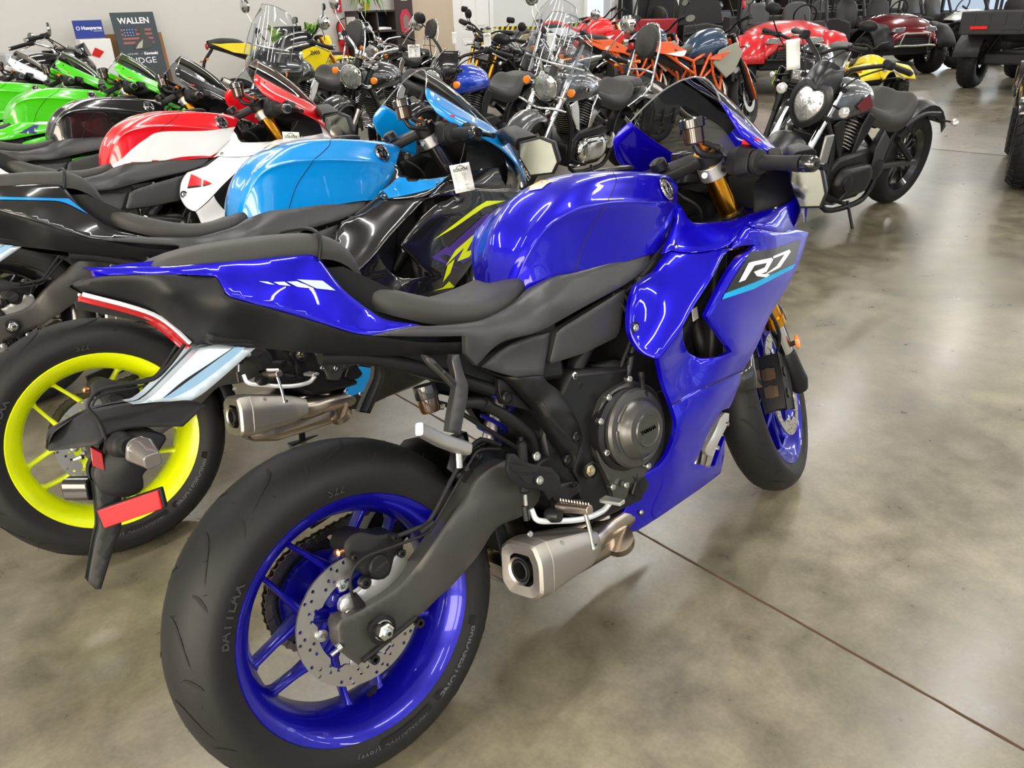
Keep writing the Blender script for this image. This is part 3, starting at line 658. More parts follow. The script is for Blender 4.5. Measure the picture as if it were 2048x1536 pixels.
    J2A = lambda pts: [((1050+p[0]/2.8444-900)*2.56, (560+p[1]/2.8444-150)*2.56, *p[2:]) for p in pts]
    out = [(1440, 889, 1), (1500, 874), (1563, 868, 1), (1532, 900), (1482, 930), (1420, 1020), (1360, 1130), (1310, 1233, 1), (1380, 1330), (1443, 1416, 1), (1390, 1440), (1320, 1450), (1262, 1445), (1225, 1425), (1203, 1385), (1192, 1320), (1192, 1290, 1), (1132, 1377), (1068, 1454, 1)]+J2A([(790, 590), (836, 713, 1), (1000, 625), (1240, 516, 1)])+[(1570, 1390), (1640, 1230), (1730, 1080), (1792, 950), (1836, 806, 1), (1778, 793), (1700, 806), (1600, 791), (1514, 768, 1), (1483, 803), (1455, 852)]
    fm, f3 = panel('side_fairing', C(cA, out), [(*C(cA, [(x_, y_)])[0], z_) for x_, y_, z_ in ((1440, 889, -.196), (1563, 868, -.200), (1482, 930, -.207), (1420, 1020, -.212), (1310, 1233, -.216), (1443, 1416, -.212), (1320, 1450, -.200), (1225, 1425, -.178), (1192, 1290, -.212), (1130, 1377, -.208), (1068, 1454, -.204), (1150, 1500, -.186), (1136, 1690, -.200), (1500, 1513, -.180), (1640, 1230, -.172), (1792, 950, -.160), (1836, 806, -.148), (1700, 806, -.184), (1600, 791, -.199), (1514, 768, -.190), (1600, 1000, -.205), (1500, 1200, -.206), (1350, 1550, -.198))], BLUE, B, th=.012)
    bf, f4 = panel('belly_fairing', C(cJ, [(832, 700, 1), (1000, 611), (1236, 503, 1), (1215, 600), (1185, 680), (1163, 728, 1), (1125, 740), (1085, 800), (1040, 880), (1000, 970), (963, 1045, 1), (1010, 1052), (1040, 1068), (1080, 1055, 1), (1098, 1000), (1138, 890, 1), (1132, 1000), (1113, 1100, 1), (1000, 1185), (900, 1255), (760, 1350), (640, 1425), (590, 1433), (480, 1442, 1), (540, 1355), (610, 1230), (685, 1100, 1), (745, 1070), (800, 1010), (845, 910), (862, 820), (852, 765)]),
        [(*C(cJ, [(x_, y_)])[0], z_) for x_, y_, z_ in ((832, 700, -.194), (1000, 611, -.192), (1236, 503, -.172), (1163, 728, -.168), (1085, 800, -.178), (963, 1045, -.160), (1080, 1055, -.145), (1138, 890, -.150), (1113, 1100, -.120), (900, 1255, -.122), (640, 1425, -.098), (480, 1442, -.085), (610, 1230, -.120), (685, 1100, -.145), (800, 1010, -.172), (862, 820, -.200), (960, 820, -.196), (860, 1120, -.155), (940, 950, -.178), (1100, 660, -.190))], BLUE, B, th=.012)
    for p, f_, r_ in ((C(cA, [(950, 1295)])[0], f2, .0085), (C(cJ, [(660, 1320)])[0], f4, .006), (C(cA, [(1157, 880)])[0], f1, .0045), (C(cA, [(1665, 680)])[0], f1, .004)):
        y_ = f_([p])[0]; q = at(p[0], p[1], y_-.001)
        for s in (1, -1):
            MB().lathe([(r_*1.7, .0), (r_*1.6, .001), (r_*1.1, -.0005)], q*[1, s, 1], (0, -s, 0), 18).obj('bolt_well', DARK, B)
            MB().lathe([(0, 0), (r_, 0), (r_, .002), (r_*.7, .004), (r_*.35, .004), (r_*.3, .002), (0, .002)], q*[1, s, 1], (0, -s, 0), 16).obj('fairing_bolt', BOLT, B)
    decal('panel_gap', C(cJ, [(836, 711, 1), (1000, 623, 1), (1238, 514, 1), (1239, 518, 1), (1001, 628, 1), (837, 716, 1)]), f3, DARK, B, .0005, step=6)
    panel('fairing_liner', C(cA, [(1150, 930, 1), (1420, 900, 1), (1570, 880, 1), (1500, 1100, 1), (1450, 1410, 1), (1250, 1450, 1), (1120, 1400, 1), (1010, 1180, 1)]), [(*C(cA, [(a, b)])[0], -.098) for a, b in ((1150, 930), (1570, 880), (1450, 1410), (1010, 1180))], DARK, B, th=.004, step=22, roll=0)  # near-black sheet added to stop light showing through the panel gaps
    # bike model number decal
    decal('side_decal', C(cA, [(1540, 905, 1), (1640, 893, 1), (1795, 842, 1), (1765, 965, 1), (1392, 1157, 1), (1440, 1062, 1)]), f3, mat('black decal', (.006, .006, .008), .25, coat=.6), B)
    decal('side_stripe', C(cA, [(1408, 1118, 1), (1560, 1062, 1), (1770, 965, 1), (1756, 990, 1), (1560, 1094, 1), (1393, 1150, 1)]), f3, CYANP, B, .0022)
    decal('side_lettering', C(cA, [(1478, 1062, 1), (1530, 962, 1), (1545, 957, 1), (1648, 935, 1), (1655, 945, 1), (1620, 1008, 1), (1592, 1018, 1), (1640, 1020, 1), (1620, 1036, 1), (1572, 1030, 1), (1556, 1008, 1), (1612, 985, 1), (1622, 962, 1), (1560, 975, 1), (1512, 1050, 1)]), f3, WHT, B, .0026)
    decal('side_lettering', C(cA, [(1655, 928, 1), (1738, 893, 1), (1745, 905, 1), (1690, 985, 1), (1600, 1030, 1), (1672, 978, 1), (1712, 918, 1), (1655, 940, 1)]), f3, WHT, B, .0026)
    # ---- inner cowl, radiator side, under-tank blackness
    panel('inner_cowl', C(cA, [(1560, 700, 1), (1670, 692, 1), (1740, 662, 1), (1795, 617, 1), (1812, 580), (1770, 500, 1), (1640, 480, 1), (1560, 560, 1)]), [(*C(cA, [(a, b)])[0], c_) for a, b, c_ in ((1560, 700, -.150), (1670, 692, -.150), (1740, 662, -.150), (1795, 617, -.142), (1770, 500, -.135), (1640, 480, -.125), (1560, 560, -.13))], BLK, B, th=.004, step=14)
    gridmesh(grid([[(x_, y_, z_) for y_, z_ in r_] for x_, r_ in ((1.02, ((.10, .70), (.115, .80), (.10, .88))), (1.15, ((.13, .68), (.15, .80), (.13, .90))), (1.30, ((.15, .68), (.165, .80), (.15, .93))), (1.44, ((.10, .72), (.12, .80), (.11, .88))))], 3, 3)).obj('inner_cowl', BLK, B, ang=60, solid=.003)
    # dash and headlight shell
    MB().loft([[(x_, y_, z_) for y_, z_ in ((-w_, z0), (-w_*.8, z0+.05), (0, z0+.065), (w_*.8, z0+.05), (w_, z0), (0, z0-.03))] for x_, w_, z0 in ((1.20, .10, .92), (1.30, .13, .90), (1.42, .12, .84))]).obj('dash_shell', BLK, B)
    MB().box((1.205, 0, .955), (.03, .15, .085), _rx(0)).obj('instrument_display', mat('display glass', (.01, .01, .012), .08, coat=1), B, bev=.008)
    for k, (x_, z_) in enumerate(((1.14, .80), (1.10, .72), (1.18, .70))): T('cable', [(x_, -.04, z_), (x_-.04, -.07, z_+.06), (x_-.08, -.05, z_+.1), (x_-.04, .02, z_+.13)], .004, RUB, B, 8)
    # nose cowl
    secs = []
    for x_, w_, zt, zb in ((1.30, .205, .955, .74), (1.36, .185, .945, .72), (1.42, .150, .915, .715), (1.47, .105, .87, .72), (1.50, .05, .82, .74)):
        secs.append([(x_, -w_*.7, zb), (x_, -w_, zb*.6+zt*.4), (x_-.01, -w_*.85, zt-.03), (x_, -w_*.4, zt), (x_, 0, zt+.005), (x_, w_*.4, zt), (x_-.01, w_*.85, zt-.03), (x_, w_, zb*.6+zt*.4), (x_, w_*.7, zb)])
    gridmesh(grid(secs[1:], 2, 3)).obj('nose_cowl', BLUE, B, ang=180)
    # screen side wings
    inn = [(1.136, -.140, 1.094), (1.21, -.142, 1.045), (1.29, -.140, .995), (1.36, -.134, .955), (1.43, -.12, .90), (1.49, -.09, .83)]
    mid = [(1.116, -.165, 1.075), (1.19, -.172, 1.020), (1.27, -.172, .975), (1.35, -.160, .93), (1.42, -.142, .875), (1.485, -.105, .80)]
    outr = [(1.108, -.182, 1.052), (1.165, -.200, 1.000), (1.25, -.202, .955), (1.335, -.188, .905), (1.41, -.165, .845), (1.475, -.12, .775)]
    low = [(1.122, -.192, 1.012), (1.17, -.205, .968), (1.25, -.207, .925), (1.335, -.194, .88), (1.41, -.170, .82), (1.475, -.122, .75)]
    for s in (1, -1):
        g_ = grid([[(p[0], p[1]*s, p[2]) for p in c] for c in (inn, mid, outr, low)], 3, 3)
        wg = gridmesh(g_).obj('screen_wing', BLUE, B, ang=45, solid=.005)
        for q in ((1.155, .165, 1.055), (1.27, .160, .985)):
            MB().lathe([(0, 0), (.007, 0), (.006, .004), (0, .004)], (q[0], -q[1]*s+.0, q[2]), (-.2, s*.6, -.6), 12).obj('screen_bolt', BLKG, wg)
    # windscreen bubble
    rows = []
    for t, (xb, zb, wd, hgt, xs) in enumerate(((1.136, 1.094, .140, .074, .075), (1.21, 1.045, .142, .083, .065), (1.29, .995, .140, .072, .055), (1.36, .955, .134, .045, .04), (1.43, .905, .118, .018, .02))):
        rows.append([(xb+xs*(1-a*a), -wd*a, zb+hgt*(1-abs(a)**2.2)) for a in (-1, -.8, -.5, -.2, 0, .2, .5, .8, 1)])
    gs = grid(rows, 4, 3); gridmesh(gs).obj('windscreen', SCRN, B, ang=180)
    MB().tube(list(gs[0]), .0022, 6).obj('windscreen_edge', mat('screen edge', (.5, .52, .54), .15, coat=1), B)
    
    # ---- seats
    def seatloft(rows_, nm, m_=SEAT):
        full = [[(p[0], p[1], p[2]) for p in r_]+[(p[0], -p[1], p[2]) for p in r_[::-1][1:]] for r_ in rows_]
        return gridmesh(grid(full, 3, 3)).obj(nm, m_, B, ang=180)
    rs_ = []
    for x_, w_, zt, zs in ((.150, .045, .868, .845), (.158, .085, .886, .845), (.19, .112, .880, .825), (.25, .128, .852, .796), (.31, .134, .828, .778), (.37, .130, .815, .772), (.43, .115, .815, .776), (.48, .096, .822, .786), (.52, .07, .832, .796), (.535, .03, .825, .80)):
        rs_.append([(x_, -w_*.96, zs), (x_, -w_, zs+(zt-zs)*.45), (x_, -w_*.86, zs+(zt-zs)*.88), (x_, -w_*.5, zt), (x_, 0, zt-.002)])
    seatloft(rs_, 'rider_seat')
    rs_ = []
    for x_, w_, zt, zs in ((-.165, .035, .985, .975), (-.155, .06, 1.000, .975), (-.10, .080, 1.008, .972), (-.02, .092, 1.006, .962), (.05, .098, 1.000, .955), (.10, .100, .991, .945), (.135, .095, .968, .92), (.155, .08, .935, .89), (.158, .06, .90, .87)):
        rs_.append([(x_, -w_*.97, zs), (x_, -w_, zs+(zt-zs)*.4), (x_, -w_*.88, zs+(zt-zs)*.85), (x_, -w_*.5, zt), (x_, 0, zt+.002)])
    ps = seatloft(rs_, 'passenger_seat')
    MB().tube(spl([(.075, -.101, .95), (.088, -.098, .985), (.092, -.06, 1.000), (.092, 0, 1.003), (.092, .06, 1.000), (.088, .098, .985), (.075, .101, .95)], 4), .003, 6).obj('seat_seam', BLK, ps)
    # ---- tail
    tl, f5 = panel('tail_cowl', C(cB, [(170, 218, 1), (300, 216), (420, 214), (560, 212), (700, 206), (1000, 180), (1200, 162), (1340, 151, 1), (1370, 163), (1412, 215, 1), (1500, 328), (1640, 440), (1730, 487), (1892, 510, 1), (1760, 549), (1640, 562, 1), (1560, 553), (1350, 490), (1150, 430), (1000, 393), (925, 368), (890, 330), (868, 285), (850, 262, 1), (660, 252), (480, 252), (300, 257, 1)]),
        [(*C(cB, [(a, b)])[0], c_) for a, b, c_ in ((170, 218, -.008), (300, 257, -.03), (420, 214, -.035), (700, 206, -.082), (660, 252, -.092), (1000, 180, -.092), (1340, 151, -.100), (1412, 215, -.102), (850, 262, -.105), (1000, 393, -.122), (1500, 328, -.112), (1640, 440, -.120), (1892, 510, -.138), (1640, 562, -.150), (1350, 490, -.140), (1200, 330, -.128), (1100, 240, -.112), (1450, 430, -.132))], BLUE, B, th=.012)
    MB().loft([[(x_, -w_, z_), (x_, -w_*.6, z_+.012), (x_, w_*.6, z_+.012), (x_, w_, z_), (x_, w_*.7, z_-.02), (x_, -w_*.7, z_-.02)] for x_, w_, z_ in ((-.235, .012, .994), (-.19, .03, .992), (-.14, .06, .987))]).obj('tail_top', BLUE, B, ang=30)
    tdec = lambda pts, m_, o_=.0018: decal('tail_decal', C(cB, pts), f5, m_, tl, o_)
    for pts in ([(1070, 288, 1), (1115, 290, 1), (1150, 305, 1), (1120, 302, 1)], [(1145, 292, 1), (1200, 290, 1), (1232, 312, 1), (1175, 306, 1)], [(1215, 290, 1), (1265, 288, 1), (1350, 325, 1), (1265, 316, 1)], [(1265, 278, 1), (1395, 285, 1), (1462, 335, 1), (1365, 325, 1)]): tdec(pts, mat('pale decal', (.50, .62, .82), .3, coat=1))
    ts, f6 = panel('tail_side_cover', C(cB, [(88, 315, 1), (215, 270), (300, 260, 1), (480, 255), (660, 255), (850, 266, 1), (868, 290), (890, 335), (925, 373), (1150, 434), (1350, 494), (1560, 558), (1640, 566, 1), (1900, 600), (2127, 600, 1), (2127, 655, 1), (1900, 668), (1600, 668), (1300, 652), (1060, 628), (900, 612), (760, 612), (722, 604, 1), (700, 575), (620, 510), (530, 452), (400, 408), (245, 368), (150, 348)]),
        [(*C(cB, [(a, b)])[0], c_) for a, b, c_ in ((88, 315, -.003), (215, 270, -.025), (300, 260, -.04), (660, 255, -.090), (850, 266, -.103), (925, 373, -.122), (1350, 494, -.140), (1640, 566, -.150), (2127, 600, -.148), (2127, 655, -.125), (1600, 668, -.105), (1060, 628, -.050), (722, 604, -.016), (530, 452, -.018), (245, 368, -.012), (150, 348, -.006), (700, 400, -.090), (900, 480, -.105), (1300, 580, -.125), (600, 360, -.090))], BLK, B, th=.012)
    MB().loft([[(x_, -w_, zt), (x_, w_, zt), (x_, w_*.8, zb), (x_, -w_*.8, zb)] for x_, w_, zt, zb in ((-.27, .006, .965, .955), (-.2, .02, .96, .92), (-.05, .05, .955, .86), (.12, .09, .93, .79), (.3, .10, .80, .74))]).obj('tail_core', BLK, B)
    for s in (1, -1):
        pts = [at(*C(cB, [p])[0][:2], y_) for p, y_ in (((165, 354), -.010), ((245, 374), -.016), ((400, 414), -.020), ((530, 458), -.022), ((620, 516), -.022), ((715, 604), -.020))]
        MB().tube([(p[0], p[1]*s-.002*s, p[2]) for p in spl(pts, 3)], .0035, 6).obj('tail_light_edge', mat('tail light white', (.75, .75, .8), .2, coat=1), B)
        MB().tube([(p[0]-.002, (p[1]+.005)*s, p[2]-.006) for p in spl(pts, 3)], .0055, 8).obj('tail_light', mat('tail light red', (.35, .005, .008), .12, coat=1), B)
    # ---- grey side cover and the frame
    sc_, f7 = panel('seat_side_cover', [(1298, 504, 1), (1301, 524), (1290, 538, 1), (1252, 568), (1175, 610), (1120, 641), (1095, 655, 1), (1062, 668), (1000, 686), (953, 731, 1), (932, 707, 1), (931, 672, 1), (850, 673), (742, 671, 1), (790, 660), (838, 651, 1), (870, 652), (960, 641), (1030, 606), (1062, 577, 1), (1111, 553), (1150, 545), (1225, 525)],
        [(1298, 504, -.095), (1301, 524, -.10), (1225, 525, -.115), (1150, 545, -.122), (1062, 577, -.115), (1030, 606, -.122), (960, 641, -.140), (838, 651, -.152), (742, 671, -.150), (850, 673, -.158), (931, 672, -.162), (931, 706, -.155), (953, 731, -.150), (1000, 686, -.155), (1062, 668, -.152), (1120, 641, -.148), (1200, 596, -.138), (1252, 568, -.125), (1100, 610, -.150), (1000, 655, -.152)], GREY, B, th=.012)
    ab, _ = panel('air_box_cover', [(1250, 578, 1), (1246, 620), (1239, 664), (1232, 675, 1), (1170, 705), (1103, 727, 1), (1100, 722), (1108, 690), (1113, 666, 1), (1125, 655), (1185, 618)], [(1250, 578, -.118), (1239, 668, -.118), (1103, 727, -.125), (1113, 664, -.13), (1185, 618, -.130), (1170, 670, -.132)], GREY, B, th=.02)
    panel('frame_upper_cover', C(cC, [(1026, 190, 1), (1015, 260), (990, 400), (984, 438, 1), (900, 446), (830, 452, 1), (745, 430), (680, 410), (622, 392, 1), (700, 320), (800, 252, 1), (900, 215)]), [(*C(cC, [(a, b)])[0], c_) for a, b, c_ in ((1026, 190, -.118), (984, 438, -.138), (830, 452, -.146), (745, 380, -.136), (622, 392, -.140), (800, 252, -.128), (900, 330, -.128))], mat('frame cover lit face', (.034, .034, .035), .4, .3), B, th=.02)  # upper face of the frame cover, coloured lighter for the light on it
    fp, f8 = panel('frame_cover', C(cC, [(622, 396, 1), (720, 438), (830, 456, 1), (984, 442, 1), (1010, 480), (1080, 535), (1140, 630), (1190, 720), (1214, 800, 1), (1190, 890), (1160, 985, 1), (1110, 975), (1085, 905), (1040, 800), (930, 645), (850, 555), (760, 470), (680, 430)]), [(*C(cC, [(a, b)])[0], c_) for a, b, c_ in ((622, 396, -.138), (830, 456, -.146), (984, 442, -.138), (1080, 535, -.130), (1190, 720, -.130), (1214, 800, -.130), (1160, 985, -.128), (1085, 905, -.116), (930, 645, -.116), (760, 470, -.124), (900, 540, -.148), (1000, 650, -.148), (1090, 780, -.146), (1130, 870, -.142), (860, 520, -.138), (980, 560, -.138))], BLKS, B, th=.02)
    decal('cover_rib', C(cC, [(940, 585, 1), (1000, 640), (1100, 760), (1160, 830, 1), (1080, 760), (1000, 670)]), f8, DARK, fp, .0005)
    pp_, f9 = panel('pivot_plate', [(1166, 882, 1), (1184, 907), (1196, 932), (1198, 976), (1206, 1005, 1), (1185, 1022), (1165, 1018), (1160, 1000), (1158, 965, 1), (1146, 942, 1), (1156, 908)], [(1166, 882, -.125), (1196, 932, -.122), (1206, 1005, -.125), (1165, 1018, -.128), (1146, 942, -.128)], BLKS, B, th=.02)
    brk, f10 = panel('frame_bracket', [(996, 758, 1), (1012, 762), (1030, 783), (1062, 822, 1), (1035, 815), (1004, 808, 1), (998, 785)], [(996, 758, -.125), (1062, 822, -.118), (1004, 808, -.12)], BLKS, B, th=.012)
    for (u, v, y_, r_) in ((1012, 794, -.128, .0125), (1150, 873, -.138, .011), (1133, 919, -.136, .011), (1178, 941, -.14, .020), (957, 910, -.11, .009)):
        MB().lathe([(r_*.55, 0), (r_, 0), (r_, .006), (r_*.8, .009), (r_*.75, .004), (r_*.5, .003), (0, .003)], at(u, v, y_), (0, -1, 0), 20).obj('frame_bolt', BLKS, B)
    q = at(1176, 940, -.145); MB().lathe([(0, 0), (.013, 0), (.013, .008), (.008, .009), (.008, .014), (.004, .014), (.004, .01), (0, .01)], q, (0, -1, 0), 6).obj('pivot_nut', mat('gold zinc', (.65, .6, .4), .2, 1), B)
    # subframe tubes
    T('subframe_tube', [at(640, 715, -.08), at(740, 716, -.085), at(870, 745, -.09), at(985, 780, -.10)], .0135, BLK, B, 14)
    T('coolant_hose', [at(930, 806, -.10), at(965, 808, -.11), at(1020, 838, -.115), at(1058, 868, -.11), at(1068, 900, -.10)], .0115, BLK, B, 14)
    MB().tube([at(966, 807, -.112), at(974, 811, -.112)], .0135, 14).obj('hose_clamp', BLKS, B)
    # passenger peg hanger
    HGR = mat('forged hanger grey', (.05, .05, .052), .35, .5)
    hc1 = [(*C(cC, [(a, b)])[0], c_) for a, b, c_ in ((455, 320, -.150), (545, 510, -.158), (495, 780, -.172), (430, 765, -.172), (290, 330, -.145), (470, 515, -.156))]
    hm_, _ = panel('peg_hanger', C(cC, [(455, 318, 1), (492, 318, 1), (510, 400), (545, 500, 1), (543, 560), (520, 680), (500, 785, 1), (430, 775, 1), (445, 660), (470, 530, 1), (468, 440), (450, 360)]), hc1, HGR, B, th=.016)
    panel('peg_hanger_brace', C(cC, [(288, 320, 1), (335, 340, 1), (420, 425), (492, 488, 1), (470, 522, 1), (400, 450), (310, 365)]), hc1, HGR, hm_, th=.012, mirror=False)
    panel('brace_slot', C(cC, [(345, 372, 1), (362, 368), (400, 410, 1), (392, 425, 1)]), [(a, b, c_-.0012) for a, b, c_ in hc1], DARK, hm_, th=.001, roll=0, mirror=False); panel('brace_slot', C(cC, [(402, 430, 1), (415, 425), (480, 490, 1), (470, 508, 1)]), [(a, b, c_-.0012) for a, b, c_ in hc1], DARK, hm_, th=.001, roll=0, mirror=False)
    cl = lambda pts, y_: [at(u, v, y_) for u, v in pts]
    pk = MB().loft(cap_bar(at(838, 858, -.245), at(880, 880, -.20), .014, .022, .3, .018, .024)+cap_bar(at(926, 896, -.165), at(930, 898, -.162), .03, .024, .3)).obj('passenger_peg', ALU, B, bev=.001)
    for k in range(9):
        q = at(842+k*7.5, 852+k*3.4, -.240+.0065*k); MB().lathe([(.003, 0), (.0015, .006), (0, .006)], q, (0, 0, 1), 6).obj('peg_tooth', ALU, pk)
    MB().lathe([(0, 0), (.016, 0), (.016, .01), (.012, .012), (0, .012)], at(913, 886, -.163), (0, .2, 1), 16).obj('peg_pivot', BLKS, B); MB().tube([at(916, 880, -.163), at(919, 935, -.163)], .006, 8).obj('peg_pin', BOLT, B)
    # rear brake reservoir
    q = at(856, 800, -.115)
    o = MB().lathe([(0, -.022), (.017, -.022), (.019, -.016), (.019, .006), (0, .006)], q, (0, .1, 1), 18).obj('rear_brake_reservoir', MATS['amber fluid cup'], B)
    MB().lathe([(.021, .004), (.022, .006), (.021, .028), (0, .029)], q, (0, .1, 1), 14).obj('reservoir_cap', BLKG, o, ang=30)
    T('brake_line', [q+[.02, 0, -.012], at(905, 815, -.10), at(960, 850, -.09), at(1042, 900, -.09)], .005, RUB, B, 8); MB().tube([at(876, 812, -.112), at(886, 812, -.112)], .007, 10).obj('hose_ferrule', BOLT, B)
    # ---- swingarm
    arm, f11 = panel('swingarm', [(674, 1252, 1), (680, 1240), (700, 1232), (745, 1208), (791, 1178), (827, 1140), (870, 1082), (925, 997), (950, 960), (975, 940), (1008, 922, 1), (1050, 930), (1075, 960), (1078, 1000), (1045, 1032), (1005, 1048), (985, 1066), (955, 1112), (905, 1170), (876, 1196), (850, 1222), (827, 1239), (770, 1290), (716, 1330, 1), (694, 1312), (680, 1296), (676, 1270)],
        [(674, 1252, -.112), (716, 1330, -.112), (745, 1208, -.114), (827, 1239, -.118), (827, 1140, -.118), (925, 997, -.120), (876, 1196, -.123), (985, 1066, -.128), (950, 1020, -.135), (1008, 922, -.118), (1078, 980, -.118), (1045, 1032, -.12), (880, 1110, -.135)], mat('swingarm satin', (.05, .048, .046), .42, .35), B, th=.035)
    MB().tube([(.0, -.14, .315), (0, .14, .315)], .012, 12).obj('rear_axle', BLKS, B)
    q = at(763, 1258, -.128)
    MB().lathe([(0, 0), (.026, 0), (.027, .004), (.020, .006), (0, .006)], q, (0, -1, 0), 26).obj('axle_plate', BLKS, B)
    MB().lathe([(0, .004), (.0185, .004), (.0185, .007), (.0165, .009), (.0165, .0091)], q, (0, -1, 0), 20).obj('axle_washer', BOLT, B)
    MB().lathe([(.0155, .008), (.0155, .018), (.012, .020), (.0085, .020), (.0085, .026), (.004, .027), (.004, .022), (0, .022)], q, (0, -1, 0), 6).obj('axle_nut', BOLT, B, ang=20)
    MB().lathe([(0, 0), (.004, 0), (.004, .006), (0, .006)], q+np.array([0, -.022, 0]), (0, -1, 0), 6).obj('axle_bore', DARK, B)
    for s in (-1, 1):
        MB().tube([at(680, 1296, -.112*1)*[1, -s, 1], at(662, 1310, -.112)*[1, -s, 1]], .004, 8).obj('chain_adjuster', BOLT, B); MB().tube([at(682, 1292, -.112)*[1, -s, 1], at(675, 1298, -.112)*[1, -s, 1]], .007, 6).obj('adjuster_nut', BOLT, B)
    MB().loft([[(x_, -.105, z_+h_), (x_, .105, z_+h_), (x_, .105, z_-h_), (x_, -.105, z_-h_)] for x_, z_, h_ in ((.36, .40, .03), (.45, .42, .04), (.55, .41, .045))]).obj('swingarm_bridge', BLKS, B, bev=.01)
    # lower edge stay and lugs
    MB().tube([at(725, 1322, -.116), at(832, 1234, -.118)], .005, 8).obj('swingarm_stay', BLKS, B)
    for u, v in ((748, 1318), (838, 1245)): MB().lathe([(.004, -.006), (.009, -.006), (.009, .006), (.004, .006)], at(u, v, -.112), (0, -1, 0), 14).obj('stand_lug', BLKS, B)
    # rear caliper and its bracket
    cb, _ = panel('caliper_bracket', [(812, 1108, 1), (800, 1100), (775, 1118), (730, 1170), (712, 1185), (685, 1200), (681, 1222), (700, 1234, 1), (748, 1205), (790, 1168), (815, 1130)], [(812, 1108, -.09), (700, 1234, -.09), (681, 1222, -.09), (775, 1118, -.094)], ALU, B, th=.012, mirror=False)
    cal, _ = panel('rear_caliper', [(690, 1085, 1), (700, 1072), (722, 1064), (755, 1070), (790, 1066), (804, 1078), (806, 1096), (790, 1110), (778, 1150), (755, 1160), (728, 1150), (716, 1128), (700, 1120), (686, 1104)], [(690, 1085, -.092), (755, 1070, -.098), (806, 1096, -.098), (755, 1160, -.10), (716, 1128, -.098), (745, 1110, -.104)], BLK, B, th=.05, mirror=False)
    q = at(755, 1130, -.102); MB().lathe([(0, 0), (.0205, 0), (.0205, .008), (.018, .011), (0, .011)], q, (0, -1, 0), 26).obj('caliper_piston_cap', BLK, cal)
    text('caliper_print', 'NISSIN', .0095, lambda v: q+np.array([v[0]*.96, -.0115, v[1]+v[0]*.25]), mat('dark lettering', (.022, .022, .023), .55), cal, .0003)
    for u, v, y_, r_, h_ in ((726, 1163, -.10, .011, .014), (800, 1105, -.10, .008, .010), (706, 1113, -.10, .007, .01), (783, 1072, -.098, .007, .016)): MB().lathe([(0, 0), (r_, 0), (r_, h_*.8), (r_*.8, h_), (r_*.4, h_), (r_*.4, h_*.6), (0, h_*.6)], at(u, v, y_), (0, -1, 0), 16).obj('caliper_bolt', BLKS, cal)
    MB().lathe([(0, 0), (.0075, 0), (.0075, .012), (.004, .014), (0, .014)], at(683, 1103, -.088), (-1, -.4, .3), 12).obj('bleed_screw', COPP, cal)
    MB().lathe([(0, 0), (.006, 0), (.006, .004), (.003, .004), (0, .002)], at(697, 1226, -.094), (0, -1, 0), 12).obj('bracket_bolt', BOLT, B)
    T('speed_sensor_cable', [at(712, 1205, -.10), at(702, 1180, -.108), at(704, 1145, -.112), at(730, 1115, -.116), at(790, 1092, -.12), at(850, 1068, -.125), at(868, 1048, -.127), at(905, 985, -.13), at(940, 925, -.13), at(960, 900, -.125), at(1000, 898, -.11)], .003, RUB, B, 7)
    MB().tube([at(720, 1212, -.096), at(708, 1190, -.104)], [.010, .006], 12).obj('speed_sensor', BLK, B)
    T('brake_hose', [at(786, 1075, -.105), at(830, 1058, -.118), at(860, 1040, -.124), at(900, 965, -.127), at(930, 912, -.125), at(960, 880, -.11), at(1000, 890, -.10)], .0045, RUB, B, 8)
    for u, v in ((858, 1050), (848, 1058), (928, 942), (920, 948)): MB().tube([at(u-8, v+6, -.128), at(u+8, v-6, -.128)], .006, 8).obj('hose_clip', BLKS, B)
    # chain and sprocket on the far side
    spz = .090
    sp = []
    nt = 42
    for k in range(nt*2): a = 2*pi*k/(nt*2); r_ = .104 if k % 2 else .111; sp.append((r_*cos(a), .315+r_*sin(a)))
    MB().prism(sp, spz-.003, spz+.003).obj('sprocket', mat('sprocket steel', (.08, .08, .085), .3, .9), B, smooth=False)
    MB().lathe([(.03, .055), (.088, .062), (.09, .080), (.03, .082)], (0, 0, .315), (0, 1, 0), 40).obj('sprocket_carrier', BLUEW, rw)
    path = []
    fs_c = np.array([.52, .43]); r1, r2 = .109, .035
    n_up = 40
    for k in range(22): a = pi*.5+.12+(pi-.1)*k/21; path.append((r1*cos(a), .315+r1*sin(a)))
    lowp = [(fs_c[0]+r2*cos(-pi/2), fs_c[1]-r2)]; 
    for k in range(1, 36): t = k/36; path.append((path[21][0]*(1-t)+lowp[0][0]*t if k else 0, path[21][1]*(1-t)+lowp[0][1]*t))
    for k in range(7): a = -pi/2+pi*k/6; path.append((fs_c[0]+r2*cos(a), fs_c[1]+r2*sin(a)))
    e = path[-1]
    for k in range(1, 37): t = k/37; path.append((e[0]*(1-t)+path[0][0]*t, e[1]*(1-t)+path[0][1]*t))
    # even spacing
    Pn = np.array(path+[path[0]]); dl = np.r_[0, np.cumsum(np.linalg.norm(np.diff(Pn, axis=0), axis=1))]; nl = int(dl[-1]/.0159); ch = MB(); rol = MB()
    pts = [np.array([np.interp(dl[-1]*k/nl, dl, Pn[:, 0]), np.interp(dl[-1]*k/nl, dl, Pn[:, 1])]) for k in range(nl+1)]
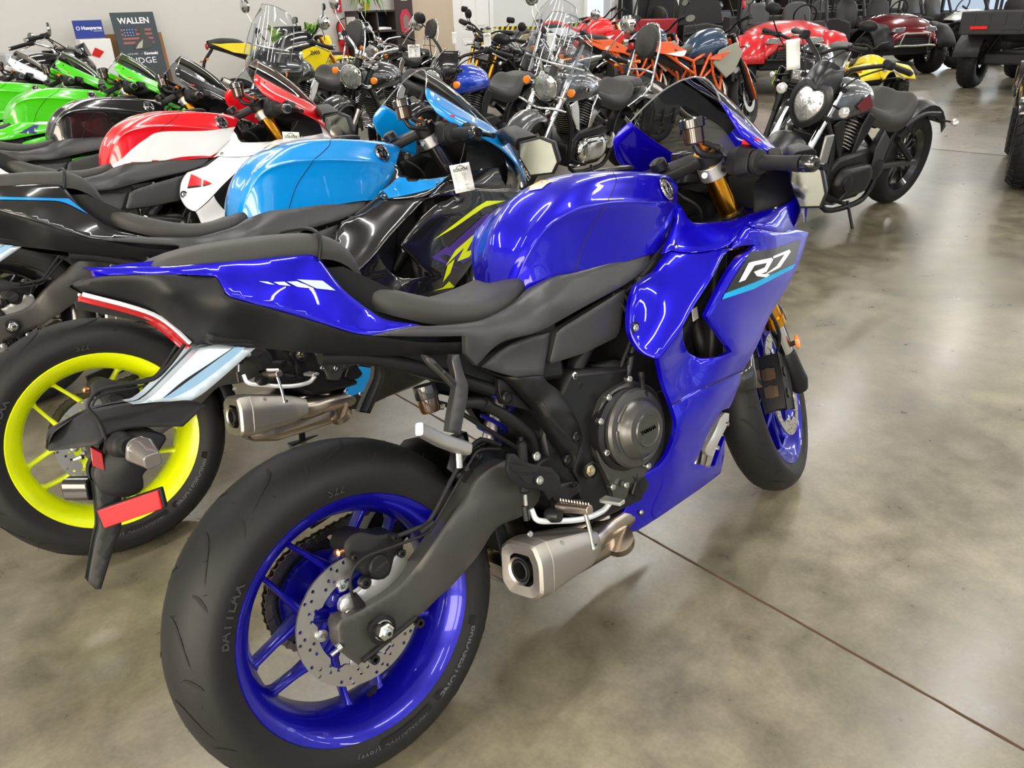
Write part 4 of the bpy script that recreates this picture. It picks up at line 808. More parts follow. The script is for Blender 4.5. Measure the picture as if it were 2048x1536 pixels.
    for k in range(nl):
        a, b = pts[k], pts[k+1]; d = (b-a)/np.linalg.norm(b-a); nn = np.array([-d[1], d[0]]); o_ = .0075 if k % 2 else .0095
        for s in (-1, 1):
            ol = [a-d*.003+nn*.008, a-d*.003-nn*.008, (a+b)/2-nn*.0055, b+d*.003-nn*.008, b+d*.003+nn*.008, (a+b)/2+nn*.0055]
            ch.prism([tuple(p) for p in ol], spz+s*o_-.0009, spz+s*o_+.0009)
        rol.lathe([(0, -.011), (.0035, -.011), (.0035, .011), (0, .011)], (a[0], spz, a[1]), (0, 1, 0), 6)
    ch.add(rol.V, rol.F).obj('chain', mat('dark chain steel', (.17, .15, .13), .3, .9), B, smooth=False)
    panel('chain_guard', [(640, 1010, 1), (760, 985, 1), (860, 985, 1), (840, 1010, 1), (760, 1020, 1), (690, 1070, 1)], [(640, 1010, .11), (860, 985, .11), (690, 1070, .11), (760, 985, .11)], BLK, B, mirror=False, side=-1) if False else None
    MB().loft([[(x_, .10, z_), (x_, .125, z_), (x_, .125, z_-.03), (x_, .10, z_-.03)] for x_, z_ in ((.02, .47), (.2, .50), (.42, .50))]).obj('chain_guard', BLK, B, bev=.003)
    # rear mudguard
    sec = []
    for k in range(8):
        th = R(42-7*k); sec.append([(.0+r_*1.03*cos(th), y_, .315+r_*1.03*sin(th)) for y_, r_ in ((-.095, .30), (-.085, .33), (-.04, .345), (.04, .345), (.085, .33), (.095, .30))])
    gridmesh(np.array(sec)).obj('rear_mudguard', BLK, B, solid=.004, ang=60)
    # ---- engine
    MB().loft([[(x_, s*w_, z_) for s, z_ in ((-1, zb), (-1, zt), (1, zt), (1, zb))] for x_, w_, zb, zt in ((.46, .10, .33, .50), (.55, .125, .27, .62), (.85, .125, .25, .55), (.90, .11, .27, .50))]).obj('crankcase', ENG, B, bev=.012)
    MB().loft([[(x_, -.13, z_), (x_, .13, z_), (x_+.17, .13, z_-.02), (x_+.17, -.13, z_-.02)] for x_, z_ in ((.68, .50), (.74, .62), (.78, .72), (.79, .76))]).obj('cylinder_block', ENG, B, bev=.008)
    MB().loft([[(.62, -.10, z_), (.62, .10, z_), (.86, .10, z_+.0), (.86, -.10, z_)] for z_ in (.74, .80)]).obj('airbox', BLK, B, bev=.01)
    for k in range(7): MB().box((.80+.012*k, -.128, .60+.02*k), (.17, .01, .005)).obj('cylinder_fin', ENG, B)
    q = at(1277, 857, -.168); t1 = np.array([0, -1, 0.])
    MB().lathe([(.088, -.05), (.092, -.02), (.090, -.006), (.080, .0)], q+[-.015, .012, .0], t1, 40).obj('clutch_cover_flange', ENG, B)
    cc_ = MB().lathe([(.088, -.035), (.088, -.006), (.083, .0), (.068, .002), (.064, .012), (.056, .020), (.051, .025), (.037, .026), (.0355, .030), (.034, .030), (.032, .028), (0, .028)], q, t1, 48).obj('clutch_cover', CASE, B, ang=30)
    for a0, a1 in ((115, 150), (165, 205), (-95, -60)):
        MB().tube([q+t1*.003+np.array([.070*cos(R(a)), 0, .070*sin(R(a))]) for a in np.linspace(a0, a1, 7)], .0035, 8).obj('cover_rib', CASE, cc_)
    text('clutch_print', 'YAMAHA', .0125, lambda v: q+np.array([v[0]*.95, -.0285, v[1]]), mat('dark lettering', (.022, .022, .023), .55), cc_, .0006, .0006)
    # lower case with bolts
    lc, _ = panel('clutch_case', [(1262, 760, 1), (1235, 775), (1212, 792), (1200, 815), (1190, 860), (1196, 915), (1212, 950), (1225, 985), (1228, 1000, 1), (1250, 998), (1262, 970), (1285, 955), (1310, 940), (1325, 900), (1330, 850), (1320, 800), (1300, 772)], [(1262, 760, -.142), (1190, 860, -.142), (1228, 1000, -.14), (1330, 850, -.142), (1260, 860, -.146)], CASE, B, th=.03, mirror=False)
    for u, v in ((1252, 757), (1211, 794), (1195, 842), (1207, 904), (1219, 972), (1246, 968), (1290, 930)): MB().lathe([(0, 0), (.0075, 0), (.0075, .011), (.006, .013), (.0035, .013), (.003, .009), (0, .009)], at(u, v, -.146), (0, -1, 0), 14).obj('engine_bolt', BOLT, B)
    MB().lathe([(0, 0), (.010, 0), (.010, .02), (.0065, .022), (.0065, .05), (.0075, .052), (.0075, .064), (0, .064)], at(1288, 800, -.16), (.05, 0, 1), 12).obj('oil_filler', BLKS, B)
    MB().lathe([(0, 0), (.034, 0), (.032, .012), (.015, .016), (0, .016)], at(1272, 962, -.125), (0, -1, 0), 24).obj('water_pump', BLKS, B)
    for a in range(0, 360, 60): MB().tube([at(1272, 962, -.142), at(1272, 962, -.142)+np.array([.03*cos(R(a)), .004, .03*sin(R(a))])], .003, 6).obj('pump_rib', BLKS, B)
    hg, _ = panel('engine_hanger', [(1134, 750, 1), (1142, 742), (1152, 748), (1160, 762), (1160, 790), (1150, 850), (1128, 800), (1126, 770)], [(1134, 750, -.115), (1160, 790, -.115), (1150, 850, -.115)], BLKS, B, th=.01, mirror=False)
    for u, v, m_ in ((1146, 752, BOLT), (1156, 770, BLKS)): MB().lathe([(0, 0), (.009, 0), (.009, .006), (.005, .008), (.004, .004), (0, .004)], at(u, v, -.118), (0, -1, 0), 14).obj('hanger_bolt', m_, hg)
    T('coolant_pipe', [at(1180, 740, -.10), at(1230, 730, -.11), at(1270, 745, -.11)], .012, ENG, B); T('coolant_pipe', [at(1385, 620, -.09), at(1400, 680, -.11), at(1412, 730, -.11)], .02, BLK, B)
    T('coolant_hose', [at(1440, 560, -.13), at(1390, 620, -.12), at(1350, 690, -.10)], .017, BLK, B)
    MB().lathe([(.019, -.02), (.024, -.02), (.024, .01), (.021, .012), (.019, .01)], at(1422, 690, -.125), (.3, -1, .1), 24).obj('radiator_hose_clamp', BLKS, B); MB().box(at(1390, 628, -.14), (.032, .002, .028), _rz(.3)).obj('hose_label', PAPER, B)
    MB().box((1.03, 0, .62), (.05, .30, .34), np.array([[cos(.25), 0, sin(.25)], [0, 1, 0], [-sin(.25), 0, cos(.25)]])).obj('radiator', BLK, B, bev=.01)
    MB().box((.90, 0, .80), (.34, .14, .10)).obj('frame_spar', BLK, B, bev=.02); MB().tube([(1.10, 0, .62), (1.02, 0, .93)], .036, 18).obj('steering_head', BLKS, B)
    T('frame_tube', [(1.04, -.06, .82), (.85, -.09, .76), (.60, -.095, .62), (.54, -.09, .42)], .02, BLKS, B); T('frame_tube', [(1.04, .07, .82), (.85, .11, .72), (.62, .115, .56), (.55, .105, .42)], .02, BLKS, B)
    for k in range(4): T('wiring_loom', [(.72+.03*k, -.11, .74), (.75+.03*k, -.128, .66-.02*k), (.70+.02*k, -.12, .58)], .005, RUB, B, 7)
    # shock
    sh0, sh1 = np.array([.40, 0, .50]), np.array([.50, 0, .63])
    V = []; 
    MB().tube([sh0+(sh1-sh0)*k/60+.03*np.array([0, cos(2*pi*k/9), 0])+.03*sin(2*pi*k/9)*np.array([.77, 0, -.63]) for k in range(61)], .005, 6).obj('shock_spring', mat('spring blue', (.01, .01, .25), .3, .3), B)
    MB().tube([sh0, sh1], .016, 12).obj('shock_body', STL, B)
    # rearset
    hp, _ = panel('heel_plate', [(1017, 908, 1), (1030, 908, 1), (1043, 922, 1), (1078, 932, 1), (1104, 936, 1), (1118, 952, 1), (1124, 975, 1), (1098, 1000, 1), (1090, 985, 1), (1078, 978, 1), (1046, 976, 1), (1024, 962, 1), (1013, 940, 1)], [(1013, 912, -.165), (1122, 972, -.15), (1040, 976, -.165), (1012, 945, -.165)], BLK, B, th=.006, mirror=False)
    for ol in ([(1018, 926, 1), (1036, 930, 1), (1070, 938, 1), (1066, 944, 1), (1036, 945, 1), (1024, 940, 1)], [(1039, 952, 1), (1106, 947, 1), (1092, 962, 1), (1068, 970, 1), (1052, 966, 1)]):
        panel('plate_slot', ol, [(1013, 912, -.1665), (1122, 972, -.1515), (1040, 976, -.1665), (1012, 945, -.1665)], DARK, hp, th=.001, roll=0, mirror=False)
    for u, v in ((1071, 912), (1077, 960)): MB().lathe([(0, 0), (.009, 0), (.009, .005), (.0075, .0065), (.004, .0065), (.0035, .003), (0, .003)], at(u, v, -.166), (0, -1, 0), 16).obj('plate_bolt', BOLT, B)
    rsb, _ = panel('rearset_bracket', [(1100, 972, 1), (1150, 963), (1158, 968), (1158, 985), (1140, 998), (1165, 1000), (1182, 1008), (1176, 1020), (1150, 1018), (1110, 1002)], [(1100, 972, -.15), (1158, 968, -.148), (1176, 1020, -.15), (1110, 1002, -.152)], BLKS, B, th=.012, mirror=False)
    for u, v in ((1148, 969), (1168, 1008)): MB().lathe([(0, 0), (.007, 0), (.007, .006), (.004, .006), (.003, .003), (0, .003)], at(u, v, -.153), (0, -1, 0), 14).obj('rearset_bolt', BLKS, B)
    T('brake_pedal', [at(1062, 1018, -.158), at(1075, 1040, -.165), at(1110, 1042, -.172), at(1165, 1038, -.18), at(1205, 1022, -.18), at(1222, 1002, -.185)], .0062, mat('silver painted', (.72, .76, .8), .25, .5), B, 8)
    pt = MB().loft(cap_bar(at(1205, 998, -.185), at(1245, 1006, -.235), .022, .008, .2, .018, .008)).obj('pedal_pad', ALU, B, bev=.001)
    for k in range(7): MB().box(at(1208+5.5*k, 996+1.3*k, -.188-.006*k), (.018, .003, .004)).obj('pad_rib', ALU, pt)
    rp = MB().loft(cap_bar(at(1118, 1012, -.175), at(1180, 1020, -.255), .024, .018, .3, .018, .016)).obj('rider_peg', mat('peg steel', (.5, .42, .36), .3, 1), B, bev=.001)
    for k in range(11):
        for j in (-1, 0, 1): MB().lathe([(.0022, 0), (.001, .005), (0, .005)], at(1122+5.6*k, 1005+.9*k, -.178-.0075*k)+np.array([j*.007, 0, .004]), (0, 0, 1), 5).obj('peg_tooth', MATS['peg steel'], rp) if (j == 0) else None
    T('peg_feeler', [at(1170, 1024, -.245), at(1180, 1062, -.248), at(1186, 1092, -.25)], .0042, BOLT, B, 8); MB().lathe([(0, -.004), (.007, -.002), (.007, .004), (0, .005)], at(1188, 1094, -.25), (0, 0, 1), 10).obj('feeler_tip', BOLT, B)
    T('master_cylinder', [at(1044, 888, -.12), at(1046, 925, -.13), at(1048, 960, -.14), at(1050, 985, -.148)], .0105, BLK, B); MB().lathe([(0, 0), (.010, 0), (.010, .01), (.006, .012), (.006, .02), (0, .02)], at(1044, 892, -.12), (0, 0, 1), 6).obj('banjo_bolt', BLKS, B)
    MB().tube([at(1050, 990, -.150), at(1052, 1020, -.158)], .004, 8).obj('push_rod', BOLT, B); MB().loft(cap_bar(at(1050, 1012, -.158), at(1054, 1040, -.16), .012, .014, .3)).obj('push_rod_clevis', BLKS, B)
    MB().lathe([(0, 0), (.013, 0), (.015, .01), (.012, .03), (0, .03)], at(1094, 1030, -.16), (.3, -1, 0), 16).obj('pedal_pivot', BLKS, B)
    # ---- exhaust
    a = np.array([.455, -.150, .265]); b = np.array([.295, -.170, .296]); dr = (b-a)/np.linalg.norm(b-a)
    def ring(c_, w_, h_, k_=.22):
        M = frame_z(dr); pts = [(-.5, -.30), (-.30, -.5), (.30, -.5), (.5, -.34), (.5, .20), (.34, .5), (-.30, .5), (-.5, .34)]; out_ = []
        for n_i in range(8):
            p0, p1, p2 = np.array(pts[n_i-1]), np.array(pts[n_i]), np.array(pts[(n_i+1) % 8])
            for t_ in (-.16, 0, .16): q_ = p1+(p2-p1)*max(t_, 0)+(p0-p1)*max(-t_, 0); out_.append(c_+M@np.array([q_[0]*w_*(1-.03*(t_ == 0)), q_[1]*h_*(1-.03*(t_ == 0)), 0]))
        return out_
    mf = MB().loft([ring(a-dr*.05, .06, .05), ring(a-dr*.012, .088, .074), ring(a, .094, .080), ring(b-dr*.036, .112, .114), ring(b-dr*.034, .110, .112), ring(b-dr*.030, .112, .114), ring(b-dr*.006, .108, .110), ring(b, .098, .100), ring(b-dr*.004, .060, .062)], cap=False).obj('muffler', MUF, B, ang=28)
    MB().lathe([(.028, .004), (.023, .001), (.021, -.01)], b, dr, 28).obj('muffler_ring', STL, mf)
    MB().lathe([(.0205, -.012), (.0205, .002), (.018, .004), (.0165, .002), (.0165, -.05), (0, -.05)], b, dr, 26).obj('exhaust_outlet', DARK, mf)
    for u, v in ((1060, 1068), (1123, 1087), (1128, 1128)): MB().lathe([(0, 0), (.006, 0), (.005, .003), (0, .003)], at(u, v, -.20 if v < 1090 else -.205), (0, -1, .2), 12).obj('muffler_rivet', STL, mf)
    T('exhaust_pipe', [a, a+[.06, .02, -.02], (.58, -.10, .235), (.66, -.08, .225), (.80, -.05, .21), (.95, -.05, .22), (1.0, -.05, .27), (1.03, -.06, .34), (1.04, -.06, .42), (.97, -.05, .52)], .032, EXH, B, 18)
    MB().loft([[(x_, s*w_, z_) for s, z_ in ((-1, zb), (-1, zt), (1, zt), (1, zb))] for x_, w_, zb, zt in ((.34, .09, .19, .27), (.42, .12, .17, .29), (.60, .12, .165, .28), (.66, .08, .18, .25))]).obj('silencer_box', EXH, B, bev=.025)
    MB().tube([at(1235, 1075, -.11), at(1238, 1085, -.10)], .036, 18).obj('exhaust_flange', EXH, B)
    hc, _ = panel('header_guard', C(cJ, [(1140, 755, 1), (1162, 760), (1160, 800), (1140, 850), (1105, 915), (1078, 985), (1070, 1005, 1), (1035, 995), (1022, 970), (1050, 915), (1085, 850), (1108, 790)]), [(*C(cJ, [(p_, q_)])[0], y_) for p_, q_, y_ in ((1150, 760, -.150), (1140, 850, -.148), (1070, 1005, -.146), (1030, 985, -.150), (1085, 850, -.158), (1095, 890, -.162))], mat('silver guard', (.6, .6, .61), .28, .7), B, th=.01, mirror=False)
    for p in C(cJ, [(1150, 820), (1095, 955)]): MB().lathe([(0, 0), (.006, 0), (.005, .003), (0, .003)], at(*p, -.162), (0, -1, 0), 12).obj('guard_rivet', BOLT, hc)
    T('side_stand', [(.58, .10, .28), (.60, .17, .17), (.61, .235, .06)], .011, BLKS, B); MB().loft(cap_bar((.56, .24, .055), (.66, .25, .052), .05, .012, .3)).obj('stand_foot', BLKS, B)
    # ---- number plate bracket
    for ol, m_ in (([(425, 918, 1), (520, 880), (770, 632, 1), (860, 610, 1), (985, 628, 1), (1052, 630, 1), (940, 730), (800, 850), (718, 905, 1), (570, 905)], BRKT),):
        bk, fb = panel('plate_bracket_arm', C(cB, ol), [(*C(cB, [(p_, q_)])[0], y_) for p_, q_, y_ in ((425, 918, -.035), (770, 632, -.04), (1052, 630, -.05), (718, 905, -.045))], m_, B, th=.03)
        decal('arm_slot', C(cB, [(580, 885, 1), (680, 800), (830, 700), (945, 622, 1), (900, 670), (800, 740), (650, 850), (600, 886)]), fb, DARK, bk, .001)
        decal('arm_patch', C(cB, [(580, 888, 1), (640, 848), (760, 760), (945, 626, 1), (1000, 626, 1), (900, 710), (760, 815), (640, 880)]), fb, mat('blue grey patch', (.25, .42, .60), .3, .5), bk, .0016)  # flat blue-grey patch laid over the arm slot
    gf, _ = panel('plate_light_housing', C(cF, [(105, 640, 1), (115, 590), (150, 555), (330, 470), (600, 418), (880, 400), (1003, 425, 1), (935, 490), (870, 550, 1), (700, 552), (560, 560), (440, 600), (400, 650), (260, 672), (110, 690, 1)]), [(*C(cF, [(p_, q_)])[0], y_) for p_, q_, y_ in ((105, 640, -.01), (330, 470, -.02), (600, 418, -.03), (1003, 425, -.06), (870, 550, -.065), (560, 560, -.05), (260, 672, -.035), (110, 690, -.02), (400, 560, -.045))], BLK, B, th=.02)
    pn, _ = panel('plate_bracket', C(cF, [(440, 600, 1), (600, 565), (770, 600), (740, 680), (670, 790), (640, 830), (645, 900), (560, 950), (430, 930), (380, 880), (365, 800), (430, 700)]), [(*C(cF, [(p_, q_)])[0], y_) for p_, q_, y_ in ((440, 600, -.03), (770, 600, -.045), (640, 900, -.04), (365, 800, -.03), (560, 750, -.05))], BLK, B, th=.02)
    pb, _ = panel('plate_bracket_tail', C(cF, [(370, 870, 1), (520, 870, 1), (520, 1120), (490, 1200), (405, 1475, 1), (370, 1475, 1), (328, 1430, 1), (375, 1190), (395, 1100)]), [(*C(cF, [(p_, q_)])[0], y_) for p_, q_, y_ in ((370, 870, -.02), (520, 870, -.025), (405, 1475, -.02), (328, 1430, -.012))], BLK, B, th=.02)
    # red reflector facing back
    rq = [at(*C(cF, [p])[0], y_) for p, y_ in (((385, 1025), .035), ((735, 905), -.035), ((762, 1010), -.035), ((425, 1125), .035))]
    nn = np.cross(rq[1]-rq[0], rq[3]-rq[0]); nn /= np.linalg.norm(nn); nn = nn if nn[0] < 0 else -nn
    _cl = _rx(-LEAN).T@CAM; rq = [_cl+(p-_cl)*.955 for p in rq]; cen = sum(rq)/4
    MB().loft([[cen+(p-cen)*1.07-nn*.008 for p in rq], [cen+(p-cen)*1.07+nn*.001 for p in rq]]).obj('reflector_holder', BLK, B, bev=.002)
    MB().loft([[cen+(p-cen)*.97 for p in rq], [cen+(p-cen)*.97+nn*.004 for p in rq]]).obj('rear_reflector', REDL, B, bev=.001)
    sr = [at(*C(cF, [p])[0], -.028) for p in ((350, 655), (418, 690), (432, 790), (362, 760))]
    MB().loft([sr, [p+np.array([-.004, -.01, 0]) for p in sr]]).obj('side_reflector', mat('tail light red', (.35, .005, .008), .12, coat=1), B, bev=.001)
    for s in (1, -1):
        p0 = at(*C(cF, [(510, 650)])[0], -.05)*[1, s, 1]; p1 = at(*C(cF, [(575, 665)])[0], -.085)*[1, s, 1]; p2 = at(*C(cF, [(640, 690)])[0], -.10)*[1, s, 1]; p3 = at(*C(cF, [(700, 745)])[0], -.135)*[1, s, 1]
        MB().tube([p0, p0*.6+p1*.4, p0*.5+p1*.5, p1], [.020, .018, .014, .014], 14).obj('indicator_stem', BLK, B)
        MB().loft([r_ for a_, b_, w1, h1, w2, h2 in ((p1, p1*.7+p2*.3, .02, .025, .036, .034), (p2, p3, .038, .034, .024, .022)) for r_ in cap_bar(a_, b_, w1, h1, .3, w2, h2)]).obj('rear_indicator', mat('clear amber lens', (.14, .13, .125), .1, .3, coat=1), B, bev=.003)
    MB().loft(cap_bar(at(*C(cF, [(215, 900)])[0], .05), at(*C(cF, [(360, 900)])[0], .02), .03, .035, .3)).obj('plate_lamp', BLKG, B, bev=.003)
    MB().tube([at(*C(cF, [(250, 740)])[0], .0), at(*C(cF, [(300, 722)])[0], -.01)], [.002, .004], 8).obj('plate_screw', BOLT, B)
    T('indicator_wire', [at(*C(cF, [p])[0], -.05) for p in ((430, 620), (400, 540), (370, 490), (330, 440), (345, 390), (400, 340), (560, 305), (700, 280), (790, 200), (880, 80))], .003, RUB, B, 7)
    # black tray under the seat
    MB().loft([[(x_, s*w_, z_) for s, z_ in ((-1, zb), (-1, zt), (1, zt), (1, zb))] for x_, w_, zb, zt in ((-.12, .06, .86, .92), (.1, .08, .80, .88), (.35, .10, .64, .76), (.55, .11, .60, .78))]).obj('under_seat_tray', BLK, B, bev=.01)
    return root
blue = sportbike('deep blue sport motorcycle in the foreground with blue wheels and a gold fork')
# ---------------------------------------------------------------- other motorcycles (local: x forward, y left, z up, origin under the rear wheel)
def teardrop(x0, x1, w, z0, z1, m, root, peak=.35, nose=.55):
    rows = []
    for t in (0, .06, .18, .38, .6, .8, .94, 1):
        ww = w*(sin(pi*min(1, t*.5+.22))**1.3)*(1 if t < .9 else .8)*(0.35 if t == 0 else .75 if t == .06 else 1); ww = ww if t < 1 else w*nose*.7
        x = x0+(x1-x0)*t; hh = (z1-z0)*(.30+.70*sin(pi*min(.5+.0, .12+t*.62)) if t < .7 else .93+.07*(1-t)); hh *= (.55 if t == 0 else .8 if t == .06 else 1)
        b = z0+(.05*(1-t))*(z1-z0)
        rows.append([(x, -ww*.35, b), (x, -ww*.85, b+.02), (x, -ww, b+hh*.38), (x, -ww*.8, b+hh*.78), (x, -ww*.35, b+hh*.98), (x, 0, b+hh), (x, ww*.35, b+hh*.98), (x, ww*.8, b+hh*.78), (x, ww, b+hh*.38), (x, ww*.85, b+.02), (x, ww*.35, b)])
    mb = gridmesh(grid(rows, 3, 3)); n = len(spl(rows[0], 3)); k = len(mb.V)
    mb.F += [tuple(range(n)), tuple(range(k-n, k))[::-1]]
    return mb.obj('fuel_tank', m, root, ang=60)
def simple_wheel(root, nm, x, r, w, rimr, rimm, spokes=10, hub=.05, wire=False, T_=None, disc=True, tread=False):
    X = T_ or (lambda p: p)
    c = np.array([x, 0, r]); P_ = lambda mb: mb.map(lambda p: X(p+c))
    rim = P_(MB().lathe([(rimr, -w*.36), (rimr+.004, -w*.33), (rimr-.022, -w*.25), (rimr-.03, 0), (rimr-.022, w*.25), (rimr+.004, w*.33), (rimr, w*.36), (rimr-.035, w*.2), (rimr-.035, -w*.2), (rimr, -w*.36)], (0, 0, 0), (0, 1, 0), 40)).obj(nm, rimm, root, ang=50)
    h = min(.06, (r-rimr)*.75)
    P_(MB().lathe([(rimr-.002, -w*.36), (rimr+.02, -w*.47)]+[(r-h+h*cos(R(a)), w/2*sin(R(a))) for a in range(-72, 73, 18)]+[(rimr+.02, w*.47), (rimr-.002, w*.36)], (0, 0, 0), (0, 1, 0), 48)).obj('tyre', RUB, rim, ang=180)
    if tread:
        g = MB(); n = 26
        for k in range(n):
            for s in (-1, 1):
                th = 2*pi*(k+(.5 if s > 0 else 0))/n
                for a0, a1 in ((6, 30), (40, 72)):
                    V = []
                    for a, o_ in ((a0, 0), (a1, .05)):
                        rr = r-h+h*cos(R(a))+.004; yy = s*w/2*sin(R(a))*1.01
                        for d_ in (-.4, .4): V.append(((rr+.004)*cos(th+o_+d_*pi/n), yy, (rr+.004)*sin(th+o_+d_*pi/n)))
                    V2 = [np.array(v)*[(math.hypot(v[0], v[2])-.012)/math.hypot(v[0], v[2]), .98, (math.hypot(v[0], v[2])-.012)/math.hypot(v[0], v[2])] for v in V]
                    g.add(V+V2, [(0, 1, 3, 2), (0, 1, 5, 4), (2, 3, 7, 6), (0, 2, 6, 4), (1, 3, 7, 5)])
        tag(P_(g).obj('tread_block', RUB, rim, smooth=False), kind='stuff')
    P_(MB().lathe([(.0, -w*.4), (hub, -w*.4), (hub*.8, -w*.2), (hub*.8, w*.2), (hub, w*.4), (0, w*.4)], (0, 0, 0), (0, 1, 0), 18)).obj('hub', rimm if not wire else CHR, rim, ang=40)
    if wire:
        for k in range(28):
            a = 2*pi*k/28; s = 1 if k % 2 else -1
            P_(MB().tube([(hub*.9*cos(a+.5*s), s*w*.3, hub*.9*sin(a+.5*s)), ((rimr-.02)*cos(a), 0, (rimr-.02)*sin(a))], .0022, 4)).obj('spoke', CHR, rim)
    else:
        for k in range(spokes):
            a = 2*pi*(k+.5)/spokes; q = np.array([cos(a), 0, sin(a)]); a2 = a+.12*(1 if k % 2 else -1); q2 = np.array([cos(a2), 0, sin(a2)]); M = frame_z(q, (0, 1, 0))
            P_(MB().loft([[q*hub*.8+M@np.array([i, j, 0]) for i, j in rrect(.03, .04, .3, 1)], [q2*(rimr-.02)+M@np.array([i, j, 0]) for i, j in rrect(.016, .03, .3, 1)]])).obj('spoke', rimm, rim)
    if disc: P_(MB().lathe([(.09, -w*.5-.008), (.145, -w*.5-.008), (.145, -w*.5-.013), (.09, -w*.5-.013), (.09, -w*.5-.008)], (0, 0, 0), (0, 1, 0), 36)).obj('brake_disc', STL, rim, ang=30)
    return rim
def mirror_on(root, base, top, s, m=BLK, shape='round', d=(-1, 0, .1), size=.07):
    base = np.array(base, float); top = np.array(top, float)
    T('mirror_stem', [base, (base+top)/2+np.array([.02, s*.01, 0]), top-np.array([0, 0, size*.4])], .0055, m, root, 7)
    M = frame_z(np.array(d)+np.array([0, -s*.2, 0]))
    ol = [(cos(a)*(1.25 if shape != 'round' else 1), sin(a)*(.75 if shape != 'round' else 1)) for a in np.linspace(0, 2*pi, 17)[:-1]] if shape != 'square' else rrect(2.3, 1.5, .35, 3)
    MB().loft([[top+M@np.array([a*size*k_, b*size*k_, dd]) for a, b in ol] for k_, dd in ((.5, -.03), (.95, -.018), (1.04, 0), (.95, .004))]).obj('mirror_housing', m, root, ang=40)
    MB().add([top+M@np.array([a*size*.93, b*size*.93, .0045]) for a, b in ol], [tuple(range(len(ol)))]).obj('mirror_glass', MIRR, root, smooth=False)
def cruiser(label, group, o):
    g_ = lambda k, d=None: o.get(k, d)
    L_ = g_('L', 1.60); tm = g_('paint', BLKG); met = g_('metal', CHR); fk = g_('fork', CHR); eng = g_('engine', CHR); rk = R(g_('rake', 32)); st = R(g_('steer', 20))
    root = empty('cruiser_motorcycle'); tag(root, label, 'motorcycle', group)
    ax = np.array([-sin(rk), 0, cos(rk)]); A1 = np.array([L_+.12, 0, 0])
    def F(p):
        q = np.array(p, float)-A1; return q*cos(st)+np.cross(ax, q)*sin(st)+ax*(ax@q)*(1-cos(st))+A1
    r0, r1 = g_('r0', .32), g_('r1', .33)
    simple_wheel(root, 'rear_wheel', 0, r0, g_('w0', .18), g_('rim0', .215), g_('rimm', BLKG), g_('spk', 10), disc=True)
    simple_wheel(root, 'front_wheel', L_, r1, g_('w1', .13), g_('rim1', .22), g_('rimm', BLKG), g_('spk', 10), T_=F)
    fa = np.array([L_, 0, r1]); fl = g_('forklen', .72)
    for s in (-1, 1):
        a = fa+np.array([0, s*.11, 0]); P = lambda k: F(a+ax*k)
        MB().tube([P(-.03), P(0), P(.30)], [.022, .03, .027], 14).obj('fork_slider', g_('slider', fk), root)
        MB().tube([P(.30), P(.32), P(fl)], [.022, .02, .02], 14).obj('fork_tube', g_('gaiter', fk), root)
        if g_('gaiter'): 
            for k in range(9): MB().lathe([(.021, -.008), (.029, 0), (.021, .008)], P(.31+.022*k), P(1)-P(0), 12).obj('gaiter_ring', RUB, root)
        if g_('sleeve'): MB().tube([P(.42), P(fl-.05)], .03, 16).obj('fork_sleeve', g_('sleeve'), root)
        ip = fa+ax*(fl-.12)+np.array([.06, s*.19, -.0]); T('indicator_stalk', [F(fa+ax*(fl-.12)+[.02, s*.11, 0]), F(ip)], .006, met, root, 6)
        MB().lathe([(0, -.03), (.022, -.02), (.03, 0), (.03, .02), (.024, .026), (0, .03)], F(ip), F(ip+[1, 0, 0])-F(ip), 14).obj('front_indicator', g_('ind', AMB), root)
    for hgt in (fl-.02, fl-.2): MB().loft([[F(fa+ax*hgt+np.array([dx, s_, dz])) for dx, dz in ((-.04, -.015), (.03, -.015), (.03, .015), (-.04, .015))] for s_ in (-.14, 0, .14)]).obj('triple_clamp', met, root, bev=.005)
    # front mudguard
    sec = [[F((L_+rr*cos(R(th)), y_, r1+rr*sin(R(th)))) for y_, rr in ((-.085, r1-.03), (-.08, r1+.015), (-.04, r1+.035), (0, r1+.04), (.04, r1+.035), (.08, r1+.015), (.085, r1-.03))] for th in range(g_('fg0', 20), g_('fg1', 175), 14)]
    gridmesh(np.array(sec)).obj('front_mudguard', g_('guard', tm), root, solid=.004, ang=60)
    # rear mudguard
    re = g_('rearend', 200)
    sec = [[((r0+.07+q)*cos(R(th)), y_, r0+.02+(r0+.06+q)*sin(R(th))) for y_, q in ((-.125, -.08), (-.118, -.02), (-.06, .005), (0, .01), (.06, .005), (.118, -.02), (.125, -.08))] for th in range(45, re, 13)]
    gridmesh(np.array(sec)).obj('rear_mudguard', g_('guard', tm), root, solid=.005, ang=60)
    te = sec[-1][3]; MB().lathe([(0, -.02), (.045, -.02), (.05, 0), (.03, .02), (0, .025)], te+np.array([-.01, 0, .06]) if False else np.array(te)+[-.01, 0, .05], (-1, 0, .2), 16).obj('tail_light', mat('tail light red', (.35, .005, .008)), root)
    for s in (-1, 1):
        T('fender_strut', [(.33, s*.135, .60), (.12, s*.14, .66), (-.12, s*.135, .64)], .014, g_('strut', met), root, 8)
        MB().tube([(-.22, s*.08, .58), (-.25, s*.19, .58)], .007, 8).obj('indicator_stalk', met, root); MB().lathe([(0, -.03), (.02, -.02), (.027, 0), (.02, .02), (0, .025)], (-.25, s*.20, .58), (-1, 0, 0), 12).obj('rear_indicator', g_('ind', AMB), root)
        T('swingarm', [(0, s*.115, r0), (.25, s*.12, r0+.02), (.52, s*.12, .36)], .022, g_('arm', BLKS), root, 8)
        T('shock', [(.10, s*.13, .36), (.36, s*.13, .52)], .022, met, root, 10)
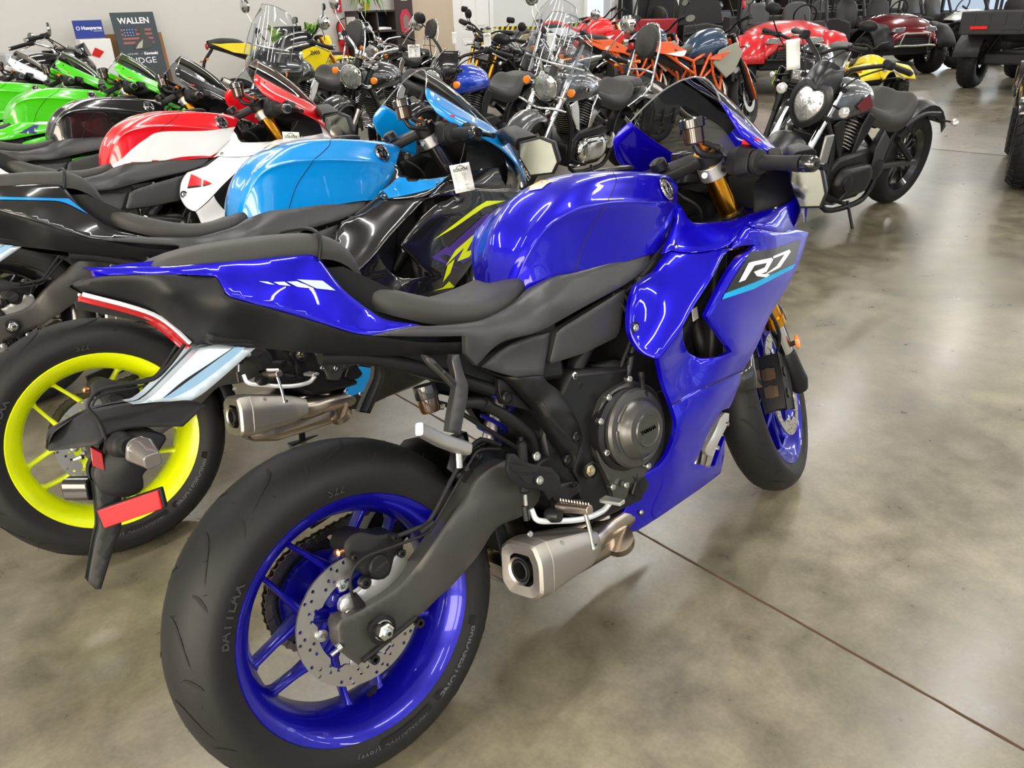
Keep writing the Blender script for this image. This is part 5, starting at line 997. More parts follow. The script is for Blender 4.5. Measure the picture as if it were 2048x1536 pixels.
        T('frame_tube', [(L_-.36, s*.05, .80), (L_-.44, s*.14, .55), (L_-.48, s*.15, .20), (.75, s*.15, .15), (.55, s*.14, .22), (.45, s*.13, .55), (.30, s*.12, .66)], .018, g_('frame', BLKS), root, 8)
    T('frame_spine', [(L_-.30, 0, .88), (.9, 0, .72), (.45, 0, .60)], .03, BLKS, root, 10); MB().tube([(L_-.26, 0, .72), (L_-.36, 0, .98)], .035, 14).obj('steering_head', BLKS, root)
    zt = g_('tz', .70)
    tank = teardrop(g_('tx0', .66), g_('tx1', L_-.30), g_('tw', .155), zt, g_('tz1', .93), g_('tankm', tm), root)
    if g_('badge'):
        for s in (-1, 1):
            q = np.array([1.0, s*(g_('tw', .155)+.003), zt+.10]); mb = MB().lathe([(0, 0), (.022, 0), (.016, .006), (0, .006)], q, (0, s, 0), 10)
            for k in (-1, 1):
                for j in range(3): mb.loft(cap_bar(q+[k*.02, 0, .008-.008*j], q+[k*(.10-.02*j), -s*.004, .016-.012*j], .003, .006, .2, .002, .002, (0, 1, 0)))
            mb.obj('tank_badge', CHR, tank)
    if g_('console'): MB().loft([[(x_, y_, z_) for y_, z_ in ((-.04, z0-.02), (-.03, z0), (.03, z0), (.04, z0-.02))] for x_, z0 in ((.75, .88), (.9, .965), (1.1, .975), (1.2, .95))]).obj('tank_console', BLKG, tank, bev=.008)
    # V-twin engine
    ex = g_('ex', .92); ez = .40
    for an, dx in ((-26, -.06), (26, .06)):
        a = R(an); u_ = np.array([sin(a), 0, cos(a)]); b0 = np.array([ex+dx, 0, ez+.05])
        MB().tube([b0, b0+u_*.28], .062, 16).obj('cylinder', g_('cyl', BLKS), root)
        for k in range(9): MB().loft([[b0+u_*(.05+.02*k+q)+np.array([cos(a)*i, j, -sin(a)*i]) for i, j in rrect(.17, .18, .35, 2)] for q in (-.003, .003)]).obj('cylinder_fin', g_('fin', STL), root, smooth=False)
        MB().loft([[b0+u_*h_+np.array([cos(a)*i, j, -sin(a)*i]) for i, j in rrect(w_, w_*1.15, .35, 3)] for h_, w_ in ((.24, .15), (.27, .165), (.31, .14), (.325, .09))]).obj('cylinder_head', eng, root, ang=40)
        for s in (-1, 1): MB().loft([[b0+u_*h_+np.array([cos(a)*i, s*(.095+t_), -sin(a)*i]) for i in (-w_, w_) for t_ in ((0, .02) if i < 0 else (.02, 0))] for h_, w_ in ((.02, .015), (.2, .055), (.29, .05))]).obj('rocker_cover', eng, root, bev=.012)
    MB().loft([[(x_, y_, z_) for y_, z_ in ((-.13, zb), (-.15, (zb+zt_)/2), (-.13, zt_), (.13, zt_), (.15, (zb+zt_)/2), (.13, zb))] for x_, zb, zt_ in ((.55, .24, .44), (.68, .18, .50), (1.02, .18, .48), (1.16, .22, .38))]).obj('crankcase', g_('case', BLKS), root, bev=.02)
    for s in (-1, 1):
        cv = MB().loft([[(x_*1.0+cx, s*(.15+d_), z_+.33) for x_, z_ in [(i*k_, j*k_) for i, j in rrect(.40, .19, .48, 4)]] for cx, k_, d_ in ((.86, 1, 0), (.86, .98, .03), (.86, .85, .05), (.86, .6, .055))]).obj('engine_side_cover', eng, root, ang=50)
        MB().lathe([(0, 0), (.05, 0), (.048, .01), (.03, .014), (0, .014)], (.98, s*.2, .34), (0, s, 0), 22).obj('cover_cap', eng, cv)
        MB().lathe([(0, 0), (.07, 0), (.066, .03), (.03, .04), (0, .04)], (.58, s*.14, .36), (0, s, 0), 22).obj('sprocket_cover', eng, root)
    if g_('aircleaner', 1): MB().lathe([(0, 0), (.09, 0), (.095, .02), (.085, .05), (.04, .06), (0, .06)], (.93, -.12, .60), (0, -1, 0), 26).obj('air_cleaner', eng, root)
    for k in (0, 1): T('exhaust_pipe', [(ex-.1+.24*k, -.10, .62), (ex+.02+.2*k, -.19, .52), (ex+.02+.1*k, -.20, .30), (.6, -.20, .24+.05*k), (.1, -.22, .26+.08*k), (-.25, -.22, .30+.08*k)], [.026]*15+[.04]*5+[.042]*6, g_('exh', CHR), root, 12)
    # seat
    sm = SEAT; x0, x1 = g_('sx0', .28), g_('sx1', .72)
    rows = []
    for t in (0, .08, .3, .55, .8, 1): 
        x = x0+(x1-x0)*t; w_ = (.06, .15, .17, .15, .11, .07)[(0, .08, .3, .55, .8, 1).index(t)]; w_ *= 1.12; z = g_('sz', .70)+(.10, .10, .02, 0, .03, .06)[(0, .08, .3, .55, .8, 1).index(t)]
        rows.append([(x, -w_*.9, z-.11), (x, -w_, z-.05), (x, -w_*.75, z), (x, 0, z-.01), (x, w_*.75, z), (x, w_, z-.05), (x, w_*.9, z-.11)])
    seat = gridmesh(grid(rows, 3, 3)).obj('rider_seat', sm, root, ang=180)
    if g_('pillion', 1):
        rows = []
        for t in range(6):
            x = x0-.28+.30*t/5; w_ = (.06, .10, .115, .12, .12, .11)[t]; z = g_('sz', .70)+.075+(.0, .025, .03, .025, .02, .0)[t]
            rows.append([(x, -w_*.9, z-.09), (x, -w_, z-.04), (x, -w_*.8, z), (x, 0, z+.005), (x, w_*.8, z), (x, w_, z-.04), (x, w_*.9, z-.09)])
        pil = gridmesh(grid(rows, 3, 3)).obj('pillion_seat', sm, root, ang=180)
        if g_('studs'):
            for k in range(9):
                for s in (-1, 1): MB().lathe([(.006, 0), (.004, .003), (0, .004)], (x0-.24+.028*k, s*.118, g_('sz', .70)+.045), (0, s, .4), 8).obj('stud', CHR, pil)
    if g_('studs'):
        for k in range(11):
            for s in (-1, 1):
                t = k/10; x = x0+.02+(x1-x0-.1)*t; w_ = np.interp(t, (0, .1, .3, .55, .8, 1), (.14, .16, .172, .152, .112, .08)); MB().lathe([(.006, 0), (.004, .003), (0, .004)], (x, s*w_, g_('sz', .70)-.045+.1*max(0, .15-t)*3), (0, s, .4), 8).obj('stud', CHR, seat)
    if g_('backrest'):
        bp = empty('x'); bpy.data.objects.remove(bp)
        c = np.array([-.10, 0, 1.08]); M = frame_z((1, 0, .25))
        MB().loft([[c+M@np.array([a*k_, b*k_, d_]) for a, b in rrect(.20, .27, .45, 4)] for k_, d_ in ((.9, -.03), (1, -.015), (1, .02), (.9, .035))]).obj('backrest_pad', sm, root, ang=50)
        for s in (-1, 1):
            T('backrest_rail', [(.12, s*.13, .64), (-.04, s*.13, .74), (-.09, s*.12, .9), (-.13, s*.11, 1.05), (-.16, s*.06, 1.20), (-.165, 0, 1.22)], .011, CHR, root, 8)
            for k in range(4): MB().lathe([(.006, 0), (.004, .003), (0, .004)], (-.085-.005*k, s*.105, .97+.06*k), (0, s, 0), 8).obj('stud', CHR, root)
        T('backrest_bar', [(-.07, -.125, .84), (-.09, 0, .85), (-.07, .125, .84)], .009, CHR, root, 8)
    if g_('bags'):
        for s in (-1, 1):
            bg = MB().loft([[(x_, s*(.17+d_), z_) for d_, z_ in ((0, .36), (.13, .38), (.14, .58), (.10, .66), (0, .67))] for x_ in (-.28, -.24, .10, .14)]).obj('saddlebag', SEAT, root, bev=.03)
            MB().loft([[(x_, s*(.17+d_), z_) for d_, z_ in ((-.0, .675), (.11, .672), (.153, .58), (.153, .50), (.148, .50), (.145, .58), (.105, .664), (0, .668))] for x_ in (-.30, -.2, .06, .16)]).obj('saddlebag_flap', SEAT, bg, bev=.008)
            for k in range(12): MB().lathe([(.006, 0), (.004, .003), (0, .004)], (-.28+.038*k, s*.326, .515+.03*abs(k-5.5)/5.5), (0, s, 0), 8).obj('stud', CHR, bg)
            for xx in (-.17, .03):
                MB().loft(cap_bar((xx, s*.325, .58), (xx, s*.325, .43), .025, .006, .2, up=(1, 0, 0))).obj('strap', BLK, bg); MB().tube([(xx-.02, s*.333, .47), (xx+.02, s*.333, .47), (xx+.02, s*.333, .43), (xx-.02, s*.333, .43)], .004, 6, closed=True).obj('buckle', CHR, bg)
    # bars, controls
    hb = fa+ax*(fl+.0); bw, bh, bb = g_('barw', .40), g_('barh', .16), g_('barb', .22)
    T('handlebar', [F(hb+np.array(p)) for p in ((-bb-.12, -bw, bh-.03), (-bb+.05, -bw*.72, bh), (-.06, -bw*.3, bh*.6), (-.03, -.07, .04), (-.03, .07, .04), (-.06, bw*.3, bh*.6), (-bb+.05, bw*.72, bh), (-bb-.12, bw, bh-.03))], .0125, met, root, 10)
    for s in (-1, 1):
        a, b = np.array((-bb+.03, s*bw*.76, bh)), np.array((-bb-.12, s*bw, bh-.03))
        gr = MB().tube([F(hb+a), F(hb+a*.9+b*.1), F(hb+b)], [.021, .018, .018], 12).obj('grip', RUB, root)
        MB().tube([F(hb+b), F(hb+b+(b-a)*.12)], .019, 12).obj('bar_end', BLKG if met is not CHR else CHR, gr)
        MB().loft(cap_bar(F(hb+a*1.0+(a-b)*.35), F(hb+a), .05, .05, .3)).obj('switch_housing', BLK, root, bev=.006)
        T('lever', [F(hb+a+[.03, -s*.02, 0]), F(hb+(a+b)/2+[.07, 0, -.01]), F(hb+b+[.05, 0, -.03])], .006, met if met is CHR else ALU, root, 6)
        if g_('mirrors', 1): mirror_on(root, F(hb+a+(a-b)*.2+[0, 0, .02]), F(hb+a+np.array([.04, s*g_('mout', .10), g_('mup', .20)])), s, g_('mm', met), g_('mshape', 'round'), size=g_('msize', .06))
        T('cable', [F(hb+a+[.03, 0, 0]), F(hb+np.array([.02, s*.15, .05])), F(hb+np.array([.03, s*.07, -.12])), F(hb+np.array([-.02, s*.05, -.25]))], .005, RUB, root, 6)
    # headlight
    hl = fa+ax*(fl-.12)+np.array([.13, 0, g_('hz', .0)]); hr = g_('hr', .095); dr = F(hl+[1, 0, -.12])-F(hl)
    if g_('heart'):
        hp = [(0, -1.15), (.5, -.85), (.85, -.2), (.86, .4), (.6, .85), (.25, .88), (0, .76), (-.25, .88), (-.6, .85), (-.86, .4), (-.85, -.2), (-.5, -.85)]
        hp = [tuple(p) for p in spl([(a, b, 0) for a, b in hp], 3, True)]; hx = lambda k_, d_: [F(hl+np.array([d_+.10*p[1]*hr*-1., p[0]*hr*k_, p[1]*hr*k_])) for p in hp]
        sh = MB().loft([hx(.4, -.13), hx(1.0, -.08), hx(1.30, -.01), hx(1.26, .02), hx(1.02, .03), hx(.98, .01)], cap=False).obj('headlight', g_('hlm', CHR), root, ang=50)
        MB().loft([hx(.99, .012), hx(.85, .03), hx(.4, .04), hx(.05, .042)]).obj('headlight_lens', mat('headlight glass', (.42, .43, .44), .05, .75, coat=1, bump=1., bscale=60), sh)
        rows = [[F(hl+np.array([x_-.12*abs(q)**2, q*w_, z_])) for q in (-1, -.6, 0, .6, 1)] for x_, w_, z_ in ((.02, .10, .07), (-.02, .09, .14), (-.09, .07, .18), (-.16, .05, .17))]
        gridmesh(grid(rows, 3, 3)).obj('headlight_cowl', g_('hlm', CHR), root, ang=60, solid=.006)
    else:
     sh = MB().lathe([(0, -.12), (hr*.5, -.105), (hr*.88, -.05), (hr, -.005), (hr*1.05, 0), (hr*1.05, .012), (hr*.93, .016)], F(hl), dr, 30).obj('headlight', g_('hlm', CHR), root, ang=50)
     MB().lathe([(hr*.94, .012), (hr*.8, .02), (hr*.4, .028), (0, .03)], F(hl), dr, 30).obj('headlight_lens', mat('headlight glass', (.42, .43, .44), .05, .75, coat=1, bump=1., bscale=60), sh)
    MB().tube([F(hl+[-.1, 0, -.02]), F(hl+[-.2, 0, 0])], .02, 8).obj('headlight_bracket', BLKS, root)
    if g_('cowl'):
        rows = []
        for z_, w_, x_ in ((-.10, .09, .05), (0, .125, .03), (.10, .13, .0), (.17, .10, -.06), (.22, .06, -.12)): rows.append([F(hl+np.array([x_-.16*(abs(q)**1.6), q*w_, z_])) for q in (-1, -.7, -.35, 0, .35, .7, 1)])
        gridmesh(grid(rows, 3, 3)).obj('headlight_cowl', g_('cowl'), root, ang=60, solid=.005)
    if g_('dial', 1): MB().lathe([(0, 0), (.055, 0), (.06, -.03), (.04, -.06), (0, -.065)], F(hb+[.03, 0, .08]), F(hb+[.03-.5, 0, 1.08])-F(hb+[.03, 0, .08]), 22).obj('speedometer', met, root, ang=40)
    if g_('crash_bar'): pass
    ws = g_('screen')
    if ws:
        zz = ws[0]; wd = ws[1]; z0 = ws[2]; rows = []
        for t in np.linspace(0, 1, 5):
            w_ = wd*(1-.08*t-.30*t**4); z_ = z0+(zz-z0)*t; rows.append([F(hl+np.array([.07-.30*t*(zz-z0)-.14*abs(q)**2, q*w_, z_-.07*abs(q)**3*t])) for q in (-1, -.75, -.4, 0, .4, .75, 1)])
        G_ = grid(rows, 3, 3); gridmesh(G_).obj('windshield', SCRC, root, ang=180)
        MB().tube([p for p in G_[:, 0]]+[p for p in G_[-1, 1:-1]]+[p for p in G_[::-1, -1]], .003, 5).obj('windshield_edge', MATS['screen edge'], root)
        if g_('wsbrace', 1):
            for s in (0, -1): 
                j = 0 if s == 0 else -1; MB().tube([G_[0, j]*.6+G_[0, G_.shape[1]//2]*.4, (G_[8, j]*.75+G_[8, G_.shape[1]//2]*.25)], .012, 6).obj('windshield_brace', ALU, root)
            T('windshield_bar', [G_[3, 1], G_[3, G_.shape[1]//2]+np.array([.01, 0, 0]), G_[3, -2]], .008, ALU, root, 6)
    if g_('lightbar'):
        T('lamp_bar', [F(hl+np.array(p)) for p in ((.0, -.20, -.13), (.06, -.12, -.12), (.1, 0, -.13), (.06, .12, -.12), (.0, .20, -.13))], .010, CHR, root, 8)
    if g_('batwing'):
        rows = []
        for z_, w_, x_ in ((-.22, .10, .02), (-.10, .24, .06), (.0, .30, .08), (.10, .27, .02), (.18, .20, -.06)): rows.append([F(hl+np.array([x_-.26*(abs(q)**2), q*w_, z_])) for q in (-1, -.7, -.35, 0, .35, .7, 1)])
        gridmesh(grid(rows, 3, 3)).obj('front_fairing', g_('batwing'), root, ang=60, solid=.006)
    if g_('radiator'): MB().box((L_-.40, 0, .45), (.05, .24, .36), None).obj('radiator', BLK, root, bev=.01); [MB().box((L_-.38, s*.135, .45), (.09, .02, .40)).obj('radiator_shroud', g_('shroudm', GREY), root, bev=.01) for s in (-1, 1)]
    if g_('rad2'): 
        for s in (-1, 1): MB().loft([[(x_, s*(.12+d_), z_) for x_, z_, d_ in ((.55, .32, .03), (.50, .55, .02), (.60, .62, .02), (.68, .50, .04), (.66, .34, .04))], [(x_, s*(.15+d_), z_) for x_, z_, d_ in ((.56, .33, .01), (.52, .54, .01), (.60, .60, .01), (.66, .50, .01), (.64, .35, .01))]]).obj('side_cover', GREY, root, bev=.008)
    T('side_stand', [(.80, .14, .18), (.84, .24, .05), (.85, .27, .012)], .010, BLKS, root, 8)
    for s in (-1, 1): MB().loft(cap_bar((1.12, s*.16, .26), (1.14, s*.30, .27), .03, .022, .3)).obj('foot_peg', BLK, root, bev=.004)
    T('shift_lever', [(.95, .2, .3), (1.1, .22, .24), (1.25, .23, .27)], .007, met, root, 6)
    return root
def place(o, x, y, yaw, lean=.17, s=1., z=0):
    o.location = (x, y, z); o.rotation_euler = (-lean, 0, yaw); o.scale = (s, s, s); return o
def roadster(label, group, o):
    """naked road or trail motorcycle"""
    g_ = lambda k, d=None: o.get(k, d)
    L_ = g_('L', 1.46); pm = g_('paint', BLKG); fr = g_('frame', BLKS); r0, r1 = g_('r0', .31), g_('r1', .31); rk = R(25); st = R(g_('steer', 15)); H = g_('H', 0.)
    root = empty(g_('name', 'naked_motorcycle')); tag(root, label, 'motorcycle', group)
    ax = np.array([-sin(rk), 0, cos(rk)]); A1 = np.array([L_+.10, 0, 0])
    def F(p):
        q = np.array(p, float)-A1; return q*cos(st)+np.cross(ax, q)*sin(st)+ax*(ax@q)*(1-cos(st))+A1
    simple_wheel(root, 'rear_wheel', 0, r0, g_('w0', .15), g_('rim0', .22), g_('rimm', BLKG), 10, wire=g_('wire'))
    simple_wheel(root, 'front_wheel', L_, r1, g_('w1', .12), g_('rim1', .22), g_('rimm', BLKG), 10, wire=g_('wire'), T_=F)
    fa = np.array([L_, 0, r1]); fl = .66+H
    for s in (-1, 1):
        P = lambda k: F(fa+np.array([0, s*.10, 0])+ax*k)
        MB().tube([P(-.03), P(0), P(.25)], [.02, .03, .024], 12).obj('fork_slider', g_('slider', BLKS), root); MB().tube([P(.25), P(.26), P(fl+.02)], [.02, .026, .026], 12).obj('fork_tube', g_('fork', GOLD), root)
        if g_('guards'):
            gm = MB().loft([[P(k)+np.array([.035, 0, 0])+np.array(q) for q in ((0, -.03*w_, 0), (.025, -.02*w_, 0), (.025, .02*w_, 0), (0, .03*w_, 0))] for k, w_ in ((-.02, 1.3), (.1, 1.4), (.35, 1.1), (.42, .6))]).obj('fork_guard', g_('guards'), root, bev=.003)
            MB().loft([[P(k)+np.array([.062, 0, 0])+np.array(q) for q in ((0, -.022, 0), (.003, -.02, 0), (.003, .02, 0), (0, .022, 0))] for k in (.22, .33)]).obj('guard_decal', WHT, gm); MB().loft([[P(k)+np.array([.062, 0, 0])+np.array(q) for q in ((0, -.022, 0), (.003, -.02, 0), (.003, .02, 0), (0, .022, 0))] for k in (.12, .215)]).obj('guard_decal', mat('navy', (.01, .02, .06), .3), gm)
        T('swingarm', [(0, s*.11, r0), (.25, s*.10, r0+.03), (.46, s*.09, .40)], .026, g_('arm', BLKS), root, 8)
        if g_('trellis'):
            fm = g_('trellis'); a, b, c, d, e = [(L_-.36, s*.05, .86), (L_-.42, s*.07, .74)], [(.52, s*.12, .66)], [(.48, s*.11, .42)], [(.85, s*.13, .52)], [(.95, s*.13, .78)]
            for p, q in (((L_-.34, s*.06, .88+H), (.50, s*.12, .70+H)), ((L_-.40, s*.06, .72+H), (.56, s*.12, .48+H)), ((.50, s*.12, .70+H), (.56, s*.12, .46)), ((.78, s*.115, .76+H), (.82, s*.11, .54+H)), ((.78, s*.115, .76+H), (.60, s*.12, .54+H)), ((L_-.40, s*.06, .72+H), (.9, s*.115, .42)), ((.82, s*.11, .54+H), (.9, s*.115, .42)), ((.50, s*.12, .70+H), (-.12, s*.08, .92+H)), ((.50, s*.12, .58+H), (.05, s*.09, .84+H)), ((.28, s*.11, .70+H), (.22, s*.1, .83+H)), ((L_-.5, s*.08, .80+H), (L_-.55, s*.09, .64+H))):
                MB().tube([p, q], .0145, 10).obj('trellis_tube', fm, root)
        else: T('frame_tube', [(L_-.36, s*.05, .86+H), (.9, s*.13, .72+H), (.55, s*.13, .45)], .025, fr, root, 8)
        sc = g_('shroud')
        if sc: MB().loft([[(x_, s*(.13+d_+w_), z_+H) for x_, z_, d_ in ((.78, .66, .0), (.86, .78, .03), (1.10, .84, .05), (1.22, .74, .04), (1.10, .56, .02), (.98, .50, .0))] for w_ in (0, .02)]).obj('tank_shroud', sc, root, bev=.006)
        if g_('shroud2'): MB().loft([[(x_, s*(.155+d_+w_), z_+H) for x_, z_, d_ in ((.70, .70, -.02), (.80, .74, .0), (1.0, .76, .03), (.86, .68, .01))] for w_ in (0, .018)]).obj('shroud_panel', g_('shroud2'), root, bev=.003)
        tp = g_('tail', pm)
        MB().loft([[(x_, s*(.07+d_+w_), z_+H) for x_, z_, d_ in ((-.22, .92, -.03), (.18, .90, .03), (.40, .80, .05), (.34, .74, .05), (.02, .80, .02))] for w_ in (0, .02)]).obj('tail_panel', tp, root, bev=.006)
        T('indicator_stalk', [F(fa+ax*(fl-.12)+[.03, s*.08, 0]), F(fa+ax*(fl-.12)+[.07, s*.18, -.02])], .007, BLK, root, 6); MB().lathe([(0, -.03), (.018, -.02), (.022, 0), (.018, .02), (0, .026)], F(fa+ax*(fl-.12)+[.07, s*.20, -.02]), F(fa+ax*(fl-.12)+[1.07, s*.20, -.02])-F(fa+ax*(fl-.12)+[.07, s*.20, -.02]), 10).obj('front_indicator', g_('ind', CLR), root)
        MB().loft(cap_bar((.62, s*.12, .40), (.62, s*.22, .40), .03, .02, .3)).obj('foot_peg', BLKS, root)
    for h_ in (fl, fl-.17): MB().loft([[F(fa+ax*h_+np.array([dx, s_, dz])) for dx, dz in ((-.04, -.015), (.03, -.015), (.03, .015), (-.04, .015))] for s_ in (-.13, 0, .13)]).obj('triple_clamp', BLKS, root, bev=.005)
    MB().tube([(L_-.30, 0, .66+H), (L_-.40, 0, .92+H)], .035, 14).obj('steering_head', fr, root)
    ft = g_('fend', 'low'); fr_r = r1+.03 if ft == 'low' else r1+.16
    sec = [[F((L_+(fr_r+q)*cos(R(th)), y_, r1+(fr_r+q)*sin(R(th)))) for y_, q in ((-.065, -.04), (-.055, 0), (0, .015), (.055, 0), (.065, -.04))] for th in range(30, 150, 12)]
    gridmesh(np.array(sec)).obj('front_mudguard', g_('guardm', pm), root, solid=.004, ang=60)
    # tank, angular
    w_ = g_('tw', .14); rows = []
    for x_, k_, zb, zt in ((.50, .5, .74, .80), (.56, .72, .73, .88), (.70, .92, .72, .97), (.88, 1.05, .72, 1.01), (1.02, 1.0, .74, 1.0), (1.10, .7, .78, .95), (1.13, .45, .80, .90)):
        rows.append([(x_, -w_*k_*.8, zb+H), (x_, -w_*k_, zb*.55+zt*.45+H), (x_, -w_*k_*.62, zt-.025+H), (x_, 0, zt+H), (x_, w_*k_*.62, zt-.025+H), (x_, w_*k_, zb*.55+zt*.45+H), (x_, w_*k_*.8, zb+H)])
    tk = gridmesh(grid(rows, 2, 3)).obj('fuel_tank', g_('tank', pm), root, ang=40); MB().lathe([(0, 0), (.04, 0), (.038, .008), (0, .01)], (1.0, 0, 1.003+H), (0, 0, 1), 18).obj('fuel_cap', BLKS, tk)
    rows = [[(x_, -q*.9, z_-.07), (x_, -q, z_-.03), (x_, -q*.75, z_), (x_, 0, z_+.004), (x_, q*.75, z_), (x_, q, z_-.03), (x_, q*.9, z_-.07)] for x_, q, z_ in ((-.24, .05, .95+H), (-.1, .085, .97+H), (.08, .095, .955+H), (.16, .10, .92+H), (.24, .13, .85+H), (.42, .12, .835+H), (.54, .085, .86+H), (.60, .05, .87+H))]
    gridmesh(grid(rows, 3, 3)).obj('seat', g_('seat', SEAT), root, ang=180)
    MB().loft([[(x_, s_*q, z_+H) for s_, z_ in ((-1, zb), (-1, zt), (1, zt), (1, zb))] for x_, q, zb, zt in ((-.24, .04, .88, .93), (0, .07, .80, .92), (.3, .09, .68, .80), (.5, .10, .62, .75))]).obj('rear_subframe', BLK, root, bev=.01)
    T('tail_bracket', [(-.2, 0, .86+H), (-.32, 0, .72+H), (-.36, 0, .58+H)], .018, BLK, root, 8); MB().box((-.37, 0, .60+H), (.008, .16, .10), None).obj('plate_holder', BLK, root)
    for s in (-1, 1): MB().tube([(-.30, s*.02, .74+H), (-.32, s*.17, .74+H)], [.008, .016], 8).obj('rear_indicator', AMB, root)
    MB().lathe([(0, 0), (.04, 0), (.03, .02), (0, .02)], (-.25, 0, .89+H), (-1, 0, 0), 12).obj('tail_light', mat('tail light red', (.35, .005, .008)), root)
    MB().loft([[(x_, y_, z_) for y_, z_ in ((-.12, zb), (-.13, (zb+zt)/2), (-.10, zt), (.10, zt), (.13, (zb+zt)/2), (.12, zb))] for x_, zb, zt in ((.48, .26, .46), (.60, .20, .58), (.85, .20, .50), (1.0, .26, .42))]).obj('crankcase', ENG, root, bev=.02)
    for s in (-1, 1): MB().lathe([(0, .0), (.09, 0), (.085, .02), (.05, .035), (0, .035)], (.75, s*.125, .36), (0, s, 0), 26).obj('engine_cover', g_('case', CASE), root); MB().lathe([(0, .0), (.05, 0), (.045, .02), (0, .025)], (.92, s*.12, .34), (0, s, 0), 18).obj('water_pump', g_('case', CASE), root)
    MB().loft([[(.78+d_, y_, z_) for y_, d_ in ((-.08, -.09), (.08, -.09), (.08, .09), (-.08, .09))] for z_ in (.50, .62, .72)]).obj('cylinder', ENG, root, bev=.01)
    for k in range(6): MB().box((.80, 0, .52+.025*k), (.21, .19, .006)).obj('cylinder_fin', ENG, root)
    MB().box((1.12, 0, .60+H*.5), (.05, .26, .24)).obj('radiator', BLK, root, bev=.01)
    T('exhaust_pipe', [(.9, 0, .66), (1.05, -.05, .5), (.95, -.09, .22), (.5, -.11, .2), g_('pe1', (.2, -.15, .34))], .022, EXH, root, 10)
    e0, e1 = g_('pe1', (.2, -.15, .34)), g_('pe2', (-.20, -.17, .50+H))
    MB().tube([e0, np.array(e0)*.8+np.array(e1)*.2, np.array(e0)*.1+np.array(e1)*.9, e1], [.03, .055, .058, .045], 16).obj('silencer', g_('sil', STL), root); MB().tube([e1, np.array(e1)+(np.array(e1)-np.array(e0))*.02], .03, 12).obj('exhaust_outlet', DARK, root)
    hb = fa+ax*(fl+.03); bw = .38
    T('handlebar', [F(hb+np.array(p)) for p in ((-.14, -bw, .10), (-.04, -.2, .09), (-.02, -.07, .03), (-.02, .07, .03), (-.04, .2, .09), (-.14, bw, .10))], .013, BLKS, root, 8)
    for s in (-1, 1):
        a, b = np.array((-.07, s*.26, .095)), np.array((-.14, s*bw, .10)); MB().tube([F(hb+a), F(hb+b)], .019, 12).obj('grip', RUB, root); MB().loft(cap_bar(F(hb+a*1.1-b*.1), F(hb+a), .045, .045, .3)).obj('switch_housing', BLK, root, bev=.005)
        T('lever', [F(hb+a+[.03, 0, 0]), F(hb+(a+b)/2+[.07, 0, -.01]), F(hb+b+[.06, 0, -.02])], .006, BLKS, root, 6)
        if g_('mirrors', 1): mirror_on(root, F(hb+a), F(hb+a+np.array([.05, s*.08, .17])), s, BLK, g_('mshape', 'oval'), size=.05)
        if g_('handguard'): T('hand_guard', [F(hb+b+[0, 0, 0]), F(hb+b+[.10, 0, 0]), F(hb+a+[.14, 0, 0])], [.02]*5+[.035]*5+[.02], g_('handguard'), root, 8)
        T('cable', [F(hb+a), F(hb+np.array([.08, s*.1, -.05])), F(hb+np.array([.0, s*.06, -.2]))], .005, RUB, root, 6)
    hl = fa+ax*(fl-.08)+np.array([.10, 0, 0])
    hm = MB().loft([[F(hl+np.array([d_, a*k_, b*k_])) for a, b in ((-.07, -.09), (-.09, .02), (-.06, .10), (.06, .10), (.09, .02), (.07, -.09))] for d_, k_ in ((-.06, .6), (0, 1), (.05, .92))]).obj('headlight_shell', g_('hl', pm), root, bev=.01)
    MB().loft([[F(hl+np.array([d_, a*k_, b*k_])) for a, b in ((-.06, -.06), (-.075, .02), (.075, .02), (.06, -.06))] for d_, k_ in ((.045, 1), (.06, .8))]).obj('headlight_lens', MATS['headlight glass'], hm, bev=.004)
    if g_('numberplate'): MB().loft([[F(hl+np.array([d_, a, b])) for a, b in ((-.10, -.10), (-.12, .10), (.12, .10), (.10, -.10))] for d_ in (.06, .075)]).obj('front_plate', g_('numberplate'), root, bev=.01)
    T('side_stand', [(.62, .12, .22), (.66, .22, .06), (.67, .25, .012)], .010, BLKS, root, 8)
    return root
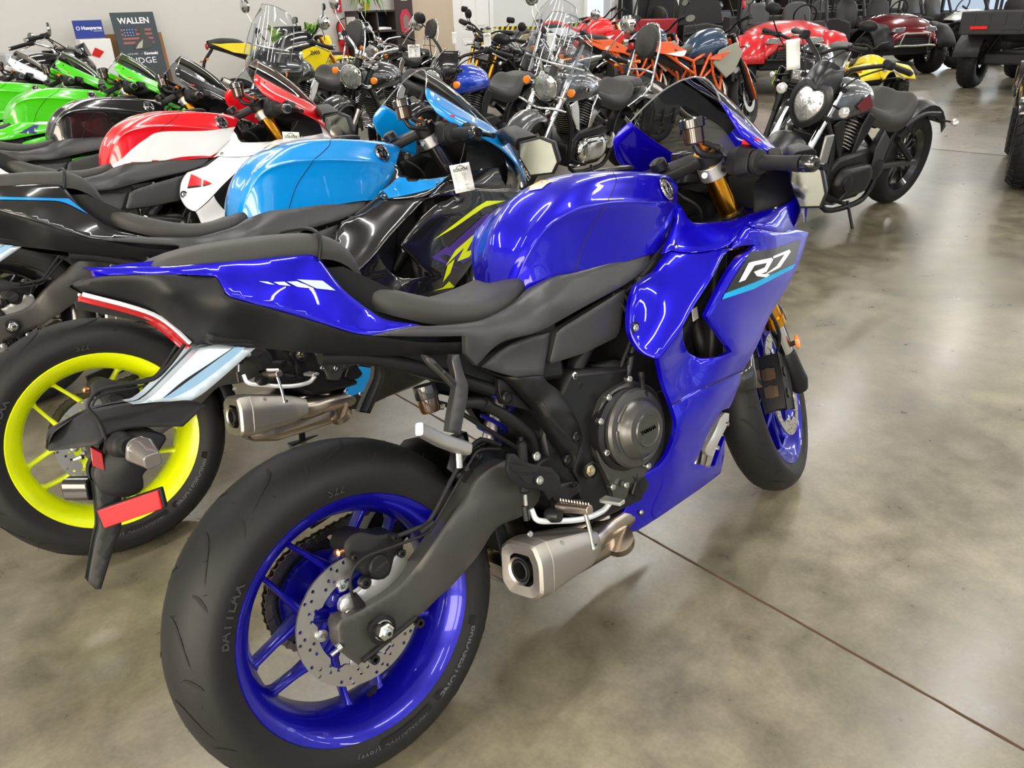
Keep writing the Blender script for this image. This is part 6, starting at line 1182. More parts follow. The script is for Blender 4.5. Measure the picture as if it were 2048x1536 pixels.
def utv(label, group, o):
    g_ = lambda k, d=None: o.get(k, d)
    root = empty('utility_vehicle'); tag(root, label, 'utility vehicle', group)
    pm = g_('paint', BLKG); pl = mat('utility plastic', (.03, .03, .031), .5); cage = mat('cage tube', (.015, .015, .016), .35, .3); Lw = g_('wb', 2.05); wr = g_('wr', .345); hw = .62
    for x_ in (0, Lw):
        for s in (-1, 1):
            w = MB(); W_ = simple_wheel(root, 'wheel', 0, wr, .25, .17, g_('rimm', BLKG), 8, .06, disc=False, tread=g_('tread', 1)); 
            def mv(ob):
                ob.data.transform(Matrix.Translation((x_, s*hw, 0)))
            mv(W_); [mv(k) for k in kids(W_)]
    MB().box((Lw*.5, 0, .42), (Lw+.3, .9, .16)).obj('chassis', pl, root, bev=.03)
    for x_ in (0, Lw):
        for s in (-1, 1): MB().tube([(x_+.12, s*.2, .42), (x_, s*.55, .34)], .022, 8).obj('suspension_arm', cage, root); MB().tube([(x_-.05, s*.3, .75), (x_-.02, s*.5, .40)], .035, 10).obj('shock', BLKS, root)
    # bonnet
    x0 = Lw-.42; rows = []
    for x_, w_, z_ in ((x0, .64, 1.02), (x0+.25, .62, 1.0), (x0+.55, .56, .92), (x0+.78, .46, .80), (x0+.84, .42, .66)): rows.append([(x_, q*w_, z_-.16*abs(q)**3) for q in (-1, -.8, -.4, 0, .4, .8, 1)])
    gridmesh(grid(rows, 3, 3)).obj('bonnet', pm, root, ang=50, solid=.01)
    for s in (-1, 1):
        sec = [[(Lw+(wr+.13)*cos(R(th)), s*(.42+d_), wr+.03+(wr+.13+q)*sin(R(th))) for d_, q in ((0, .02), (.20, .02), (.34, -.02), (.36, -.07))] for th in range(10, 171, 16)]
        gridmesh(np.array(sec)).obj('front_fender', g_('fender', pm), root, ang=50, solid=.012)
        sec = [[((wr+.13)*cos(R(th)), s*(.42+d_), wr+.03+(wr+.13+q)*sin(R(th))) for d_, q in ((0, .02), (.20, .02), (.34, -.02), (.36, -.07))] for th in range(10, 171, 16)]
        gridmesh(np.array(sec)).obj('rear_fender', pl, root, ang=50, solid=.012)
        MB().loft([[(x0+.80-d_, s*(.30+a), .76+b) for a, b in ((-.09, -.05), (-.10, .05), (.08, .04), (.12, -.03))] for d_ in (.08, -.015)]).obj('headlamp', MATS['headlight glass'], root, bev=.01)
        MB().loft([[(x_, s*.66, z_) for x_, z_ in ((.45, .50), (.45, .95), (1.0, .98), (1.45, .90), (1.5, .50))], [(x_, s*.69, z_) for x_, z_ in ((.47, .52), (.47, .93), (1.0, .96), (1.43, .88), (1.48, .52))]]).obj('door', g_('door', pl), root, bev=.02)
        # cage
        zt = g_('zt', 1.9)
        T('cage_tube', [(x0+.1, s*.58, .98), (x0-.15, s*.56, 1.5), (x0-.38, s*.52, zt), (x0-.9, s*.52, zt+.02), (.40, s*.52, zt), (.32, s*.56, 1.3), (.30, s*.56, .8)], .024, cage, root, 10, sm=False)
        T('cage_tube', [(.75, s*.55, zt), (.55, s*.57, 1.2), (.55, s*.58, .6)], .022, cage, root, 8, sm=False)
        MB().box((.95, s*.34, .68), (.5, .44, .16)).obj('seat_base', SEAT, root, bev=.05)
        c = np.array([.66, s*.33, 1.0]); M = frame_z((1, 0, .2)); MB().loft([[c+M@np.array([a*k_, b*k_, d_]) for a, b in rrect(.44, .56, .4, 4)] for k_, d_ in ((.85, -.06), (1, -.03), (1, .03), (.85, .07))]).obj('seat_back', g_('seat', SEAT), root, ang=50)
    for z_, x_ in ((g_('zt', 1.9), x0-.38), (g_('zt', 1.9), .40), (1.45, .33)): MB().tube([(x_, -.52, z_), (x_, .52, z_)], .022, 8).obj('cage_tube', cage, root)
    MB().loft([[(x_, s_*.60, z_) for s_, z_ in ((-1, .80), (-1, 1.0), (1, 1.0), (1, .80))] for x_ in (x0-.12, x0+.02)]).obj('dashboard', pl, root, bev=.03)
    MB().tube([(x0-.30+.07*cos(a), .33+.17*sin(a), 1.08+.15*cos(a)) for a in np.linspace(0, 2*pi, 25)[:-1]], .013, 7, closed=True).obj('steering_wheel', BLK, root); MB().tube([(x0-.3, .33, 1.08), (x0, .33, .92)], .02, 8).obj('steering_column', BLK, root)
    T('front_bumper', [(Lw+.25, -.42, .42), (Lw+.44, -.36, .50), (Lw+.46, 0, .50), (Lw+.44, .36, .50), (Lw+.25, .42, .42)], .022, g_('bumper', cage), root, 8)
    T('front_bumper', [(Lw+.40, -.28, .50), (Lw+.46, -.24, .70), (Lw+.46, .24, .70), (Lw+.40, .28, .50)], .018, g_('bumper', cage), root, 8, sm=False)
    MB().box((x0+.76, 0, .58), (.12, .7, .18)).obj('grille', pl, root, bev=.03)
    for k in range(4): MB().box((x0+.825, 0, .53+.035*k), (.01, .5, .012)).obj('grille_bar', BLKS, root)
    # load bed
    bc = g_('bed', pl)
    bm = MB(); x1, x2 = -.62, .30
    for p, d in (((x1, 0, .92), (.04, 1.34, .30)), ((x2, 0, .92), (.04, 1.34, .30)), (((x1+x2)/2, -.67, .92), (.94, .04, .30)), (((x1+x2)/2, .67, .92), (.94, .04, .30)), (((x1+x2)/2, 0, .78), (.94, 1.34, .03))): bm.box(p, d)
    bed = bm.obj('load_bed', bc, root, bev=.012)
    for k in range(6): MB().box((x1-.022, -.5+.2*k, .92), (.012, .03, .24)).obj('bed_rib', bc, bed)
    MB().box((x1-.028, 0, .86), (.012, .30, .05)).obj('tailgate_handle', pl, bed)
    for s in (-1, 1): MB().box((x1-.03, s*.42, .72 if not g_('lamp') else .86), (.02, .22, .035)).obj('tail_lamp', REDL, root)
    if g_('screen'): MB().add([(x0+.08, -.55, 1.0), (x0+.08, .55, 1.0), (x0-.34, .50, 1.82), (x0-.34, -.50, 1.82)], [(0, 1, 2, 3)]).obj('windscreen', SCRC, root, smooth=False); MB().tube([(x0+.08, -.55, 1.0), (x0+.08, .55, 1.0), (x0-.34, .50, 1.82), (x0-.34, -.50, 1.82)], .012, 6, closed=True).obj('windscreen_frame', BLK, root)
    if g_('roof'): MB().loft([[(x_, q*.58, zt_+.04-.03*abs(q)) for q in (-1, 0, 1)]+[(x_, q*.58, zt_) for q in (1, 0, -1)] for x_, zt_ in ((.25, 1.92), (x0-.3, 1.92))]).obj('roof', g_('roof'), root, bev=.01)
    if g_('canvas'): [MB().loft([[(x_, s*.60, z_) for x_, z_ in ((.36, .95), (.40, 1.85), (.95, 1.88), (1.3, 1.3), (1.42, .95))], [(x_, s*.62, z_) for x_, z_ in ((.36, .95), (.40, 1.85), (.95, 1.88), (1.3, 1.3), (1.42, .95))]]).obj('soft_door', g_('canvas'), root, bev=.004) for s in (-1, 1)]
    if g_('rearwin'): MB().box((.30, 0, 1.4), (.02, 1.0, .75)).obj('rear_screen', g_('rearwin'), root)
    return root
def atv(label, group, pm):
    root = empty('quad_bike'); tag(root, label, 'quad bike', group)
    for x_ in (0, 1.1):
        for s in (-1, 1):
            W_ = simple_wheel(root, 'wheel', 0, .26, .2, .13, BLKG, 6, .05, disc=False, tread=1)
            for k in [W_]+kids(W_): k.data.transform(Matrix.Translation((x_, s*.38, 0)))
    MB().box((.55, 0, .40), (1.0, .3, .2)).obj('chassis', BLKS, root, bev=.04)
    for s in (-1, 1):
        sec = [[(1.1+.36*cos(R(th)), s*(.15+d_), .27+(.36+q)*sin(R(th))) for d_, q in ((0, .05), (.2, .02), (.34, -.01), (.35, -.04))] for th in range(25, 156, 14)]; gridmesh(np.array(sec)).obj('front_fender', pm, root, ang=50, solid=.01)
        sec = [[(.36*cos(R(th)), s*(.15+d_), .27+(.36+q)*sin(R(th))) for d_, q in ((0, .05), (.2, .02), (.34, -.01), (.35, -.04))] for th in range(25, 156, 14)]; gridmesh(np.array(sec)).obj('rear_fender', pm, root, ang=50, solid=.01)
    rows = [[(x_, q*w_, z_-.14*abs(q)**2) for q in (-1, -.5, 0, .5, 1)] for x_, w_, z_ in ((.5, .10, .72), (.75, .13, .78), (1.0, .16, .78), (1.3, .18, .68), (1.48, .12, .56))]
    gridmesh(grid(rows, 3, 3)).obj('nose_cowl', pm, root, ang=60, solid=.008)
    rows = [[(x_, q*w_, z_-.10*abs(q)**3) for q in (-1, -.6, 0, .6, 1)] for x_, w_, z_ in ((-.35, .12, .68), (-.1, .15, .70), (.3, .13, .68), (.55, .08, .73))]
    gridmesh(grid(rows, 3, 3)).obj('seat', SEAT, root, ang=180, solid=.02)
    T('handlebar', [(.78, -.36, .96), (.86, -.15, .95), (.9, 0, .88), (.86, .15, .95), (.78, .36, .96)], .012, BLKS, root, 8)
    for s in (-1, 1): MB().tube([(.80, s*.24, .955), (.78, s*.36, .96)], .018, 10).obj('grip', RUB, root); MB().lathe([(0, 0), (.05, 0), (.045, .03), (0, .03)], (1.44, s*.12, .60), (1, 0, 0), 16).obj('headlamp', MATS['headlight glass'], root)
    T('front_bumper', [(1.35, -.14, .35), (1.55, -.12, .45), (1.55, .12, .45), (1.35, .14, .35)], .014, BLKS, root, 8)
    return root
# ---------------------------------------------------------------- the row of faired bikes: copies with their own paint, wheels and graphics
LB = paint('light blue paint', (.0, .22, .62), .25, .05); RD = paint('red paint', (.62, .004, .012), .25, .05); WP = paint('white paint', (.72, .73, .76), .25, 0); GR = paint('lime green paint', (.06, .55, .004), .25, 0)
YL = mat('fluorescent yellow wheel', (.62, .72, .0), .35, 0, .3); YD = mat('fluorescent yellow decal', (.66, .78, .0), .35); PUR = mat('purple decal', (.05, .015, .22), .35, coat=.5); NAVY = mat('navy decal', (.005, .01, .16), .3, coat=.6); WD = mat('white decal', (.75, .76, .8), .3, coat=.6)
def recolour(root, rules):
    def walk(o):
        for c in kids(o):
            n = c.name.split('.')[0]
            for names, src, dst in rules:
                if n in names and c.data.materials and c.data.materials[0].name == src.name:
                    if c.data.users > 1: c.data = c.data.copy()
                    c.data.materials[0] = dst; break
            walk(c)
    walk(root)
FAIR = ('side_fairing', 'belly_fairing', 'fairing_shoulder', 'nose_cowl'); WING = ('screen_wing',); TAIL = ('tail_cowl', 'tail_top'); WH = ('rear_wheel', 'front_wheel', 'hub', 'spoke', 'sprocket_carrier')
SKIP = ('side_decal', 'side_stripe', 'side_lettering', 'tail_decal', 'mirror_')
def mirrors(root, fold=False):
    for s in (-1, 1):
        q = lambda x_, y_, z_: np.array([x_, s*y_, z_])
        if fold and s < 0:
            a, b, cn, nx = q(1.385, .155, .925), q(1.31, .235, .93), q(1.275, .26, .872), np.array([-.9, s*.22, -.16])
        else: a, b, cn, nx = q(1.385, .155, .915), q(1.34, .33, .875), q(1.335, .385, .83), np.array([-.88, s*.36, -.14])
        k_ = .72 if fold and s < 0 else 1
        MB().loft([r_ for p0, p1, w1, h1, w2, h2 in ((a, a*.6+b*.4+[0, 0, .02], .05, .05, .065*k_, .042), (a*.2+b*.8+[0, 0, .01], b, .075*k_, .036, .08*k_, .04)) for r_ in cap_bar(p0, p1, w1, h1, .35, w2, h2)]).obj('mirror_stalk', BLK, root, bev=.002, ang=50)
        nx = nx/np.linalg.norm(nx); M = frame_z(nx); poly = [(a_*-s*(.6 if fold and s < 0 else 1), b_) for a_, b_ in ((-.045, -.055), (.035, -.06), (.062, -.03), (.058, .03), (.02, .052), (-.055, .05), (-.068, .01))]
        MB().loft([[cn+M@np.array([a_*kk, b_*kk, d_]) for a_, b_ in poly] for kk, d_ in ((.55, -.05), (.92, -.03), (1.05, 0), (1.0, .004))]).obj('mirror_housing', BLK, root, bev=.002, ang=50)
        MB().add([cn+M@np.array([a_*.92, b_*.92, .0055]) for a_, b_ in poly], [tuple(range(7))]).obj('mirror_glass', MIRR, root, smooth=False)
def named(root, nm):
    out = []
    def walk(o):
        for c in kids(o):
            if c.name.split('.')[0] in nm: out.append(c)
            walk(c)
    walk(root); return out
def clone(label, pose, rules):
    r = copy_tree(blue, None, None, SKIP); r['label'] = label; r.location = (pose[0], pose[1], 0); r.rotation_euler = (-pose[3], 0, pose[2]); recolour(r, rules); mirrors(r); return r
P2 = (-.128, 1.0395, -.0438, .2404); P3 = (-.1235, 2.2614, -.0192, .2073); P4 = (-.084, 3.294, -.0514, .2035)
BODY = ('fuel_tank',)+FAIR+WING+TAIL
cyan = clone('light blue and black sport motorcycle with fluorescent yellow wheels, second in the row', P2, [(('fuel_tank',)+WING, BLUE, LB), (FAIR+TAIL, BLUE, BLKG), (WH, BLUEW, YL), (('fork_leg', 'fork_seal'), GOLD, BLKG)])
redw = clone('white sport motorcycle with red tank top and red screen wings, third in the row', P3, [(('fuel_tank',)+WING, BLUE, RD), (FAIR+TAIL, BLUE, WP), (WH, BLUEW, BLKG)])
black = clone('all black sport motorcycle between the red and white one and the green ones', P4, [(BODY, BLUE, BLKG), (WH, BLUEW, BLKG)])
green1 = clone('lime green sport motorcycle next to the all black one', (-.07, 4.30, -.05, .205), [(BODY, BLUE, GR), (('seat_side_cover', 'air_box_cover', 'tail_side_cover'), GREY, GR), (WH, BLUEW, BLKG)])
green2 = clone('lime green sport motorcycle cut by the left edge, further from the all black one', (-.14, 5.33, -.045, .205), [(BODY, BLUE, GR), (('seat_side_cover', 'air_box_cover', 'tail_side_cover'), GREY, GR), (WH, BLUEW, BLKG)])
white1 = clone('white sport motorcycle behind the two lime green ones', (-.22, 6.36, -.05, .205), [(BODY, BLUE, WP), (WH, BLUEW, BLKG)])
mirrors(blue, True)
for r_ in (cyan, redw, green1, green2, white1): recolour(r_, [(('windscreen',), SCRN, SCRC)])
MATS['screen edge'].node_tree.nodes['Principled BSDF'].inputs['Base Color'].default_value = (.16, .17, .18, 1)
c0_ = (0, 0, 2.926); c5_ = (640, 330, 4.452); c2_ = (640, 0, 4.452)
def deco(root, pose, names, items, step=9):
    obs = named(root, names); V = bvh_of(obs)
    for crop, pts, m_, off in items: wrapdecal('body_decal', C(crop, pts), V, m_, obs[0], off, step, pose=pose)
deco(redw, P3, ('fuel_tank',), [(c0_, [(615, 985, 1), (690, 1022, 1), (750, 996), (1020, 926), (1160, 912), (1232, 914, 1), (1345, 850), (1395, 800), (1412, 738, 1), (1200, 765), (940, 772), (850, 815), (770, 875), (700, 940)], WP, .0012)], 4)
deco(redw, P3, ('side_fairing',), [(c0_, [(1118, 1018, 1), (1245, 1076, 1), (1098, 1092, 1)], RD, .0015), (c0_, [(1098, 1092, 1), (1240, 1078, 1), (1190, 1092), (1096, 1104, 1)], BLKG, .0017)])
deco(cyan, P2, ('side_fairing', 'fairing_shoulder', 'belly_fairing'), [
    (c5_, [(1005, 668, 1), (1390, 375, 1), (1480, 320, 1), (1650, 318, 1), (1460, 375, 1), (1190, 560, 1)], YD, .002),
    (c5_, [(1060, 805, 1), (1470, 435, 1), (1560, 430, 1), (1480, 640, 1), (1340, 830, 1), (1270, 880, 1), (1125, 800, 1)], PUR, .0018),
    (c5_, [(985, 825, 1), (1130, 720, 1), (1140, 740, 1), (1050, 815, 1), (1235, 925, 1), (1190, 920, 1)], PUR, .0018),
    (c5_, [(1110, 905, 1), (1200, 760, 1), (1390, 595, 1), (1300, 770, 1), (1385, 745, 1), (1320, 820, 1), (1215, 860, 1), (1280, 735, 1), (1180, 830, 1)], YD, .0026),
    (c5_, [(1375, 670, 1), (1400, 570, 1), (1500, 490, 1), (1615, 362, 1), (1575, 500, 1), (1460, 690, 1), (1395, 740, 1), (1470, 560, 1), (1425, 600, 1)], YD, .0026),
    (c5_, [(1005, 1118, 1), (1090, 1090, 1), (1480, 700, 1), (1465, 790, 1), (1195, 1085, 1)], YD, .002), (c5_, [(1088, 1045, 1), (1130, 895, 1), (1195, 835, 1), (1155, 960, 1)], YD, .0026),
    (c5_, [(1200, 1083, 1), (1465, 795, 1), (1440, 900, 1), (1350, 1030, 1)], CYANP, .0019)])
deco(cyan, P2, ('belly_fairing',), [((0, 0, 1), [(664, 786, 1), (690, 728, 1), (746, 736, 1), (746, 776, 1), (702, 792, 1)], LB, .002)])
deco(cyan, P2, ('fairing_shoulder',), [(c5_, [(500, 262, 1), (600, 200), (700, 110), (830, 60), (890, 130), (1000, 128), (1136, 105, 1), (1090, 150), (1000, 210), (860, 250), (700, 285), (570, 300, 1)], LB, .0015)])
deco(cyan, P2, ('tail_cowl',), [(c0_, [(0, 1154, 1), (250, 1160), (400, 1163, 1), (512, 1254, 1), (370, 1186), (240, 1174), (0, 1170, 1)], LB, .0018)])
deco(cyan, P2, ('screen_wing',), [(c2_, [(955, 800, 1), (1110, 880), (1300, 1000), (1450, 1120), (1510, 1165, 1), (1350, 1075), (1180, 990), (1060, 935, 1)], BLKG, .0015), (c2_, [(1150, 915, 1), (1300, 1000, 1), (1510, 1162, 1), (1350, 1090, 1)], PUR, .002), (c2_, [(1065, 930, 1), (1085, 905, 1), (1160, 940, 1), (1200, 975, 1), (1300, 1000, 1), (1230, 1000, 1), (1150, 960, 1), (1110, 945, 1)], YD, .0024)])
for rt, ps, bx in ((green1, (-.07, 4.30, -.05, .205), ((98, 262), (135, 262), (218, 247), (172, 268))),):
    deco(rt, ps, ('seat_side_cover', 'air_box_cover', 'frame_cover'), [((0, 0, 1), [(38, 266, 1), (68, 250, 1), (120, 250, 1), (98, 269, 1)], NAVY, .002), ((0, 0, 1), [(68, 249, 1), (78, 244, 1), (120, 244, 1), (118, 249, 1)], WD, .002)])
def tanktext(root, s):
    tk = named(root, ('fuel_tank',))[0]; vb = bvh_of([tk])
    def fn(v):
        x_ = .80+v[0]; h = vb.ray_cast(Vector((x_, -.062+v[1]*.8, 1.3)), Vector((0, 0, -1))); return (x_, -.062+v[1]*.8, (h[0][2] if h[0] else .98)+.0015)
    text('tank_lettering', s, .045, fn, INK, tk, .001)
tanktext(green1, 'Kawasaki'); tanktext(green2, 'Kawasaki')

# ---------------------------------------------------------------- cruisers across the aisle
GUN = paint('gunmetal paint', (.10, .105, .11), .28, .6); CHAR = paint('charcoal pearl paint', (.035, .038, .04), .25, .5); MB_ = mat('matte black paint', (.022, .023, .025), .33, .3); RBL = paint('royal blue paint', (.004, .05, .55), .25, .3); VS = paint('satin graphite paint', (.09, .10, .11), .35, .7)
HG = mat('headlight glass', (.42, .43, .44), .05, .75, coat=1, bump=1., bscale=60); GRPC = 'cruisers across the aisle'
cr = []
c = cruiser('matte black cruiser with low solo seat and oval headlight, alone on the open floor', GRPC, dict(paint=MB_, metal=BLKS, fork=CHR, slider=BLKS, heart=1, tankm=VS, shroudm=mat('shroud silver', (.30, .30, .31), .35, .6), eng=ENG, engine=ENG, case=ENG, fin=STL, exh=BLKS, pillion=0, hlm=MB_, cowl=None, rimm=BLKG, radiator=1, rad2=1, ind=CLR, mirrors=0, barw=.36, barh=.13, barb=.26, steer=22, aircleaner=0, tw=.15, hr=.10, guard=MB_, rake=31, rearend=150, arm=GREY, strut=MB_))
place(c, 5.13, 1.50, R(177.5), .15, .97); vs = c
t_ = MB().lathe([(0, 0), (.03, .002), (.03, .006), (0, .006)], (-.33, -.02, .46), (1, .3, 0), 16).obj('rear_reflector', mat('tail light red', (.35, .005, .008)), c); MB().tube([(-.25, 0, .60), (-.33, -.02, .49)], .006, 6).obj('reflector_stalk', BLK, c)
for s in (-1, 1): MB().tube([(.225*cos(a), s*.062, .32+.225*sin(a)) for a in np.linspace(0, 2*pi, 49)[:-1]], .004, 6, closed=True).obj('rim_stripe', REDP, c)
for s in (-1, 1): MB().loft([[(x_, s*(.158+d_), z_) for x_, z_, d_ in ((1.05, .80, .0), (.92, .86, -.01), (.86, .78, .0), (.98, .76, .003))], [(x_, s*(.161+d_), z_) for x_, z_, d_ in ((1.05, .80, .0), (.92, .86, -.01), (.86, .78, .0), (.98, .76, .003))]]).obj('tank_graphic', mat('dark red graphic', (.12, .01, .015), .35), c)
c = cruiser('silver and black touring cruiser with clear windshield, studded seat and backrest', GRPC, dict(paint=GUN, engine=CHR, case=BLKS, studs=1, backrest=1, bags=1, screen=(.52, .27, .08), lightbar=1, badge=1, console=1, rimm=CHR, steer=14, fork=CHR, sleeve=CHR, mirrors=1, mup=.26))
place(c, 5.0, 3.80, R(190), .13, .96)
c = cruiser('royal blue cruiser with gloss black headlight cowl beside the silver touring one', GRPC, dict(paint=RBL, metal=BLKS, fork=BLKS, slider=ENG, engine=ENG, case=ENG, fin=STL, hlm=BLKG, cowl=BLKG, exh=BLKS, steer=10, mshape='oval', guard=BLKG, ind=AMB, mup=.12))
place(c, 4.86, 5.0, R(192), .13, .98)
c = cruiser('black cruiser with fork gaiters and big round headlight', GRPC, dict(paint=CHAR, metal=CHR, fork=BLKS, gaiter=BLK, slider=STL, engine=CHR, case=CHR, hlm=CHR, hr=.10, steer=12, badge=1, wire=1, mirrors=1, mup=.24))
place(c, 4.60, 6.12, R(200), .13, 1.)
c = cruiser('charcoal bagger with tall windshield, faired nose and chrome exhaust', GRPC, dict(paint=CHAR, metal=CHR, batwing=CHAR, screen=(.55, .24, .10), wsbrace=1, bags=1, engine=CHR, steer=8, badge=1, backrest=1, guard=CHAR, mup=.2))
place(c, 4.30, 7.35, R(205), .13, 1.04)
c = cruiser('gloss black bagger with batwing fairing in front of the dark poster', GRPC, dict(paint=BLKG, metal=CHR, batwing=BLKG, tz1=.98, screen=(.22, .22, .10), wsbrace=0, bags=1, engine=CHR, steer=0, guard=BLKG, mirrors=1, mup=.05))
place(c, .55, 8.75, R(-1), .1, 1.08)
# second row, seen over the first
c = cruiser('black cruiser with large clear windshield behind the silver touring one', GRPC, dict(paint=BLKG, engine=CHR, case=BLKS, screen=(.60, .30, .06), studs=1, bags=1, lightbar=1, badge=1, console=1, mirrors=1, mup=.24, steer=14))
place(c, 8.0, 7.0, R(192), .13, 1.0)
GR2 = 'motorcycles in the second rows'
ORG = paint('orange paint', (.75, .09, .0), .3, 0); KN = paint('navy satin paint', (.02, .05, .10), .35, .3); YEL = mat('yellow plastic', (.78, .62, .0), .3, coat=.6); RED2 = mat('bright red plastic', (.72, .012, .015), .3, coat=.6); OLV = paint('pale olive paint', (.42, .42, .26), .35, .1); CAMO = mat('camo print', (.35, .34, .28), .4)
kd = dict(paint=KN, frame=ORG, trellis=ORG, tank=KN, tail=ORG, shroud=CAMO, shroud2=ORG, guards=ORG, H=.06, wire=0, rimm=BLKG, guardm=BLKS, hl=ORG, fork=BLKS, seat=SEAT, case=CASE, mirrors=1)
c = roadster('orange framed trail motorcycle with navy tank, nearer of the two orange ones', GR2, kd); place(c, 6.2, 4.45, R(-4), .13)
c = roadster('orange framed trail motorcycle with navy tank, behind the backrest of the touring cruiser', GR2, kd); place(c, 6.6, 5.6, R(-5), .13)
zm = dict(paint=mat('dark green black paint', (.012, .018, .014), .3, .3, coat=1), hl=BLKG, tail=BLKG, shroud=BLKG, steer=10, rimm=BLKG, fork=BLKS)
c = roadster('black naked motorcycle with yellow and green decals behind the matte black cruiser', GR2, zm); place(c, 6.40, 2.78, R(197), .13)
for s in (-1, 1):
    for pts, m_ in (([(1.05, .72), (1.15, .70), (1.14, .73), (1.115, .735), (1.13, .80), (1.10, .80), (1.09, .74), (1.06, .75)], YD), ([(.84, .80), (.93, .83), (.92, .86), (.82, .83)], mat('green decal', (.05, .4, .05), .4))): MB().prism(pts, s*.212 if pts[0][0] > 1 else s*.19, s*.216 if pts[0][0] > 1 else s*.196).obj('shroud_decal', m_, c, smooth=False)
c = roadster('yellow trail motorcycle with gold forks behind the charcoal bagger', GR2, dict(paint=YEL, tank=BLKG, tail=YEL, shroud=YEL, shroud2=YEL, H=.14, fork=GOLD, wire=1, rim0=.235, rim1=.27, r1=.34, r0=.33, rimm=BLKS, fend='high', guardm=YEL, hl=YEL, sil=STL, mirrors=1, mshape='square')); place(c, 3.8, 9.05, R(-8), .1); yb = c
for s in (-1, 1): text('model_lettering', 'Z400', .06, lambda v, s=s: (1.0-v[0]*s, s*.212, .88+v[1]), INK, c, .002)
c = roadster('bright red motocross motorcycle behind the caution tape', GR2, dict(name='motocross_motorcycle', paint=RED2, tank=RED2, tail=RED2, shroud=RED2, shroud2=WHT, H=.16, fork=GOLD, wire=1, rim0=.235, rim1=.27, r1=.34, r0=.33, rimm=ALU, fend='high', guardm=RED2, hl=RED2, numberplate=WHT, mirrors=0, seat=RED2, sil=ALU)); place(c, 9.35, 9.1, R(-4), .12)
c = roadster('white and red motocross motorcycle under the caution tape end', GR2, dict(name='motocross_motorcycle', paint=WP, tank=RED2, tail=WP, shroud=RED2, shroud2=WHT, H=.14, fork=GOLD, wire=1, rim0=.235, rim1=.27, r1=.34, r0=.33, rimm=ALU, fend='high', guardm=WP, hl=WP, numberplate=WHT, mirrors=0, sil=ALU)); place(c, 8.2, 7.9, R(-4), .12)
c = roadster('black naked motorcycle with round mirrors in front of the beige wall', GR2, dict(paint=BLKG, tank=BLKG, rimm=BLKG, mshape='round', H=.02)); place(c, 7.15, 7.3, R(195), .13)
c = roadster('pale olive tanked motorcycle with black handguards before the white door', GR2, dict(paint=OLV, tank=OLV, H=.08, handguard=BLK, mshape='square', rimm=BLKG, hl=BLKG)); place(c, 8.3, 9.0, R(200), .13)
c = cruiser('black cruiser with wide leather backrest in front of the cube shelf', GR2, dict(paint=BLKG, backrest=1, bags=1, engine=CHR, mup=.2)); place(c, 7.4, 10.2, R(198), .13)
# utility vehicles
GU = 'utility vehicles at the back of the showroom'
MAR = paint('maroon paint', (.14, .006, .012), .2, .3); GRN = mat('green black plastic', (.035, .04, .033), .3, coat=.8); WU = paint('white body paint', (.62, .63, .60), .3, 0); RU = mat('red body plastic', (.6, .015, .02), .3, coat=.7)
c = utv('dark green black utility vehicle facing us beside the red motocross motorcycle', GU, dict(paint=GRN, fender=GRN)); place(c, 16.1, 11.6, R(193), 0, 1.03)
c = utv('utility vehicle with red load bed and black soft doors', GU, dict(paint=RU, bed=mat('red bed', (.35, .02, .03), .35, coat=.5), canvas=mat('black canvas', (.02, .02, .022), .7), rearwin=None)); place(c, 12.1, 9.7, R(-14), 0, 1.)
c = utv('red open utility vehicle with two black seats in the middle of the row', GU, dict(paint=RU, zt=1.85, seat=mat('charcoal seat', (.05, .05, .052), .5))); place(c, 12.8, 7.45, R(222), 0, 1.)
c = utv('maroon utility vehicle with clear windscreen', GU, dict(paint=MAR, fender=BLK, screen=1, bumper=STL, roof=BLK)); place(c, 16.2, 7.9, R(238), 0, 1.)
c = utv('white utility vehicle right behind the maroon one', GU, dict(paint=WU, fender=BLK, screen=1)); place(c, 17.9, 7.7, R(258), 0, 1.)
c = utv('black utility vehicle turned away showing its load bed and red tail lamps', GU, dict(paint=BLK, fender=BLK, tread=1, lamp=1)); place(c, 13.3, 3.54, R(2), 0, 1.0)
c = atv('black quad bike of which only a big knobbly tyre shows at the right edge', None, BLKG); _w = cam_ray(2019, 300); _b = math.atan2(_w[1], _w[0]); _p = CAM[:2]+7.0*np.array([cos(_b), sin(_b)]); _y = _b+R(2); _p = _p-.605*np.array([-sin(_y), cos(_y)]); place(c, _p[0], _p[1], _y, 0, 1.25)
c = utv('black utility vehicle with green graphics behind the red one', GU, dict(paint=BLKG, fender=mat('lime plastic', (.08, .6, .03), .35), seat=SEAT)); place(c, 20.8, 10.9, R(225), 0, 1.)
c = atv('small yellow quad bike on the floor between motorcycles and utility vehicles', None, YEL); place(c, 10.9, 5.0, R(240), 0, .78)
# ---------------------------------------------------------------- along the back wall
def WP_(u, v, Y): w = cam_ray(u, v); return CAM+w*(Y-CAM[1])/w[1]
def board(name, label, cat, x0, x1, z0, z1, y, tilt, m, th=.02, down=0):
    r = empty(name, (x0, y, z0)); tag(r, label, cat); r.rotation_euler = (-tilt, 0, 0)
    MB().box(((x1-x0)/2, 0, (z1-z0-down)/2), (x1-x0, th, z1-z0+down)).obj('board', m, r, smooth=False); return r
def btxt(r, s, size, x, z, m, th=.02, sx=1., rot=0, bold=0.):
    return text('lettering', s, size, lambda v: (x+(v[0]*cos(rot)-v[1]*sin(rot))*sx, -th/2-.002, z+v[0]*sin(rot)+v[1]*cos(rot)), m, r, bold)
def flat(r, nm, pts, m, off=.004): return mesh(nm, [(p[0], -.01-off, p[1]) for p in pts], [tuple(range(len(pts)))], m, r, smooth=False)
